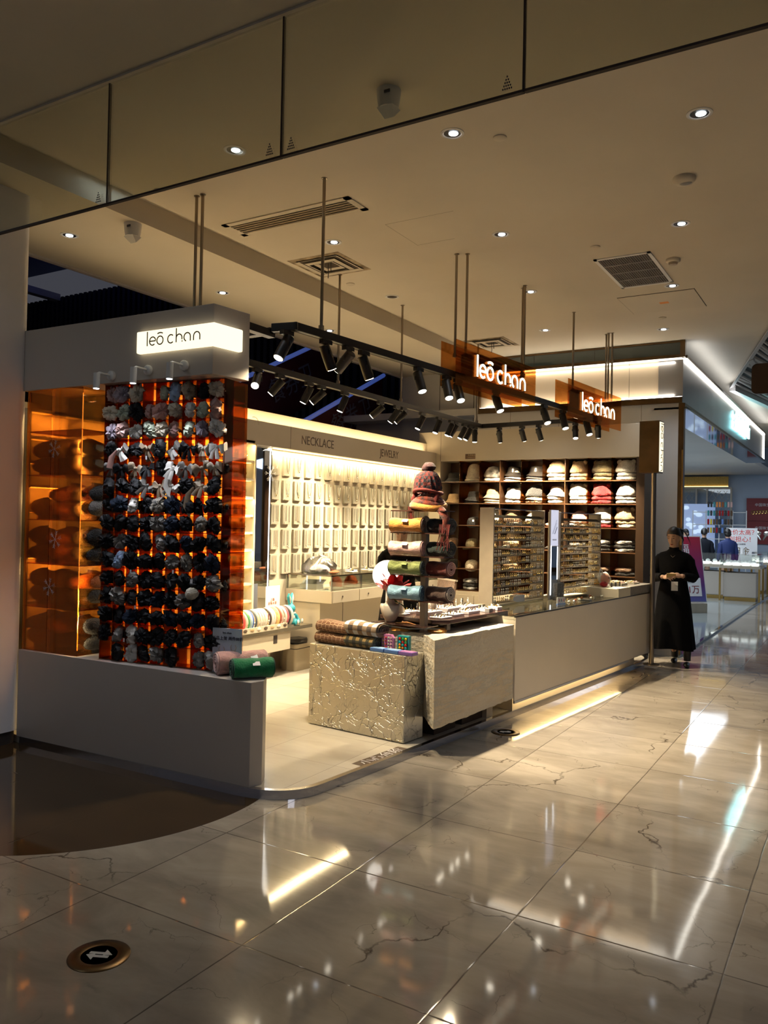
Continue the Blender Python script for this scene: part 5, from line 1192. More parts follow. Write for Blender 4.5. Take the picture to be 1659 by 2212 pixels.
pattern_mat('brown_lattice', 'lattice'); pattern_mat('grey_check', 'check'); pattern_mat('dark_check', 'dark')
SB = .05 + .622
def folded(label, M, L_, W_, Hh, mt, group, name='folded_shawl'):
    t = thing(name, label, 'shawl', (0, 0, 0), 0, group); t.matrix_world = M
    pr = [(-W_ / 2 + Hh / 2 * (1 - math.sin(a)), Hh / 2 - Hh / 2 * math.cos(a)) for a in [math.pi * i / 8 for i in range(9)]]
    pr = pr + [(W_ / 2 - Hh / 2 * (1 - math.sin(a)), Hh / 2 + Hh / 2 * math.cos(a)) for a in [math.pi * i / 8 for i in range(9)]]
    mb = MB(); vs = []; n = 20; k = len(pr)
    for i in range(n + 1):
        x = L_ * i / n
        for (y, z) in pr: vs.append((x, y * (1 + .03 * math.sin(x * 30)), z * (1 + .06 * math.sin(x * 22 + y * 9)) if z > 0 else 0))
    fs = [(i * k + j, i * k + (j + 1) % k, (i + 1) * k + (j + 1) % k, (i + 1) * k + j) for i in range(n) for j in range(k)] + [tuple(range(k)), tuple(n * k + j for j in range(k - 1, -1, -1))]
    mb.add(vs, fs); mb.build('cloth', mt, t, True)
    for x in (-.002, L_ + .002):
        MB().tube([(x, p_[0] * W_ / 2 * .9 / .08, Hh / 2 + p_[1] * Hh / 2 * .9 / .08) for p_ in spiral_end(.08, 2.6)], Hh * .045, 5).build('coil_edge', mt, t, True)
    return t
G_ = 'folded shawls on the silver block'
for (u, L_, H_, z0_, mt_, lb, vv) in ((-1.00, .30, .085, 0, 'brown_lattice', 'brown lattice patterned folded shawl, lower left on the silver block', .12), (-.99, .30, .085, .088, 'brown_lattice', 'brown lattice patterned folded shawl, upper left on the silver block', .12),
     (-.72, .29, .088, 0, 'dark_check', 'dark brown and white checked folded shawl, lower right on the silver block', .12), (-.71, .31, .10, .092, 'grey_check', 'grey, brown and white checked rolled shawl, upper right on the silver block', .12)):
    folded(lb, T(K(u, SV + vv, SB + z0_), KR), L_, .16, H_, mt_, G_)
# clip boxes
mat('box_blue', (.12, .25, .62), .35); mat('box_violet', (.25, .15, .50), .35); mat('box_teal', (.02, .28, .30), .4); mat('box_pink', (.62, .22, .45), .4); mat('sky_lid', (.35, .55, .85), .3)
for k, (u, mt_, lb) in enumerate(((-.44, 'box_blue', 'left flat blue clip box on the silver block edge'), (-.31, 'box_blue', 'middle flat blue clip box on the silver block edge'), (-.185, 'box_violet', 'flat violet clip box at the silver block corner'))):
    t = thing('clip_box', lb, 'box', K(u, SV + .02, SB), KR, 'flat clip boxes')
    MB().box(0, .12, 0, .075, 0, .024).build('box', mt_, t, bevel=.002); MB().box(.01, .11, .01, .065, .0241, .026).build('window', 'sky_lid' if k < 2 else 'box_pink', t)
t = thing('clip_box', 'pink round topped box of hair clips standing on the silver block', 'box', K(-.365, SV + .16, SB), KR + .1, 'standing clip boxes')
MB().prism([(-.05, 0), (.05, 0), (.05, .09), (.03, .115), (-.03, .115), (-.05, .09)], 0, .03, Matrix.Rotation(math.pi / 2, 4, 'X')).build('box', 'box_pink', t)
for k in range(16): MB().ell((-.035 + .023 * (k % 4), -.033, .02 + .024 * (k // 4)), (.009, .004, .009), 8, 5).build('clip', ['hat_yellow', 'scarf_pink_light', 'sc_mint', 'hat_red'][(k * 3) % 4], t, True)
t = thing('clip_box', 'teal framed box with bright coloured drop clips on the silver block', 'box', K(-.235, SV + .15, SB), KR + .05, 'standing clip boxes')
MB().box(-.05, .05, 0, .03, 0, .115).build('box', 'box_teal', t)
mat('c_red', (.7, .03, .02), .3); mat('c_yellow', (.8, .6, .02), .3); mat('c_green', (.05, .5, .1), .3); mat('c_orange', (.8, .25, .02), .3); mat('c_teal', (.02, .4, .45), .3); mat('c_dark', (.02, .06, .04), .5)
MB().box(-.04, .04, -.002, 0, .012, .105).build('backing', 'c_dark', t)
for k in range(12): MB().ell((-.026 + .026 * (k % 3), -.006, .026 + .022 * (k // 3)), (.010, .004, .012), 8, 5, Matrix.Rotation(0, 4, 'Y')).build('clip', ['c_yellow', 'c_red', 'c_orange', 'c_green', 'c_teal'][(k * 2 + k // 3) % 5], t, True)
# dark tartan heap behind
o = MB().lathe([(.001, 0), (.9, 0), (1, .3), (.75, .85), (.4, 1), (.001, 1)], 30, Matrix.Diagonal((.34, .16, .17, 1)), lambda a, r, z: (r * (1 + .12 * math.sin(5 * a) + .1 * math.sin(9 * a + z * 4)), z * (1 + .12 * math.sin(7 * a)))).build('tartan_shawl', 'dark_check', None, True)
o.location = K(-.83, -.98, .55); o.rotation_euler = (0, 0, KR); tag(o, 'dark tartan shawl heaped behind the folded shawls', 'shawl')
o = MB().box(-.20, .05, -.14, .14, 0, .50).build('low_stand', 'black_satin', None); o.location = K(-.83, -.98, .05); o.rotation_euler = (0, 0, KR); tag(o, 'dark low stand under the tartan shawl', 'stand')
# =================================================================== SCARF TREE
PU, PV = -.17, -1.12
t = thing('scarf_tree', 'dark metal pole tree with crossboards for rolled scarves on the stone block', 'display stand', K(PU, PV, .80), KR)
zt_tree = 1.62 + .0
MB().box(-.022, .022, -.022, .022, -.05, .82).build('pole', 'taupe', t)
MB().lathe([(.06, 0), (.06, .006)], 20).build('base', 'taupe', t)
lev = []
pp = K(PU, PV)
for py in (1297, 1243, 1201, 1151, 1103):
    lev.append(PL(925, py, (pp.x, pp.y), (pp.x + RT.x, pp.y + RT.y)).z)
for z in lev: MB().box(-.27, .25 - .04, -.07, .07, z - .80 - .008, z - .80).build('crossboard', 'brown_tray', t)
MB().ell((0, 0, .84), .03, 10, 8).build('top_knob', 'taupe', t, True)
MB().box(-.03, .03, -.03, .03, .0, .01).build('collar', 'tan_wood', t)
SC = [('scarf_blue', 'scarf_teal', 'pale blue', 'scarf_brown', 'scarf_cream', 'dark brown'), ('scarf_moss', 'scarf_dark_green', 'moss green', 'scarf_red', 'scarf_pink', 'dark red'), ('scarf_pink_light', 'scarf_pink', 'pale pink', 'scarf_dark_green', 'scarf_black', 'dark green'), ('scarf_mustard', 'scarf_brown', 'mustard', 'scarf_black', 'scarf_black', 'black')]
lv = ['lowest', 'second', 'third', 'topmost']
for i, (m1, e1, n1_, m2, e2, n2_) in enumerate(SC):
    z = lev[i]; R_ = .060
    # each board carries one roll pointing at the camera's left and one to the right
    scarf_roll('rolled_scarf', '%s rolled scarf on the %s board of the scarf tree, left side' % (n1_, lv[i]), 'scarf', T(K(PU - .235, PV - .10, z), KR + math.radians(12)), .25, R_, m1, e1, 'rolled scarves on the tree', waist=.14, label_pos=.5, mt_tag='paper_white' if i in (2, 3) else m1)
    scarf_roll('rolled_scarf', '%s rolled scarf on the %s board of the scarf tree, right side' % (n2_, lv[i]), 'scarf', T(K(PU + .02, PV + .04, z), KR + math.radians(-4)), .19, R_ * .98, m2, e2, 'rolled scarves on the tree', waist=.03, tagm=False)
# wire basket head with bobble hat and tartan scarf
zt5 = lev[4]
m_, N, L, b = nt('bobble_knit'); tc = N.new('ShaderNodeTexCoord'); bk_ = N.new('ShaderNodeTexChecker'); bk_.inputs['Scale'].default_value = 42; bk_.inputs['Color1'].default_value = (.10, .014, .012, 1); bk_.inputs['Color2'].default_value = (.015, .012, .018, 1); L.new(tc.outputs['Object'], bk_.inputs['Vector']); L.new(bk_.outputs['Color'], b.inputs['Base Color']); b.inputs['Roughness'].default_value = .95
n2 = N.new('ShaderNodeTexNoise'); n2.inputs['Scale'].default_value = 70; L.new(tc.outputs['Object'], n2.inputs['Vector']); bp = N.new('ShaderNodeBump'); bp.inputs['Strength'].default_value = 1; bp.inputs['Distance'].default_value = .008; L.new(n2.outputs['Fac'], bp.inputs['Height']); L.new(bp.outputs[0], b.inputs['Normal'])
mat('wool_red', (.13, .018, .015), .95, bump=.8, bscale=90); mat('wool_dark', (.035, .010, .012), .95, bump=.8, bscale=90)
t = thing('bobble_hat', 'dark red and navy knitted bobble hat topping the scarf tree', 'hat', K(PU + .02, PV, zt5 + .11), KR)
MB(Matrix.Rotation(.16, 4, 'X')).lathe([(.100, .035), (.102, .05), (.098, .09), (.088, .13), (.07, .165), (.04, .185), (.001, .19)], 34, None, lambda a, r, z: (r + .006 * math.sin(a * 14) * math.sin(z * 160), z)).build('crown', 'bobble_knit', t, True)
MB(Matrix.Rotation(.16, 4, 'X')).tube([(.104 * math.cos(a), .104 * math.sin(a), .03 - .055 * (max(0, -math.sin(a)) ** 2) * -1 * 0 + .045 * (1 if False else 0) + .05 * max(0, -math.sin(a)) - .02) for a in [i * math.pi / 16 for i in range(32)]], .012, 8, closed=True).build('brim', 'wool_red', t, True)
MB().lathe([(.001, .175), (.03, .178), (.045, .195), (.048, .215), (.04, .235), (.02, .248), (.001, .25)], 26, Matrix.Translation((0, 0, 0)), lambda a, r, z: (r + fuzz(a, r, z, .02, 7) * min(1, r * 50), z)).build('pompom', 'wool_dark', t, True)
for s_ in (-1, 1): MB().tube([(s_ * .09, -.03, .02), (s_ * .10, -.05, -.03), (s_ * .095, -.05, -.06)], [.018, .02, .01], 8).build('ear_flap', 'wool_red', t, True)
o = MB().tube([(-.035, 0, 0), (-.03, 0, .07), (0, 0, .14), (.03, 0, .07), (.035, 0, 0)], .004, 6).tube([(0, -.035, 0), (0, -.02, .08), (0, 0, .14)], .004, 6).box(-.04, .04, -.04, .04, 0, .004).build('hat_form', 'white_plastic'); o.location = K(PU + .02, PV, zt5 + .06); tag(o, 'white wire form holding up the bobble hat', 'hat form')
scarf_mats('tartan_red', (.26, .035, .012), col2=(.04, .022, .02)); MAT['tartan_red'].node_tree.nodes
t = thing('tartan_scarf', 'red, orange and brown wrapped scarf with long fringes under the bobble hat', 'scarf', K(PU + .02, PV, zt5), KR)
for k in range(4):
    MB().tube([((.13 - .012 * k) * math.cos(a + k), (.10 - .01 * k) * math.sin(a + k), .025 + .022 * k + .012 * math.sin(2 * a + k)) for a in [i * math.pi / 10 for i in range(20)]], .026, 8, closed=True, flat=.8).build('wrap', 'tartan_red' if k % 2 else 'scarf_mustard' if k == 0 else 'tartan_red', t, True)
MB().tube([(.10, -.03, .03), (.15, -.05, .0), (.19, -.05, -.06), (.18, -.05, -.12)], [.03, .03, .028, .015], 8, flat=.5).build('hanging_end', 'tartan_red', t, True)
for k in range(12):
    x = .14 + .008 * k; MB().tube([(x, -.055, -.10), (x + .012 * math.sin(k), -.06, -.18), (x - .02 + .03 * math.sin(k * 2), -.055, -.25 - .02 * (k % 3))], .003, 4).build('fringe', 'wool_red', t)
for k in range(7):
    x = -.14 + .008 * k; MB().tube([(x, -.05, .03), (x + .008 * math.sin(k), -.06, -.03), (x + .008, -.055, -.075)], .003, 4).build('fringe', 'wool_red', t)
# =================================================================== BUST, FLOWER, ROUND MIRROR
mat('bust_cream', (.68, .60, .50), .45)
def bust(loc, rz, s, label, group=None):
    t = thing('necklace_bust', label, 'necklace bust', loc, rz, group); t.scale = (s, s, s)
    mb = MB(); n = 14; rows = [(0, .03, .02), (.012, .045, .03), (.04, .06, .05), (.09, .085, .06), (.13, .095, .055), (.15, .09, .045), (.165, .055, .035), (.19, .034, .030), (.235, .028, .026), (.25, .027, .025)]
    vs = []; K_ = 20
    for z, rx, ry in rows:
        for j in range(K_):
            a = 2 * math.pi * j / K_; sag = .012 * math.cos(a) ** 2 if z > .12 and z < .17 else 0
            vs.append((rx * math.cos(a), ry * math.sin(a) - .01, z - sag * 0 + (.014 * abs(math.cos(a)) if .12 < z < .16 else 0)))
    fs = [(i * K_ + j, i * K_ + (j + 1) % K_, (i + 1) * K_ + (j + 1) % K_, (i + 1) * K_ + j) for i in range(len(rows) - 1) for j in range(K_)] + [tuple(range(K_ - 1, -1, -1)), tuple((len(rows) - 1) * K_ + j for j in range(K_))]
    mb.add(vs, fs).build('body', 'bust_cream', t, True)
    nk = MB().tube([(.034 * math.sin(a) * (1 + .3 * abs(math.cos(a / 2))), -.05 - .022 * math.cos(a / 2), .185 - .055 * math.cos(a / 2) - .035) for a in [math.radians(-150 + 300 * i / 20) for i in range(21)]], .0022, 5)
    o = nk.build('necklace', 'pearl'); o.matrix_world = T(loc, rz) @ Matrix.Diagonal((s, s, s, 1)); tag(o, 'fine necklace draped on the ' + label.split(' bust')[0] + ' bust', 'necklace')
    return t
bl = PL(838, 1331, (K(PU, PV - .1).x, K(PU, PV - .1).y), (K(PU, PV - .1).x + RT.x, K(PU, PV - .1).y + RT.y))
bl = K(-.47, -1.13, .853)
bust(bl, math.atan2(bl.y, bl.x) + math.pi / 2 + math.pi - math.pi, .85, 'cream necklace bust in front of the red flower')
mat('petal_red', (.45, .012, .015), .45, sheen=.3); mat('leaf_green', (.05, .12, .03), .5)
fl = bl + Vector((.0, .04, .21))
t = thing('red_flower', 'big red fabric flower standing over the cream bust', 'flower', fl, 0)
def petal(a, L_, w, up, curl, z0):
    vs = []; n = 8
    for i in range(n + 1):
        u = i / n; r_ = L_ * u; z = z0 + up * u + curl * u * u; wd = w * math.sin(math.pi * min(1, u * .86 + .1)) * (1 if u < .9 else .6)
        for j in (-1, -.5, 0, .5, 1):
            q = wd * j; vs.append((r_ * math.cos(a) - q * math.sin(a), r_ * math.sin(a) + q * math.cos(a), z + .25 * abs(q) + .006 * math.sin(j * 6 + u * 9)))
    return vs, [(i * 5 + j, (i + 1) * 5 + j, (i + 1) * 5 + j + 1, i * 5 + j + 1) for i in range(n) for j in range(4)]
for k in range(14):
    a = k * 2.4; ring = k // 5; v_, f_ = petal(a, .150 - .030 * ring, .056 - .006 * ring, .06 + .04 * ring, .0 if ring else .02, .0 + .01 * ring); MB().add(v_, f_).build('petal', 'petal_red', t, True)
MB().tube([(0, 0, .02), (.01, 0, -.06), (.015, .01, -.13)], .006, 6).build('stem', 'leaf_green', t, True)
v_, f_ = petal(2.6, .10, .03, -.03, -.02, -.05); MB().add(v_, f_).build('leaf', 'leaf_green', t, True)
v_, f_ = petal(.6, .09, .03, -.03, -.02, -.05); MB().add(v_, f_).build('leaf', 'leaf_green', t, True)
rm = K(-.66, -.92, .80)
rmz = PL(838, 1242, (rm.x, rm.y), (rm.x + RT.x, rm.y + RT.y))
t = thing('round_vanity_mirror', 'round glowing white vanity mirror behind the red flower', 'mirror', (rm.x, rm.y, .05), math.atan2(rm.y, rm.x) - math.pi / 2)
rr_ = 32 / FPX * (Vector((rm.x, rm.y, 0)) - Vector((0, 0, 0))).dot(FW)
Mr = Matrix.Translation((0, 0, rmz.z - .05)) @ Matrix.Rotation(math.pi / 2, 4, 'X')
MB().lathe([(rr_, -.008), (rr_, .008), (rr_ * .96, .010)], 40, Mr).build('rim', 'white_plastic', t, True)
emis('mirror_light', (1, .99, .95), 2.6)
MB().lathe([(rr_ * .96, .0105), (.001, .0106)], 40, Mr).build('lit_face', 'mirror_light', t)
MB().tube([(0, .01, .0), (0, .01, rmz.z - .05 - rr_)], .01, 8).lathe([(.10, .0), (.10, .01), (.02, .015)], 24).build('stand', 'white_plastic', t, True)
# =================================================================== JEWELLERY ON THE TRAY
def jl(i, u, v): return K(u, v, TZ)
k = 0
for (u, v, w, l, h) in ((-.14, -.93, .11, .16, .012), (-.16, -.72, .12, .15, .018), (-.33, -.80, .12, .2, .03), (-.34, -.50, .12, .2, .035), (-.16, -.48, .11, .18, .022), (-.15, -.24, .12, .16, .02), (-.34, -.20, .12, .2, .03), (-.5, -.86, .1, .2, .02), (-.5, -.5, .1, .24, .03), (-.13, -.10, .10, .08, .03)):
    t = thing('jewelry_tray', 'white jewellery tray on the brown tray table, %s in order from its near end' % ORD[k], 'tray', K(u, v, TZ), KR, 'white trays on the brown table')
    MB().box(-w / 2, w / 2, -l / 2, l / 2, 0, h).build('tray', 'paper_white', t, bevel=.003)
    for q in range(12):
        MB().ell((-w / 2 + .015 + (q % 4) * w / 4.4, -l / 2 + .02 + (q // 4) * l / 3.2, h + .006), (.005, .005, .009 + .004 * (q % 3)), 7, 5).build('ring', ['brass_jewel', 'pearl', 'silver_jewel'][(q + k) % 3], t, True)
    k += 1
for q in range(14):
    o = MB().box(-.02, .02, -.001, .001, 0, .055).ell((-.008, -.004, .03), (.004, .003, .008), 6, 5).ell((.008, -.004, .03), (.004, .003, .008), 6, 5).build('earring_card', 'paper_white' if q % 3 else 'black_satin'); o.location = K(-.40 + .012 * (q % 3), -.95 + q * .065, TZ + .03); o.rotation_euler = (0, 0, KR - .9)
    tag(o, 'small standing earring card at the rear of the brown table, %s from its near end' % ORD[q], 'earrings', 'standing cards on the brown table')
t = thing('grey_price_block', 'grey price block at the front edge of the brown table', 'price block', K(-.075, -.30, TZ), KR); MB().box(-.02, .02, -.03, .03, 0, .03).build('block', 'grey_plastic', t)
t = thing('white_box_stand', 'white box shaped necklace stand at the rear left of the brown table', 'stand', K(-.53, -.98, TZ), KR)
MB().box(-.07, .11, -.03, .05, 0, .012).build('foot', 'paper_white', t); MB().box(-.06, .02, -.0, .01, .012, .15).build('panel', 'board_grey', t); MB().tube([(.05, .0, .012), (.045, .0, .14)], [.03, .018], 12).build('neck_form', 'bust_cream', t, True)
bust(K(-.42, -.62, TZ), 2.6 + math.pi, .62, 'small cream necklace bust at the rear of the brown table')
t = thing('pinstripe_easel', 'dark pinstriped display board leaning behind the tray table', 'display board', K(-.66, -.22, .05), KR - .5)
MB().box(-.15, .15, -.01, .01, .35, 1.08, Matrix.Rotation(-.12, 4, 'X')).build('board', 'hat_brown', t); MB().box(-.16, .16, -.012, .012, 1.075, 1.09, Matrix.Rotation(-.12, 4, 'X')).build('frame', 'taupe', t)
for x in (-.13, .13): MB().tube([(x, .0, 0), (x, 0, .36)], .008, 6).build('leg', 'taupe', t)
# =================================================================== LONG COUNTER
CV0, CV1, CT_ = -.18, 3.24, .87
t = thing('service_counter', 'long cream service counter with a lit toe kick along the aisle', 'counter', K(0, 0, .05), KR)
MB().box(.095, .11, CV0, CV1, .125, CT_ - .062).build('front_panel', 'counter_laminate', t, bevel=.002)
MB().box(.098, .113, CV0, CV1 - .75, .105, .125).build('metal_skirt', 'brushed_silver', t)
MB().box(-.50, .095, CV0, CV1, .15, CT_ - .17).build('cabinet', 'counter_laminate', t)
MB().box(-.50, .0, CV0 + .18, CV1 - .25, .0, .15).build('plinth', 'cream_laminate', t)
MB().box(-.03, .08, CV0 + .18, CV1 - 1.0, .139, .146).build('light_strip', 'strip_warm', t)
MB().box(-.50, .095, CV0, CV1, CT_ - .17, CT_ - .165).build('inner_shelf', 'velvet_cream', t)
MB().box(-.50, .112, CV0 - .02, CV1 + .005, CT_ - .058, CT_ - .050).build('glass_top', 'case_glass', t)
MB().box(.106, .113, CV0 - .02, CV1 + .005, CT_ - .062, CT_ - .048).build('edge_trim', 'rod_steel', t)
MB().box(-.50, .095, CV0 - .001, CV0 + .004, CT_ - .17, CT_ - .058).build('end_panel', 'counter_laminate', t)
MB().box(-.46, -.40, CV0, CV1, CT_ - .05, CT_ - .02).build('rear_rail', 'cream_laminate', t)
rv = 2.50
MB().box(-.50, .115, rv, CV1 + .01, CT_ - .048, CT_ + .045).build('raised_top', 'hat_grey', t)
MAT['hat_grey']
MB().box(.10, .118, rv - .36, rv - .0, CT_ - .05, CT_ + .045).build('cream_end_box', 'velvet_cream', t)
MB().box(-.50, .10, rv - .36, rv, CT_ - .05, CT_ + .040).build('cream_box', 'velvet_cream', t)
lamp('AREA', 'toe_kick_light', K(.04, 1.25, .188), K(.05, 1.25, 0), 5, (1, .72, .36), 2.5, .08).rotation_euler = (0, 0, math.pi / 2 + KR)
CTZ = .05 + CT_ - .049
# rows of things inside the counter under the glass
for k in range(10):
    o = MB().box(-.10, .10, -.11, .11, 0, .012).build('counter_tray', ['velvet_cream', 'paper_white'][k % 2], None, bevel=.003); o.location = K(-.06, -.02 + k * .26, .05 + CT_ - .163); o.rotation_euler = (0, 0, KR)
    tag(o, 'pale tray under the counter glass, %s from the near end' % ORD[k], 'tray', 'trays under the counter glass')
# ------------------------------------------------------------------ earring display frames
ERM = []
for i in range(6):
    mb = MB()
    for s_ in (-.010, .010):
        if i % 3 == 0: mb.tube([(.002, s_ + .007 * math.cos(a), -.020 + .009 * math.sin(a)) for a in [q * math.pi / 4 for q in range(8)]], .002, 4, closed=True)
        elif i % 3 == 1: mb.ell((.002, s_, -.010), .005, 6, 4); mb.ell((.002, s_, -.026), (.004, .006, .009), 6, 4)
        else: mb.tube([(.002, s_, -.004), (.002, s_, -.022)], .0018, 4); mb.ell((.002, s_, -.030), .006, 6, 4)
    ERM.append(mb.mesh('earrings', ['brass_jewel', 'pearl', 'silver_jewel', 'brass_jewel', 'silver_jewel', 'brass_jewel'][i], True))
crd = MB().box(-.001, .001, -.013, .013, 0, .014).mesh('card', 'hat_grey')
def frame_stand(nm, u0, v0, u1, v1, z1, label, name2):
    A_ = K(u0, v0, CTZ); B_ = K(u1, v1, CTZ); d_ = B_ - A_; L_ = d_.length; an = math.atan2(d_.y, d_.x) - math.pi / 2
    t = thing('earring_display_frame', label, 'display frame', A_, an)
    Hh = z1 - CTZ
    MB().box(-.14, 0, -.012, .008, 0, Hh).build('side_panel', 'taupe', t, bevel=.003)
    MB().box(-.14, 0, L_ - .008, L_ + .012, 0, Hh).build('side_panel', 'taupe', t, bevel=.003)
    MB().box(-.14, 0, 0, L_, Hh - .012, Hh - .004).build('top_bar', 'chrome', t)
    MB().box(-.14, 0, 0, L_, .012, .02).build('base_board', 'velvet_cream', t)
    NRr = 11
    for r in range(NRr):
        z = .115 + r * (Hh - .19) / (NRr - 1)
        rr = MB().add([(-.05, .008, z + .012), (-.05, L_ - .01, z + .012), (-.012, L_ - .01, z - .012), (-.012, .008, z - .012), (-.05, .008, z + .009), (-.05, L_ - .01, z + .009), (-.012, L_ - .01, z - .015), (-.012, .008, z - .015)], [(0, 3, 2, 1), (4, 5, 6, 7), (3, 7, 6, 2), (0, 1, 5, 4)]).build('rod', 'rod_striped' if r < NRr - 1 else 'black_metal', t)
        ncard = 13
        for k in range(ncard):
            y = .03 + (L_ - .06) * k / (ncard - 1) + rnd.uniform(-.006, .006)
            p_ = Matrix.Translation(A_) @ Matrix.Rotation(an, 4, 'Z') @ Vector((-.008, y, z - .014))
            o = link('earrings', ERM[(k * 5 + r * 3 + rnd.randrange(3)) % 6], None, 0, p_, (0, 0, an), (1.7, 1.85, 1.75))
            tag(o, 'pair of dangling earrings on the %s earring frame, %s bar from the bottom, %s along' % (name2, ORD[r], ORD[k]), 'earrings', 'earrings on the %s frame' % name2)
    return t
frame_stand('a', -.33, .235, -.345, 1.30, 1.765, 'taupe frame stand of earring bars on the counter, nearer one', 'nearer')
frame_stand('b', -.27, 1.53, -.205, 2.44, 1.755, 'taupe frame stand of earring bars on the counter, farther one', 'farther')
# vanity mirror between the frames
t = thing('counter_mirror', 'standing counter mirror with light strips and a white picture panel between the earring frames', 'mirror', K(-.29, 1.335, CTZ), KR)
w_ = .175
MB().box(-.02, 0, 0, w_, 0, .90).build('body', 'white_plastic', t)
MB().box(0, .002, .0, w_, .54, .90).build('picture_panel', 'screen_glow', t)
MB().box(0, .003, .012, w_ - .012, .20, .53).build('glass', 'mirror', t)
MB().box(.003, .006, .004, .012, .05, .54).build('light_strip', 'strip_cool', t)
MB().box(.003, .006, w_ - .02, w_ - .012, .20, .53).build('light_strip', 'strip_cool', t)
MB().tube([(.004, .03, .66), (.004, .13, .80)], .0012, 4).tube([(.004, .05, .66), (.004, .13, .77)], .0012, 4).tube([(.004, .085, .66), (.004, .14, .73)], .003, 4).build('line_art', 'ink', t)
text('METALLIC', .022, 'faint_white', frameM(Vector((.003, w_ / 2, .60)), Vector((0, 1, 0)), Vector((0, 0, 1))), 'lettering', t)
for k in range(2):
    q = thing('dark_box', 'dark grey boxed goods under the counter mirror, %s one' % ['left', 'right'][k], 'box', K(-.27, 1.355 + k * .085, CTZ), KR, 'dark boxes under the mirror'); MB().box(0, .05, 0, .08, 0, .17).build('box', 'hat_grey', q, bevel=.002); MB().box(.0501, .051, .03, .06, .05, .07).build('label', 'grey_plastic', q)
q = thing('small_card', 'small white card with a blue foot at the counter front', 'card', K(-.03, .93, CTZ), KR - .3)
MB().box(-.01, .01, 0, .11, 0, .012).build('foot', 'box_blue', q); MB().box(-.003, .003, 0, .11, .012, .07).build('card', 'paper_white', q)
for k in range(3): MB().box(.003, .004, .025 + .03 * k, .031 + .03 * k, .03, .055, Matrix.Rotation(.0, 4, 'X')).build('print', ['c_red', 'ink', 'c_red'][k], q)
for k in range(16):
    o = MB().ell((0, 0, .008), (.014, .02, .012), 8, 6).build('bead_bracelet', ['brass_jewel', 'hat_rust', 'pearl', 'silver_jewel'][k % 4], None, True); o.location = K(-.10 + rnd.uniform(-.06, .08), 1.12 + k * .07, CTZ); tag(o, 'small beaded bracelet heap on the counter glass, %s from the mirror' % ORD[k], 'bracelet', 'bracelets on the counter')
o = MB().prism([(-.05, 0), (.05, 0), (.04, .02), (-.04, .02)], 0, .07, Matrix.Rotation(math.pi / 2, 4, 'X')).build('black_tray', 'black_satin'); o.location = K(.02, 1.55, CTZ); o.rotation_euler = (0, 0, KR); tag(o, 'little black tray at the front of the counter glass', 'tray')
q = thing('paper_packet', 'open white paper packet under the nearer earring frame', 'packet', K(-.36, .72, CTZ + .021), KR)
MB().box(-.04, .04, -.03, .12, 0, .06).build('packet', 'paper_white', q); MB().add([(.04, -.03, .06), (.04, -.03, 0), (.05, -.13, .02), (.05, -.13, .05)], [(0, 1, 2, 3)]).build('flap', 'paper_white', q)
# toy head, trays on the raised top
mat('santa_skin', (.62, .32, .24), .6); mat('balloon_white', (.75, .75, .70), .35)
RT_ = .05 + CT_ + .046
P = K(-.12, 2.34, .05 + CT_ + .04)
t = thing('festive_headband', 'festive plush headband with a round bearded face on the counter end', 'headband', P, KR)
MB().ell((0, .03, .085), (.05, .06, .065), 18, 12).build('face', 'santa_skin', t, True)
MB().lathe([(.001, -.06), (.05, -.055), (.075, -.02), (.075, .02), (.05, .05), (.001, .06)], 22, Matrix.Translation((-.02, .06, .09)) @ Matrix.Rotation(1.2, 4, 'Y'), lambda a, r, z: (r + fuzz(a, r, z, .02, 3), z)).build('fleece', 'balloon_white', t, True)
MB().tube([(.0, -.09 + .04 * math.cos(a), .13 + .07 * math.sin(a)) for a in [math.pi * i / 10 for i in range(11)]], .006, 6).build('band', 'white_plastic', t, True)
MB().ell((.01, -.03, .03), (.04, .06, .03), 14, 8).build('hat', 'hat_red', t, True)
for s_ in (-1, 1): MB().ell((.048, .03 + s_ * .02, .10), .006, 8, 6).build('eye', 'black_satin', t, True)
for k in range(5):
    o = MB().tube([(0, .02 * math.cos(a), .03 + .028 * math.sin(a)) for a in [math.radians(-40 + 260 * i / 10) for i in range(11)]], .005, 5).build('hair_claw', ['black_satin', 'pearl', 'black_satin', 'white_plastic', 'black_satin'][k], None, True); o.location = K(.02 - .02 * (k % 2), 2.20 + .06 * k, .05 + CT_ + .042); tag(o, 'curled %s hair claw before the festive headband, %s from the left' % (['black', 'pearl', 'black', 'white', 'black'][k], ORD[k]), 'hair claw', 'hair claws on the cream box')
for k in range(3):
    o = thing('bead_tray', 'cream tray of gold beads on the raised counter end, %s from the near side' % ORD[k], 'tray', K(-.06 - .10 * (k % 2), 2.62 + .2 * k, RT_), KR, 'bead trays at the counter end'); MB().box(-.07, .07, -.09, .09, 0, .03 - .006 * k).build('tray', 'velvet_cream', o, bevel=.002)
    for q in range(14): MB().ell((-.05 + .035 * (q % 4), -.07 + .045 * (q // 4), .036 - .006 * k), (.012, .014, .010), 7, 5).build('bead', ['brass_jewel', 'pearl', 'hat_mustard' if 'hat_mustard' in MAT else 'hat_yellow', 'scarf_pink_light'][q % 4], o, True)
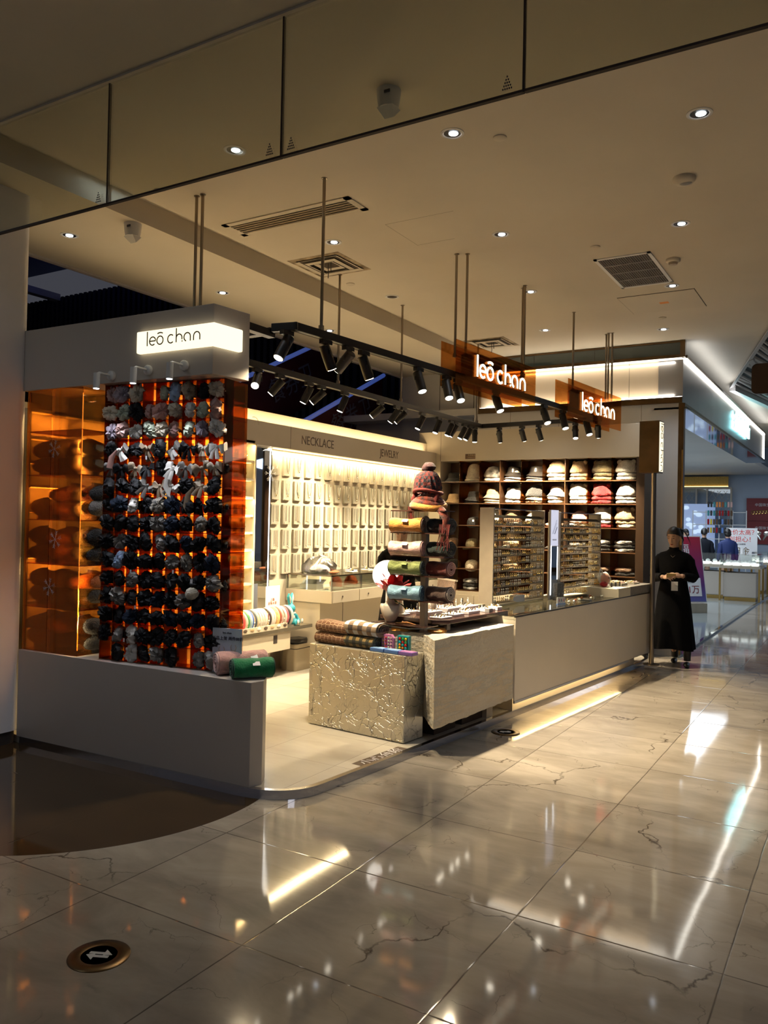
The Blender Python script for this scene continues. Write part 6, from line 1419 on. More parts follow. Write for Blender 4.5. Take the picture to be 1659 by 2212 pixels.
# =================================================================== FLOOR MARKS
for (px, py, rr, lb) in ((214, 2065, .112, 'round black floor marker with white arrows in the foreground'), (1092, 1582, .112, 'round black floor marker by the kerb below the stone block')):
    P = Z(px, py, 0); t = thing('floor_marker', lb, 'floor marker', P, math.radians(25))
    MB().lathe([(rr, 0), (rr, .002), (rr * .96, .005), (rr * .62, .006), (rr * .58, .004)], 44).build('metal_rim', 'bronze', t, True)
    MB().lathe([(rr * .58, .0042), (.001, .0042)], 44).build('disc', 'black_satin', t)
    ar = [(-.5, .0), (-.16, -.30), (-.16, -.12), (.42, -.12), (.42, .02), (-.16, .02), (-.16, .1)]
    for s_ in (1, -1): MB().prism([(s_ * x * rr * .85, s_ * (y - .05) * rr * .85 * 1.1) for x, y in ar], .0045, .0055).build('arrow', 'faint_white', t)
P = Z(826, 1634, .05)
t = thing('floor_sticker', 'brown sticker with white characters on the kiosk floor edge', 'sticker', (P.x, P.y, .0505), math.radians(90) + KR)
MB().box(-.26, .26, -.055, .055, 0, .001).build('sheet', 'ink_brown', t)
text('小心台阶', .10, 'paper_white', frameM(Vector((0, 0, .0015)), Vector((1, 0, 0)), Vector((0, 1, 0))), 'lettering', t, .0003, sx=1.1)
P = Z(1420, 1420, .02); 
o = MB().lathe([(.20, 0), (.20, .004), (.001, .005)], 32, Matrix.Diagonal((1, 1, 1, 1))).build('floor_mat', 'wall_white', None); o.location = K(-.35, 3.55, .052); tag(o, 'pale round mat on the kiosk floor behind the standing woman', 'mat')

# =================================================================== NEIGHBOUR SHOP
mat('shop_panel', (.56, .47, .36), .25, .5); mat('shop_metal', (.42, .43, .46), .30, .9, var=.05, vscale=2); mat('shop_glass_dark', (.05, .075, .08), .06, 0, coat=.6)
mat('counter_grey', (.42, .37, .32), .5)
mat('blue_wall', (.42, .50, .62), .5); mat('poster_red', (.22, .012, .016), .5); mat('floor_glassy', (.30, .34, .34), .08)
struct(MB().box(-4.85, XS - .02, YS, YS + .12, 0, 3.19), 'wall_shop', 'wall_white')
gg = MB()
for x in (-4.3, -3.6, -2.9, -2.5): gg.box(x, x + .006, YS - .002, YS, 0, 3.19)
struct(gg, 'trim_8', 'hair_line')
t = thing('shop_lightbox_fascia', 'cream lit fascia box with bronze edges above the neighbouring white wall', 'sign', (-4.80, YS, 3.19))
Lf = XS + 4.80
MB().box(0, Lf, -.04, .02, 0, .075).build('bronze_edge', 'bronze', t); MB().box(0, Lf, -.04, .02, .57, .61).build('bronze_edge', 'bronze', t); MB().box(0, .04, -.04, .02, .075, .57).build('bronze_edge', 'bronze', t)
MB().box(.04, Lf, .02, .04, .075, .57).build('panel', 'shop_panel', t)
MB().box(.04, Lf - .01, -.01, .018, .076, .084).build('light_strip', 'strip_white', t); MB().box(.04, Lf - .01, -.01, .018, .560, .568).build('light_strip', 'strip_white', t)
MB().box(Lf * .76, Lf * .76 + .004, .018, .02, .08, .56).build('seam', 'groove', t)
MB().box(0, Lf + .02, -.02, -.012, .61, HC - 3.19 - .02).build('glass_band', 'shop_glass_dark', t)
MB().box(0, Lf + .02, -.03, -.0, HC - 3.19 - .025, HC - 3.19 - .004).build('bronze_edge', 'bronze', t)
MB().box(Lf - .03, Lf + .03, -.05, .01, .57, HC - 3.19 - .004).build('corner_post', 'bronze', t)
for q in (.3, .6): MB().box(Lf * q, Lf * q + .004, -.022, -.02, .61, .77).build('seam', 'groove', t)
lamp('AREA', 'fascia_strip', (-3.4, YS - .05, 3.30), (-3.4, YS + .05, 3.5), 6, (1, .86, .66), .03, 2.6, along=(1, 0, 0))
lamp('AREA', 'fascia_strip', (-3.4, YS - .05, 3.72), (-3.4, YS + .05, 3.5), 6, (1, .86, .66), .03, 2.6, along=(1, 0, 0))
t = thing('bronze_pillar', 'slim bronze corner pillar behind the standing woman', 'pillar', (XS - .03, YS + .03, 0)); MB().box(-.015, .05, -.04, .06, 0, 3.19).build('pillar', 'bronze', t); MB().box(.03, .05, -.042, -.04, 1.4, 2.6).build('gold_line', 'gold', t)
t = thing('shop_front_fascia', 'silver metal shop fascia with white light line and cyan lit characters', 'sign', (XS, YS, 3.19))
Ls = 9.3
MB().box(-.30, 0, 0, Ls, .0, .55).build('metal_panel', 'shop_metal', t); MB().box(-.02, .03, 0, Ls, -.05, .0).build('bottom_edge', 'bronze', t); MB().box(-.02, .05, 0, Ls, .565, .60).build('top_edge', 'bronze', t)
MB().box(0, .03, 0, Ls, .55, .565).build('light_strip', 'strip_white', t); MB().box(0.0, .02, Ls, Ls + .06, 0, .56).build('end_light', 'strip_white', t)
MB().box(-.35, .05, 0, Ls, -.075, -.05).build('soffit', 'shop_glass_dark', t)
lamp('AREA', 'shop_strip', (XS + .10, YS + 4.6, 3.8), (XS + .4, YS + 4.6, 6), 11, (.95, .97, 1), .06, 9.0, along=(0, 1, 0))
for k, s_ in enumerate('周大福珠宝'[2:3] + '珠宝金行'):
    pass
for k, s_ in enumerate('金玉珠宝行'):
    text(s_, .36, 'cyan_glow', frameM(Vector((.04, 4.6 + k * .42, .30)), Vector((0, 1, 0)), Vector((0, 0, 1))), 'lettering', t, .012)
# shop ceiling and back
struct(MB().box(-9, XS - .3, YS + .12, 25.6, 3.2, 3.3), 'ceiling', 'wall_white')
struct(MB().box(-9, -4.8, YS + .5, YS + .6, 0, 3.2), 'wall_shop_left', 'wall_white')
struct(MB().box(-9.0, 9, 25.6, 25.7, 0, HC), 'wall_far', 'blue_wall')
struct(MB().box(-9, 9, 25.56, 25.6, 0, .14), 'baseboard_far', 'bronze')
struct(MB().prism([(XS - .02, YS - .1), (XS + .03, YS - .1), (XS + .03, 21.5), (XS - .02, 21.5)], 0, .03), 'trim_9', 'shop_glass_dark')
struct(MB().box(-8.9, XS - .02, YS + .12, 25.5, 0, .022), 'floor', 'floor_glassy')
lamp('AREA', 'shop_light', (-4.2, 17.5, 3.15), (-4.2, 17.5, 0), 330, (.80, .90, 1), 2.6, 9, along=(0, 1, 0))
t = thing('lattice_partition', 'glass partition with a diamond lattice pattern and yellow lit header inside the shop', 'partition', (onY(1598, 1000, 25.3).x - 3.3, 25.3, .02))
MB().box(0, 3.1, 0, .03, 0, 2.75).build('glass', 'clear_glass', t)
for x in (0, .9, 1.2, 2.1, 2.4, 3.06): MB().box(x, x + .05, -.03, .05, 0, 2.75).build('mullion', 'taupe', t)
MB().box(0, 3.1, -.03, .05, 2.75, 2.8).build('rail', 'taupe', t); MB().box(0, 3.0, .0, .04, 2.83, 3.12).build('yellow_header', 'sign_yellow' if 'sign_yellow' in MAT else 'strip_soft2' if 'strip_soft2' in MAT else 'hat_yellow', t)
MB().box(0, 3.0, -.02, -.0, 2.82, 2.84).build('light_strip', 'strip_yellow', t)
for x0 in (.06, 1.26, 2.46):
    mb = MB(); w_ = .60 if x0 > 2 else .83
    for i in range(-8, 9):
        for s_ in (-1, 1):
            xa = x0 + i * .18; pts = []
            za, zb_ = .3, 2.7
            a0_ = xa if s_ > 0 else xa + 1.3; a1_ = a0_ + s_ * 1.6
            # clip to the pane
            def at_(f): return a0_ + (a1_ - a0_) * f, za + (zb_ - za) * f
            fs_ = [f / 24 for f in range(25) if x0 <= at_(f / 24)[0] <= x0 + w_]
            if len(fs_) >= 2:
                p0, p1 = at_(fs_[0]), at_(fs_[-1]); mb.tube([(p0[0], -.005, p0[1]), (p1[0], -.005, p1[1])], .006, 4)
    if mb.v: mb.build('lattice', 'taupe', t)
# pinnned goods rack with coloured pouches
t = thing('pouch_rack', 'white metal rack at the shop back', 'rack', (onY(1497, 1100, 24.2).x, 24.2, .02))
for x in (0, .35, .7, 1.05, 1.4): MB().tube([(x, 0, 0), (x, 0, 2.1)], .015, 6).build('upright', 'white_plastic', t)
for z in (.5, .9, 1.3, 1.7, 2.05): MB().tube([(0, 0, z), (1.4, 0, z)], .012, 6).build('rail', 'white_plastic', t)
for r in range(4):
    for c in range(9):
        o = MB().box(-.026, .026, -.02, .02, -.15, 0).build('pouch', (['hat_brown', 'c_yellow', 'hat_brown', 'hat_red', 'black_satin', 'box_blue', 'black_satin', 'c_green', 'hat_brown'], ['hat_red', 'c_yellow', 'hat_brown', 'hat_brown', 'black_satin', 'box_blue', 'black_satin', 'hat_brown', 'black_satin'], ['box_teal', 'black_satin', 'box_teal', 'hat_brown', 'hat_red', 'hat_red', 'black_satin', 'hat_red', 'hat_brown'], ['black_satin', 'black_satin', 'box_teal', 'c_orange', 'c_orange', 'hat_rust', 'box_teal', 'scarf_pink_light', 'scarf_pink_light'])[r][c], None, bevel=.01); o.location = (onY(1497, 1100, 24.2).x + .42 + c * .075, 24.16, .02 + 1.62 + r * .24)
        tag(o, 'pouch on the far white rack, %s row from the bottom, %s from the left' % (ORD[r], ORD[c]), 'pouch', 'pouches on the far rack')
# blue screen behind the pillar
t = thing('blue_display_screen', 'bright blue display panel deep in the neighbouring shop', 'screen', (onY(1474, 1100, 24.8).x, 24.8, .02)); emis('blue_screen', (.10, .22, .6), .45); emis('pale_screen', (.55, .75, 1), .7)
MB().box(0, .9, 0, .05, .9, 2.3).build('panel', 'blue_screen', t)
for k in range(16): MB().ell((.08 + rnd.random() * .5, -.01, 1.0 + rnd.random() * 1.2), (.05 + .05 * rnd.random(), .01, .06), 8, 5).build('petal_pattern', 'pale_screen', t)
# posters on the far wall
for k, (py, lb, col) in enumerate(((1101, 'dark red poster with a gold bracelet on the far blue wall, upper', 'gold'), (1151, 'dark red poster with silver earrings on the far blue wall, lower', 'silver_jewel'))):
    P = onY(1647, py, 25.56); t = thing('wall_poster', lb, 'poster', P, 0, 'dark red posters on the far wall')
    MB().box(-.42, .52, -.03, 0, -.33, .33).build('panel', 'poster_red', t)
    text('中国珠宝', .10, 'paper_white', frameM(Vector((0, -.032, .13)), Vector((1, 0, 0)), Vector((0, 0, 1))), 'lettering', t)
    if k == 0:
        for q in range(7): MB().tube([(-.25 + q * .08 + .035 * math.cos(a), -.035, -.09 + .02 * q / 3 + .05 * math.sin(a)) for a in [i * math.pi / 5 for i in range(10)]], .012, 5, closed=True).build('link_shape', 'gold', t)
    else:
        for s_ in (-1, 1): MB().ell((s_ * .12, -.035, -.02), (.09, .01, .08), 12, 8).tube([(s_ * .12, -.035, -.05), (s_ * .05, -.035, -.18), (s_ * .03, -.035, -.22)], [.06, .04, .015], 8, flat=.3).build('earring_shape', 'silver_jewel', t, True)
# white sign board with red characters
P = onY(1620, 1230, 19.6)
t = thing('notice_board', 'white notice board with red characters behind the shop counter', 'notice', (onY(1597, 1200, 22.6).x, 22.6, .02))
MB().box(-.32, .42, 0, .03, .7, 1.62).build('board', 'paper_white', t); MB().box(-.02, .02, .01, .03, 0, .7).build('leg', 'rod_steel', t)
for s_, z, sz, mt_ in (('金价太高？', 1.50, .15, 'c_red'), ('别担心！', 1.32, .16, 'c_red'), ('以旧换新', 1.20, .05, 'ink'), ('日金', 1.02, .20, 'gold')): text(s_, sz, mt_, frameM(Vector((.05, -.002, z)), Vector((1, 0, 0)), Vector((0, 0, 1))), 'lettering', t)
# jewellery counters of the shop
def shop_counter(x0, y0, x1, y1, label, rz=0, glow=True):
    t = thing('shop_counter', label, 'display case', (x0, y0, .022), rz); w_, l_ = x1 - x0, y1 - y0
    MB().box(.08, w_ - .08, .08, l_ - .08, .08, .62).build('cabinet', 'counter_grey', t, bevel=.02); MB().box(.1, w_ - .1, .1, l_ - .1, 0, .08).build('plinth', 'gold', t)
    MB().box(0, w_, 0, l_, .72, .78).build('table_top', 'taupe', t)
    for x, y in ((.0, .0), (w_ - .04, 0), (0, l_ - .04), (w_ - .04, l_ - .04)): MB().box(x, x + .04, y, y + .04, 0, .72).build('leg', 'gold', t)
    g_ = MB().box(.02, w_ - .02, .02, .03, .78, 1.02).box(.02, .03, .02, l_ - .02, .78, 1.02).box(w_ - .03, w_ - .02, .02, l_ - .02, .78, 1.02); g_.build('glass_sides', 'case_glass', t); MB().box(.02, w_ - .02, .02, l_ - .02, 1.02, 1.035).build('glass_top', 'case_glass', t)
    for q in range(4): MB().box(.08 + q * w_ / 4.4, .04 + (q + .85) * w_ / 4.4, .08, l_ - .1, .785, .82).build('lit_tray', 'case_glow', t)
    for q in range(8): MB().ell((.15 + q * (w_ - .3) / 7, .2, .86), (.05, .04, .04), 8, 6).build('jewel_stand', 'paper_white', t, True)
A_ = Z(1555, 1303); B_ = Z(1590, 1303)
P = Z(1575, 1300)
shop_counter(P.x - .22, P.y, P.x + .62, P.y + .8, 'glowing glass jewellery counter with a grey cabinet, nearest the aisle corner', 0)
P2 = Z(1520, 1296); shop_counter(P2.x - .9, P2.y + .3, P2.x + .45, P2.y + 1.0, 'glowing glass jewellery counter behind the red sign', 0)
P3 = Z(1625, 1288); shop_counter(P3.x - .1, P3.y + .5, P3.x + .3, P3.y + 1.7, 'gold legged glass counter at the shop edge', 0)
o = MB().tube([(0, 0, 0), (0, 0, .10)], [.035, .045], 12).build('paper_cup', 'paper_white', None, True); o.location = (P.x + .2, P.y + .5, 1.058); tag(o, 'white and red paper cup on the shop counter', 'cup')
# slanted stand up sign
m_, N, L, b = nt('banner_print'); tc = N.new('ShaderNodeTexCoord'); sp = N.new('ShaderNodeSeparateXYZ'); L.new(tc.outputs['Object'], sp.inputs[0]); rp = N.new('ShaderNodeValToRGB'); cr = rp.color_ramp
cr.elements[0].position = .05; cr.elements[0].color = (.10, .16, .45, 1); cr.elements[1].position = .95; cr.elements[1].color = (.40, .02, .05, 1); e_ = cr.elements.new(.35); e_.color = (.12, .04, .20, 1); e_ = cr.elements.new(.55); e_.color = (.22, .03, .14, 1)
mr = N.new('ShaderNodeMapRange'); mr.inputs['From Max'].default_value = 1.45; L.new(sp.outputs[2], mr.inputs[0]); L.new(mr.outputs[0], rp.inputs[0]); L.new(rp.outputs[0], b.inputs['Base Color']); b.inputs['Roughness'].default_value = .4
P = Z(1497, 1325)
t = thing('promotion_sign', 'tilted red and violet promotion sign standing behind the woman', 'sign', (P.x, P.y, .022), .75)
Mt = Matrix.Rotation(-.20, 4, 'X')
MB(Mt).box(-.38, .30, -.01, .01, .20, 1.45).build('panel', 'banner_print', t); MB(Mt).box(-.40, .32, -.006, .012, .18, .20).box(.30, .32, -.006, .012, .2, 1.46).box(-.4, .32, -.006, .012, 1.45, 1.47).build('frame', 'white_plastic', t)
MB(Mt).box(-.33, .22, -.014, -.011, .30, .65).build('white_card', 'paper_white', t)
text('福运将至', .07, 'ink', Mt @ frameM(Vector((-.06, -.016, .58)), Vector((1, 0, 0)), Vector((0, 0, 1))), 'lettering', t); text('抽1万', .17, 'poster_red', Mt @ frameM(Vector((-.03, -.016, .42)), Vector((1, 0, 0)), Vector((0, 0, 1))), 'lettering', t); text('福', .2, 'paper_white', Mt @ frameM(Vector((-.05, -.014, 1.2)), Vector((1, 0, 0)), Vector((0, 0, 1))), 'lettering', t)
MB().box(-.2, .2, -.15, .25, 0, .18).build('base', 'taupe', t)
# lattice ceiling opening and hanging dark sign on the far right
tri = [Z(1590, 832, HC), Z(1659, 720, HC), Z(1760, 600, HC), Z(1900, 860, HC), Z(1700, 880, HC)]
LX0, LX1, LY0, LY1 = Z(1582, 828, HC).x, 6.0, 9.5, 20.5
qa = Z(1582, 829, HC); qb = Z(1659, 712, HC); qc = Z(1659, 866, HC)
dab = (qb - qa); dac = (qc - qa)
t = thing('ceiling_lattice', 'black ceiling opening crossed by white slanting slats at the far right', 'ceiling lattice', (qa.x, qa.y, HC))
a2_ = dab * 2.2; c2_ = dac * 2.0
MB().add([(0, 0, -.01), (a2_.x, a2_.y, -.01), (a2_.x + c2_.x, a2_.y + c2_.y, -.01), (c2_.x, c2_.y, -.01)], [(0, 1, 2, 3)]).build('opening', 'dark_void', t)
for i in range(34):
    f0 = i / 34 + rnd.uniform(-.015, .015); f1 = f0 + rnd.uniform(-.06, .06); p0 = a2_ * f0; p1 = a2_ * f1 + c2_
    MB().tube([(p0.x, p0.y, -.03), (p1.x, p1.y, -.03)], rnd.uniform(.014, .03), 4, flat=.4).build('slat', 'wall_white', t)
MB().tube([(0, 0, -.04), (a2_.x, a2_.y, -.04)], .06, 4, flat=.4).tube([(0, 0, -.07), (c2_.x, c2_.y, -.07)], .07, 4).build('border', 'wall_white', t)
MB().tube([(a2_.x * .28, a2_.y * .28, -.05), (a2_.x * .1 + c2_.x * .6, a2_.y * .1 + c2_.y * .6, -.05)],   .06, 4, flat=.4).build('cross_beam', 'wall_white', t)
P = PL(1662, 817, (0, 9.0), (1, 9.3))
t = thing('hanging_dark_sign', 'dark rounded hanging sign cut by the right picture edge', 'sign', P, 0); MB().prism(rrect(.16, .15, .05), -.02, .02, Matrix.Rotation(math.pi / 2, 4, 'X')).build('panel', 'dark_side', t); MB().tube([(0, 0, .15), (0, 0, HC - P.z)], .008, 6).build('rod', 'rod_steel', t)
# brown floor squares beyond
o = struct(MB().box(-.62, 1.2, 12.2, 13.9, .0, .003), 'floor', 'brown_floor' if 'brown_floor' in MAT else 'brown_tray')
# =================================================================== PEOPLE
mat('skin', (.50, .30, .20), .5, var=.05, vscale=20); mat('hair_black', (.006, .005, .005), .35, bump=.6, bscale=120); mat('dress_black', (.004, .004, .005), .9, spec=.12, bump=.4, bscale=30); mat('lips', (.30, .07, .05), .45); mat('boot', (.006, .006, .006), .3); mat('jacket_blue', (.01, .025, .12), .7, bump=.5, bscale=14); mat('jacket_dark', (.008, .01, .016), .8, spec=.15)
def finger(mb, base, d, side, L_, curl, r=.0075):
    """one finger: three bones bending towards 'side'"""
    p = base; pts = [p]; dd = d.normalized(); ax = dd.cross(side)
    ax = ax.normalized() if ax.length > 1e-6 else Vector((1, 0, 0))
    for f in (.42, .33, .25):
        dd = Matrix.Rotation(curl, 3, ax) @ dd; p = p + dd * L_ * f; pts.append(p)
    mb.tube(pts, [r, r * .95, r * .88, r * .7], 8); mb.ell(p, r * .72, 8, 6)
def hand(mb, wrist, d, palm_n, spread, curl, thumb_side):
    d = d.normalized(); palm_n = (palm_n - d * palm_n.dot(d)).normalized(); s_ = d.cross(palm_n).normalized() * thumb_side
    pc = wrist + d * .045
    Mh = Matrix.Identity(4)
    for i in range(3): Mh[i][0] = d[i]; Mh[i][1] = s_[i]; Mh[i][2] = palm_n[i]; Mh[i][3] = pc[i]
    mb.ell((0, 0, 0), (.052, .038, .014), 14, 8, Mh)
    for k, (o_, l_) in enumerate(((.028, .068), (.010, .076), (-.009, .071), (-.027, .056))):
        finger(mb, pc + d * .040 + s_ * o_, d + s_ * o_ * spread * 8, palm_n, l_, curl + .08 * k)
    finger(mb, wrist + d * .025 + s_ * .030, (d * .85 + s_ * .50 + palm_n * .30), palm_n - s_ * .3, .060, curl * .55, .009)
def person(loc, rz, label, H=1.62, dress='dress_black', sleeves='dress_black', hands=None, look=(0, .35), hair='bun', skirt=True, face=True, elbows=None, foot=None, hem=.22, coat_len=None, gname=None, scale=1.0):
    t = thing('person', label, 'person', loc, rz); t.scale = (scale,) * 3
    k = H / 1.62
    hz = 1.495 * k; hc = Vector((0, -.03, hz))
    Rh = Matrix.Translation(hc) @ Matrix.Rotation(look[0], 4, 'Z') @ Matrix.Rotation(look[1], 4, 'X')
    mb = MB()
    mb.ell((0, .012, .02), (.072, .090, .098), 22, 14, Rh)            # skull
    mb.ell((0, -.022, -.038), (.056, .060, .070), 20, 12, Rh)          # lower face
    mb.ell((0, -.048, -.088), (.026, .022, .018), 12, 8, Rh)           # chin
    if face:
        mb.tube([(0, -.074, .018), (0, -.086, -.012), (0, -.094, -.028)], [.007, .009, .013], 8, M=Rh)   # nose
        mb.ell((0, -.090, -.034), (.016, .010, .008), 10, 6, Rh)
        for s_ in (-1, 1):
            mb.ell((s_ * .031, -.060, -.022), (.019, .015, .020), 10, 7, Rh)     # cheeks
            mb.ell((s_ * .028, -.070, .036), (.022, .010, .007), 10, 6, Rh)       # brow
            mb.ell((s_ * .074, .012, -.008), (.010, .018, .028), 10, 8, Rh)       # ears
        mb.ell((0, -.079, -.058), (.020, .009, .007), 10, 6, Rh)
    nb = Vector((0, .012, 1.30 * k))
    mb.tube([nb, (nb + hc) / 2 + Vector((0, .006, 0)), hc + Vector((0, .01, -.06))], [.058, .048, .050], 14)
    mb.ell((0, .01, 1.22 * k), (.15, .08, .12), 16, 10)
    for s_ in (-1, 1):
        sh = Vector((s_ * .145, .01, 1.245 * k)); e = elbows[0 if s_ < 0 else 1] if elbows else Vector((s_ * .20, .03, 1.03 * k)); h_ = hands[0 if s_ < 0 else 1] if hands else Vector((s_ * .21, -.03, .80 * k))
        mb.tube([sh, (sh + e) / 2, e, (e + h_) / 2, h_], [.034, .038, .036, .032, .024], 12)
        hd = ((h_ - e).normalized() + (Vector((-s_ * .7, -.1, .05)) if hands else Vector((0, 0, -.6)))).normalized()
        if face: hand(mb, h_, hd, Vector((0, .45, -.30)) if hands else Vector((-s_, 0, 0)), 1.0, .55 if hands else .25, 1 if s_ < 0 else -1)
        else: hand(mb, h_, hd, Vector((-s_, 0, 0)), 1.0, .3, 1 if s_ < 0 else -1)
    if not skirt or foot:
        for s_, (fx, fy) in zip((-1, 1), sorted(foot) if foot else ((-.085, 0), (.085, 0))): mb.tube([(s_ * .08, .01, .86 * k), (s_ * .04 + fx * .5, fy * .5, .47 * k), (fx, fy + .03, .12)], [.075, .052, .034], 12)
    mb.tube([(0, .01, 1.25 * k), (0, .01, 1.0 * k), (0, .01, .86 * k)], [.11, .10, .12], 14)
    skinbody(mb, 'body', 'skin', t, .0055 if face else .009)
    # hair
    hr = MB(); n1_, m1_ = (84, 64) if face else (36, 24); hv = []; hf = []
    for a_ in range(m1_ + 1):
        th = math.pi * a_ / m1_
        for b_ in range(n1_):
            ph = 2 * math.pi * b_ / n1_; hv.append((.080 * math.sin(th) * math.cos(ph), .014 + .098 * math.sin(th) * math.sin(ph), .020 + .107 * math.cos(th)))
    def hz_(p): return p[2] - (.066 - .86 * (p[1] + .075) + (.10 * abs(p[0]) if p[1] < 0 else 0))
    for a_ in range(m1_):
        for b_ in range(n1_):
            q_ = (a_ * n1_ + b_, (a_ + 1) * n1_ + b_, (a_ + 1) * n1_ + (b_ + 1) % n1_, a_ * n1_ + (b_ + 1) % n1_)
            if sum(hz_(hv[w]) for w in q_) / 4 > 0: hf.append(q_)
    hr.add(hv, hf, Rh)
    if hair == 'bun':
        hr.ell((.030, .088, .030), (.052, .045, .055), 16, 10, Rh); hr.tube([(.075, .05, .0), (.085, .06, -.05), (.07, .05, -.09)], [.012, .008, .002], 6, M=Rh)
        for q in range(7): hr.tube([(.05 + .01 * q, .08, .07), (.07 + .012 * q, .10, .09 - .03 * q), (.085 + .01 * q, .10, .10 - .04 * q)], [.003, .0025, .001], 4, M=Rh)
    elif hair == 'pony': hr.ell((-.0, .10, -.02), (.045, .035, .07), 14, 9, Rh)
    elif hair == 'long': hr.ell((0, .045, -.07), (.085, .06, .13), 18, 12, Rh)
    elif hair == 'short': hr.ell((0, .03, -.03), (.080, .068, .07), 18, 10, Rh)
    hr.build('hair', 'hair_black', t, True)
    if face:
        for s_ in (-1, 1):
            MB(Rh).tube([(s_ * .017, -.0775, .016), (s_ * .029, -.081, .0155), (s_ * .043, -.0715, .017)], [.0015, .0042, .0015], 6, flat=.5).build('eyelid', 'hair_black', t, True)
            MB(Rh).tube([(s_ * .016, -.0815, .037), (s_ * .030, -.0825, .043), (s_ * .047, -.071, .038)], [.0022, .003, .001], 6, flat=.6).build('eyebrow', 'hair_black', t, True)
        MB(Rh).tube([(-.019, -.080, -.057), (-.008, -.0885, -.054), (0, -.089, -.0555), (.008, -.0885, -.054), (.019, -.080, -.057)], [.0012, .0042, .0038, .0042, .0012], 6).tube([(-.016, -.080, -.061), (0, -.0885, -.0635), (.016, -.080, -.061)], [.001, .0048, .001], 6).build('lips', 'lips', t, True)
    # dress / coat as one draped surface
    n = 40
    rows = [(1.355 * k, .060, .058), (1.335 * k, .085, .070), (1.315 * k, .150, .088), (1.28 * k, .195, .102), (1.22 * k, .188, .120), (1.12 * k, .168, .124), (1.0 * k, .148, .112), (.92 * k, .162, .122), (.80 * k, .185, .140), (.6 * k, .205, .155), (.42 * k, .222, .172), (.28 * k, .236, .185), (hem, .243, .19)]
    if not skirt: rows = rows[:9] + [(.74 * k, .19, .145)]
    vs = []
    for z, rx, ry in rows:
        fd = max(0, (1.0 * k - z)) * .075 if skirt else .01
        for j in range(n):
            a = 2 * math.pi * j / n; q = 1 + fd * math.sin(9 * a + 1.2 * math.sin(2 * a)) + .25 * fd * math.sin(17 * a)
            vs.append((rx * q * math.cos(a), .01 + ry * q * math.sin(a), z + (.012 * math.sin(3 * a) if z == hem else 0)))
    fs = [(i * n + j, (i + 1) * n + j, (i + 1) * n + (j + 1) % n, i * n + (j + 1) % n) for i in range(len(rows) - 1) for j in range(n)]
    MB().add(vs, fs).build('dress' if skirt else 'jacket', dress, t, True)
    MB().lathe([(.056, 1.325 * k), (.058, 1.375 * k), (.054, 1.38 * k), (.052, 1.33 * k)], 24, Matrix.Translation((0, .008, 0))).build('collar', dress, t, True)
    for s_ in (-1, 1):
        sh = Vector((s_ * .160, .01, 1.285 * k)); e = elbows[0 if s_ < 0 else 1] if elbows else Vector((s_ * .20, .03, 1.03 * k)); h_ = hands[0 if s_ < 0 else 1] if hands else Vector((s_ * .21, -.03, .80 * k))
        sh = sh + Vector((-s_ * .012, 0, -.035))
        MB().tube([sh - Vector((s_ * .06, 0, -.005)), sh - Vector((s_ * .03, 0, -.008)), sh, sh * .85 + e * .15 + Vector((s_ * .012, 0, 0)), sh * .6 + e * .4, sh * .3 + e * .7, sh * .08 + e * .92, e * .85 + h_ * .15, e * .6 + h_ * .4, e * .35 + h_ * .65, e * .15 + h_ * .85], [.040, .050, .058, .062, .060, .057, .056, .055, .051, .047, .043], 20).build('sleeve', sleeves, t, True)
    if foot:
        for fx, fy in foot:
            bt = MB().tube([(fx, fy + .03, .36), (fx, fy + .03, .16), (fx, fy + .035, .07)], [.052, .044, .040], 14).ell((fx, fy - .03, .035), (.036, .110, .030), 16, 8).box(fx - .022, fx + .022, fy + .035, fy + .075, 0, .05)
            bt.build('boot', 'boot', t, True)
    return t
def facing(P): return math.atan2(P.y, P.x) - math.pi / 2    # local -y points back at the camera
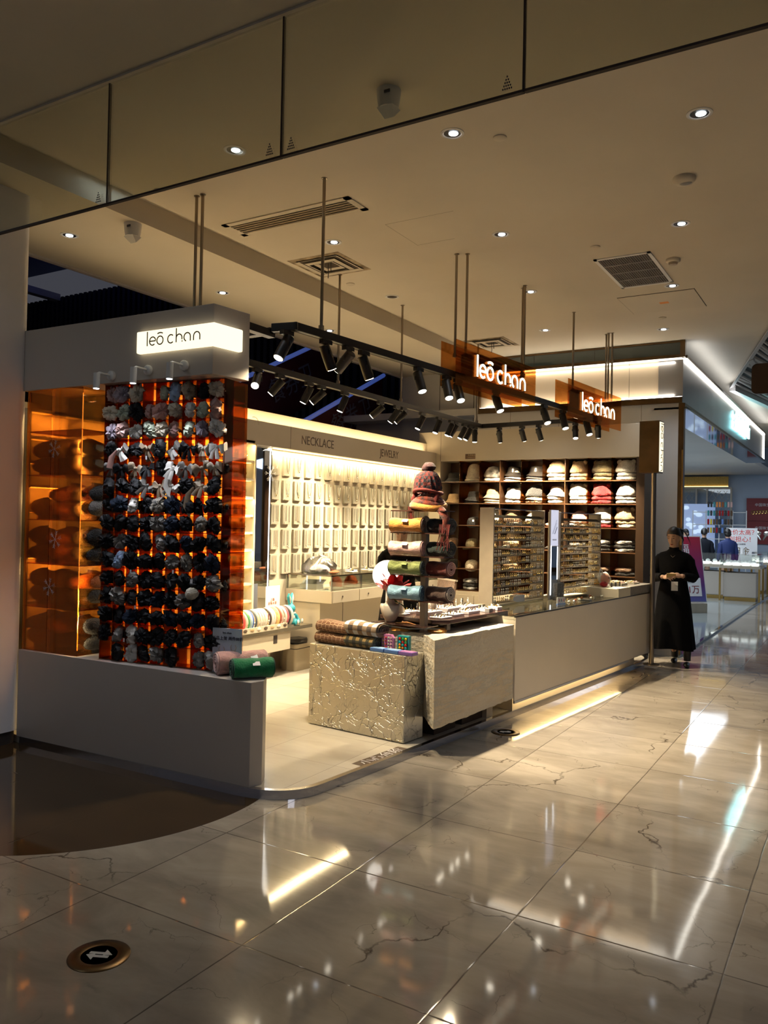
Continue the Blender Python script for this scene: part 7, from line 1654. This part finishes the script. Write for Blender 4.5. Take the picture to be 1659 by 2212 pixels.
# standing woman beside the counter end
P = Z(1452, 1437); 
w = person(P, facing(P) - .12, 'woman in a long black dress standing at the counter end, holding a small card', 1.63, hands=[Vector((-.085, -.20, 1.045)), Vector((.105, -.20, 1.065))], elbows=[Vector((-.225, .02, 1.02)), Vector((.235, .02, 1.03))], look=(-.28, .34), foot=[(.165, -.04), (.0, .20)], hem=.20)
def held(name, label, cat, tparent, M, mb, mt):
    o = mb.build(name, mt, None); bpy.context.view_layer.update(); o.matrix_world = tparent.matrix_world @ M; return tag(o, label, cat)
mat('card_tan', (.40, .28, .10), .5)
held('held_card', 'small tan folded card held in the standing woman’s hands'.replace('’', "'"), 'card', w, T((.01, -.262, 1.065), .1, .5), MB().box(-.055, .045, -.004, .004, -.03, .03), 'card_tan')
held('name_badge', 'white name badge hanging below the standing woman\'s hands', 'badge', w, T((.035, -.19, .945), .1), MB().box(-.036, .036, -.003, .003, -.055, .05), 'paper_white')
held('hairline_necklace', 'thin silver necklace on the black dress of the standing woman', 'necklace', w, T((0, -.075, 1.30)), MB().tube([(-.045, .02, .02), (-.02, -.022, -.012), (0, -.034, -.03), (.02, -.022, -.012), (.045, .02, .02)], .0022, 4), 'silver_jewel')
# shop assistant behind the counter
P = onX(866, 1190, -3.95); P.z = .05
w = person(P, facing(P) + .20, 'woman in black behind the scarf tree, head bowed over her hands', 1.60, hands=[Vector((-.065, -.22, 1.14)), Vector((.075, -.22, 1.13))], elbows=[Vector((-.22, -.01, 1.02)), Vector((.22, -.01, 1.02))], look=(-.30, .50), hair='pony', hem=.1)
held('white_trinket', 'white spiky hair trinket in the hands of the bowed woman', 'accessory', w, T((.0, -.265, 1.165)), MB().ell((0, 0, 0), (.03, .02, .022), 10, 7).tube([(-.02, 0, 0), (-.05, -.01, .03)], [.01, .001], 5).tube([(0, 0, .01), (.005, -.01, .05)], [.01, .001], 5).tube([(.02, 0, 0), (.045, -.01, .035)], [.01, .001], 5), 'paper_white')
# three people deep in the neighbouring shop
for (px, hair, jk, sl, rz, lb, sc_) in ((1519, 'pony', 'jacket_dark', 'jacket_dark', math.pi, 'person in a dark jacket with tied hair standing at the far shop counter, back turned', 1.0), (1570, 'short', 'jacket_blue', 'jacket_blue', math.pi + .3, 'person in a blue padded jacket at the far shop counter, back turned', 1.0), (1480, 'short', 'jacket_dark', 'jacket_dark', -.5, 'person in dark clothes half hidden behind the bronze pillar', .98)):
    P = onY(px, 1300, 21.2 + (.5 if px == 1480 else 0)); P.z = .022
    person(P, facing(P) + rz, lb, 1.60, dress=jk, sleeves=sl, look=(0, .3), hair=hair, skirt=False, face=False, foot=[(-.085, 0), (.085, 0)], scale=sc_ * 1.0)

#@@MORE@@
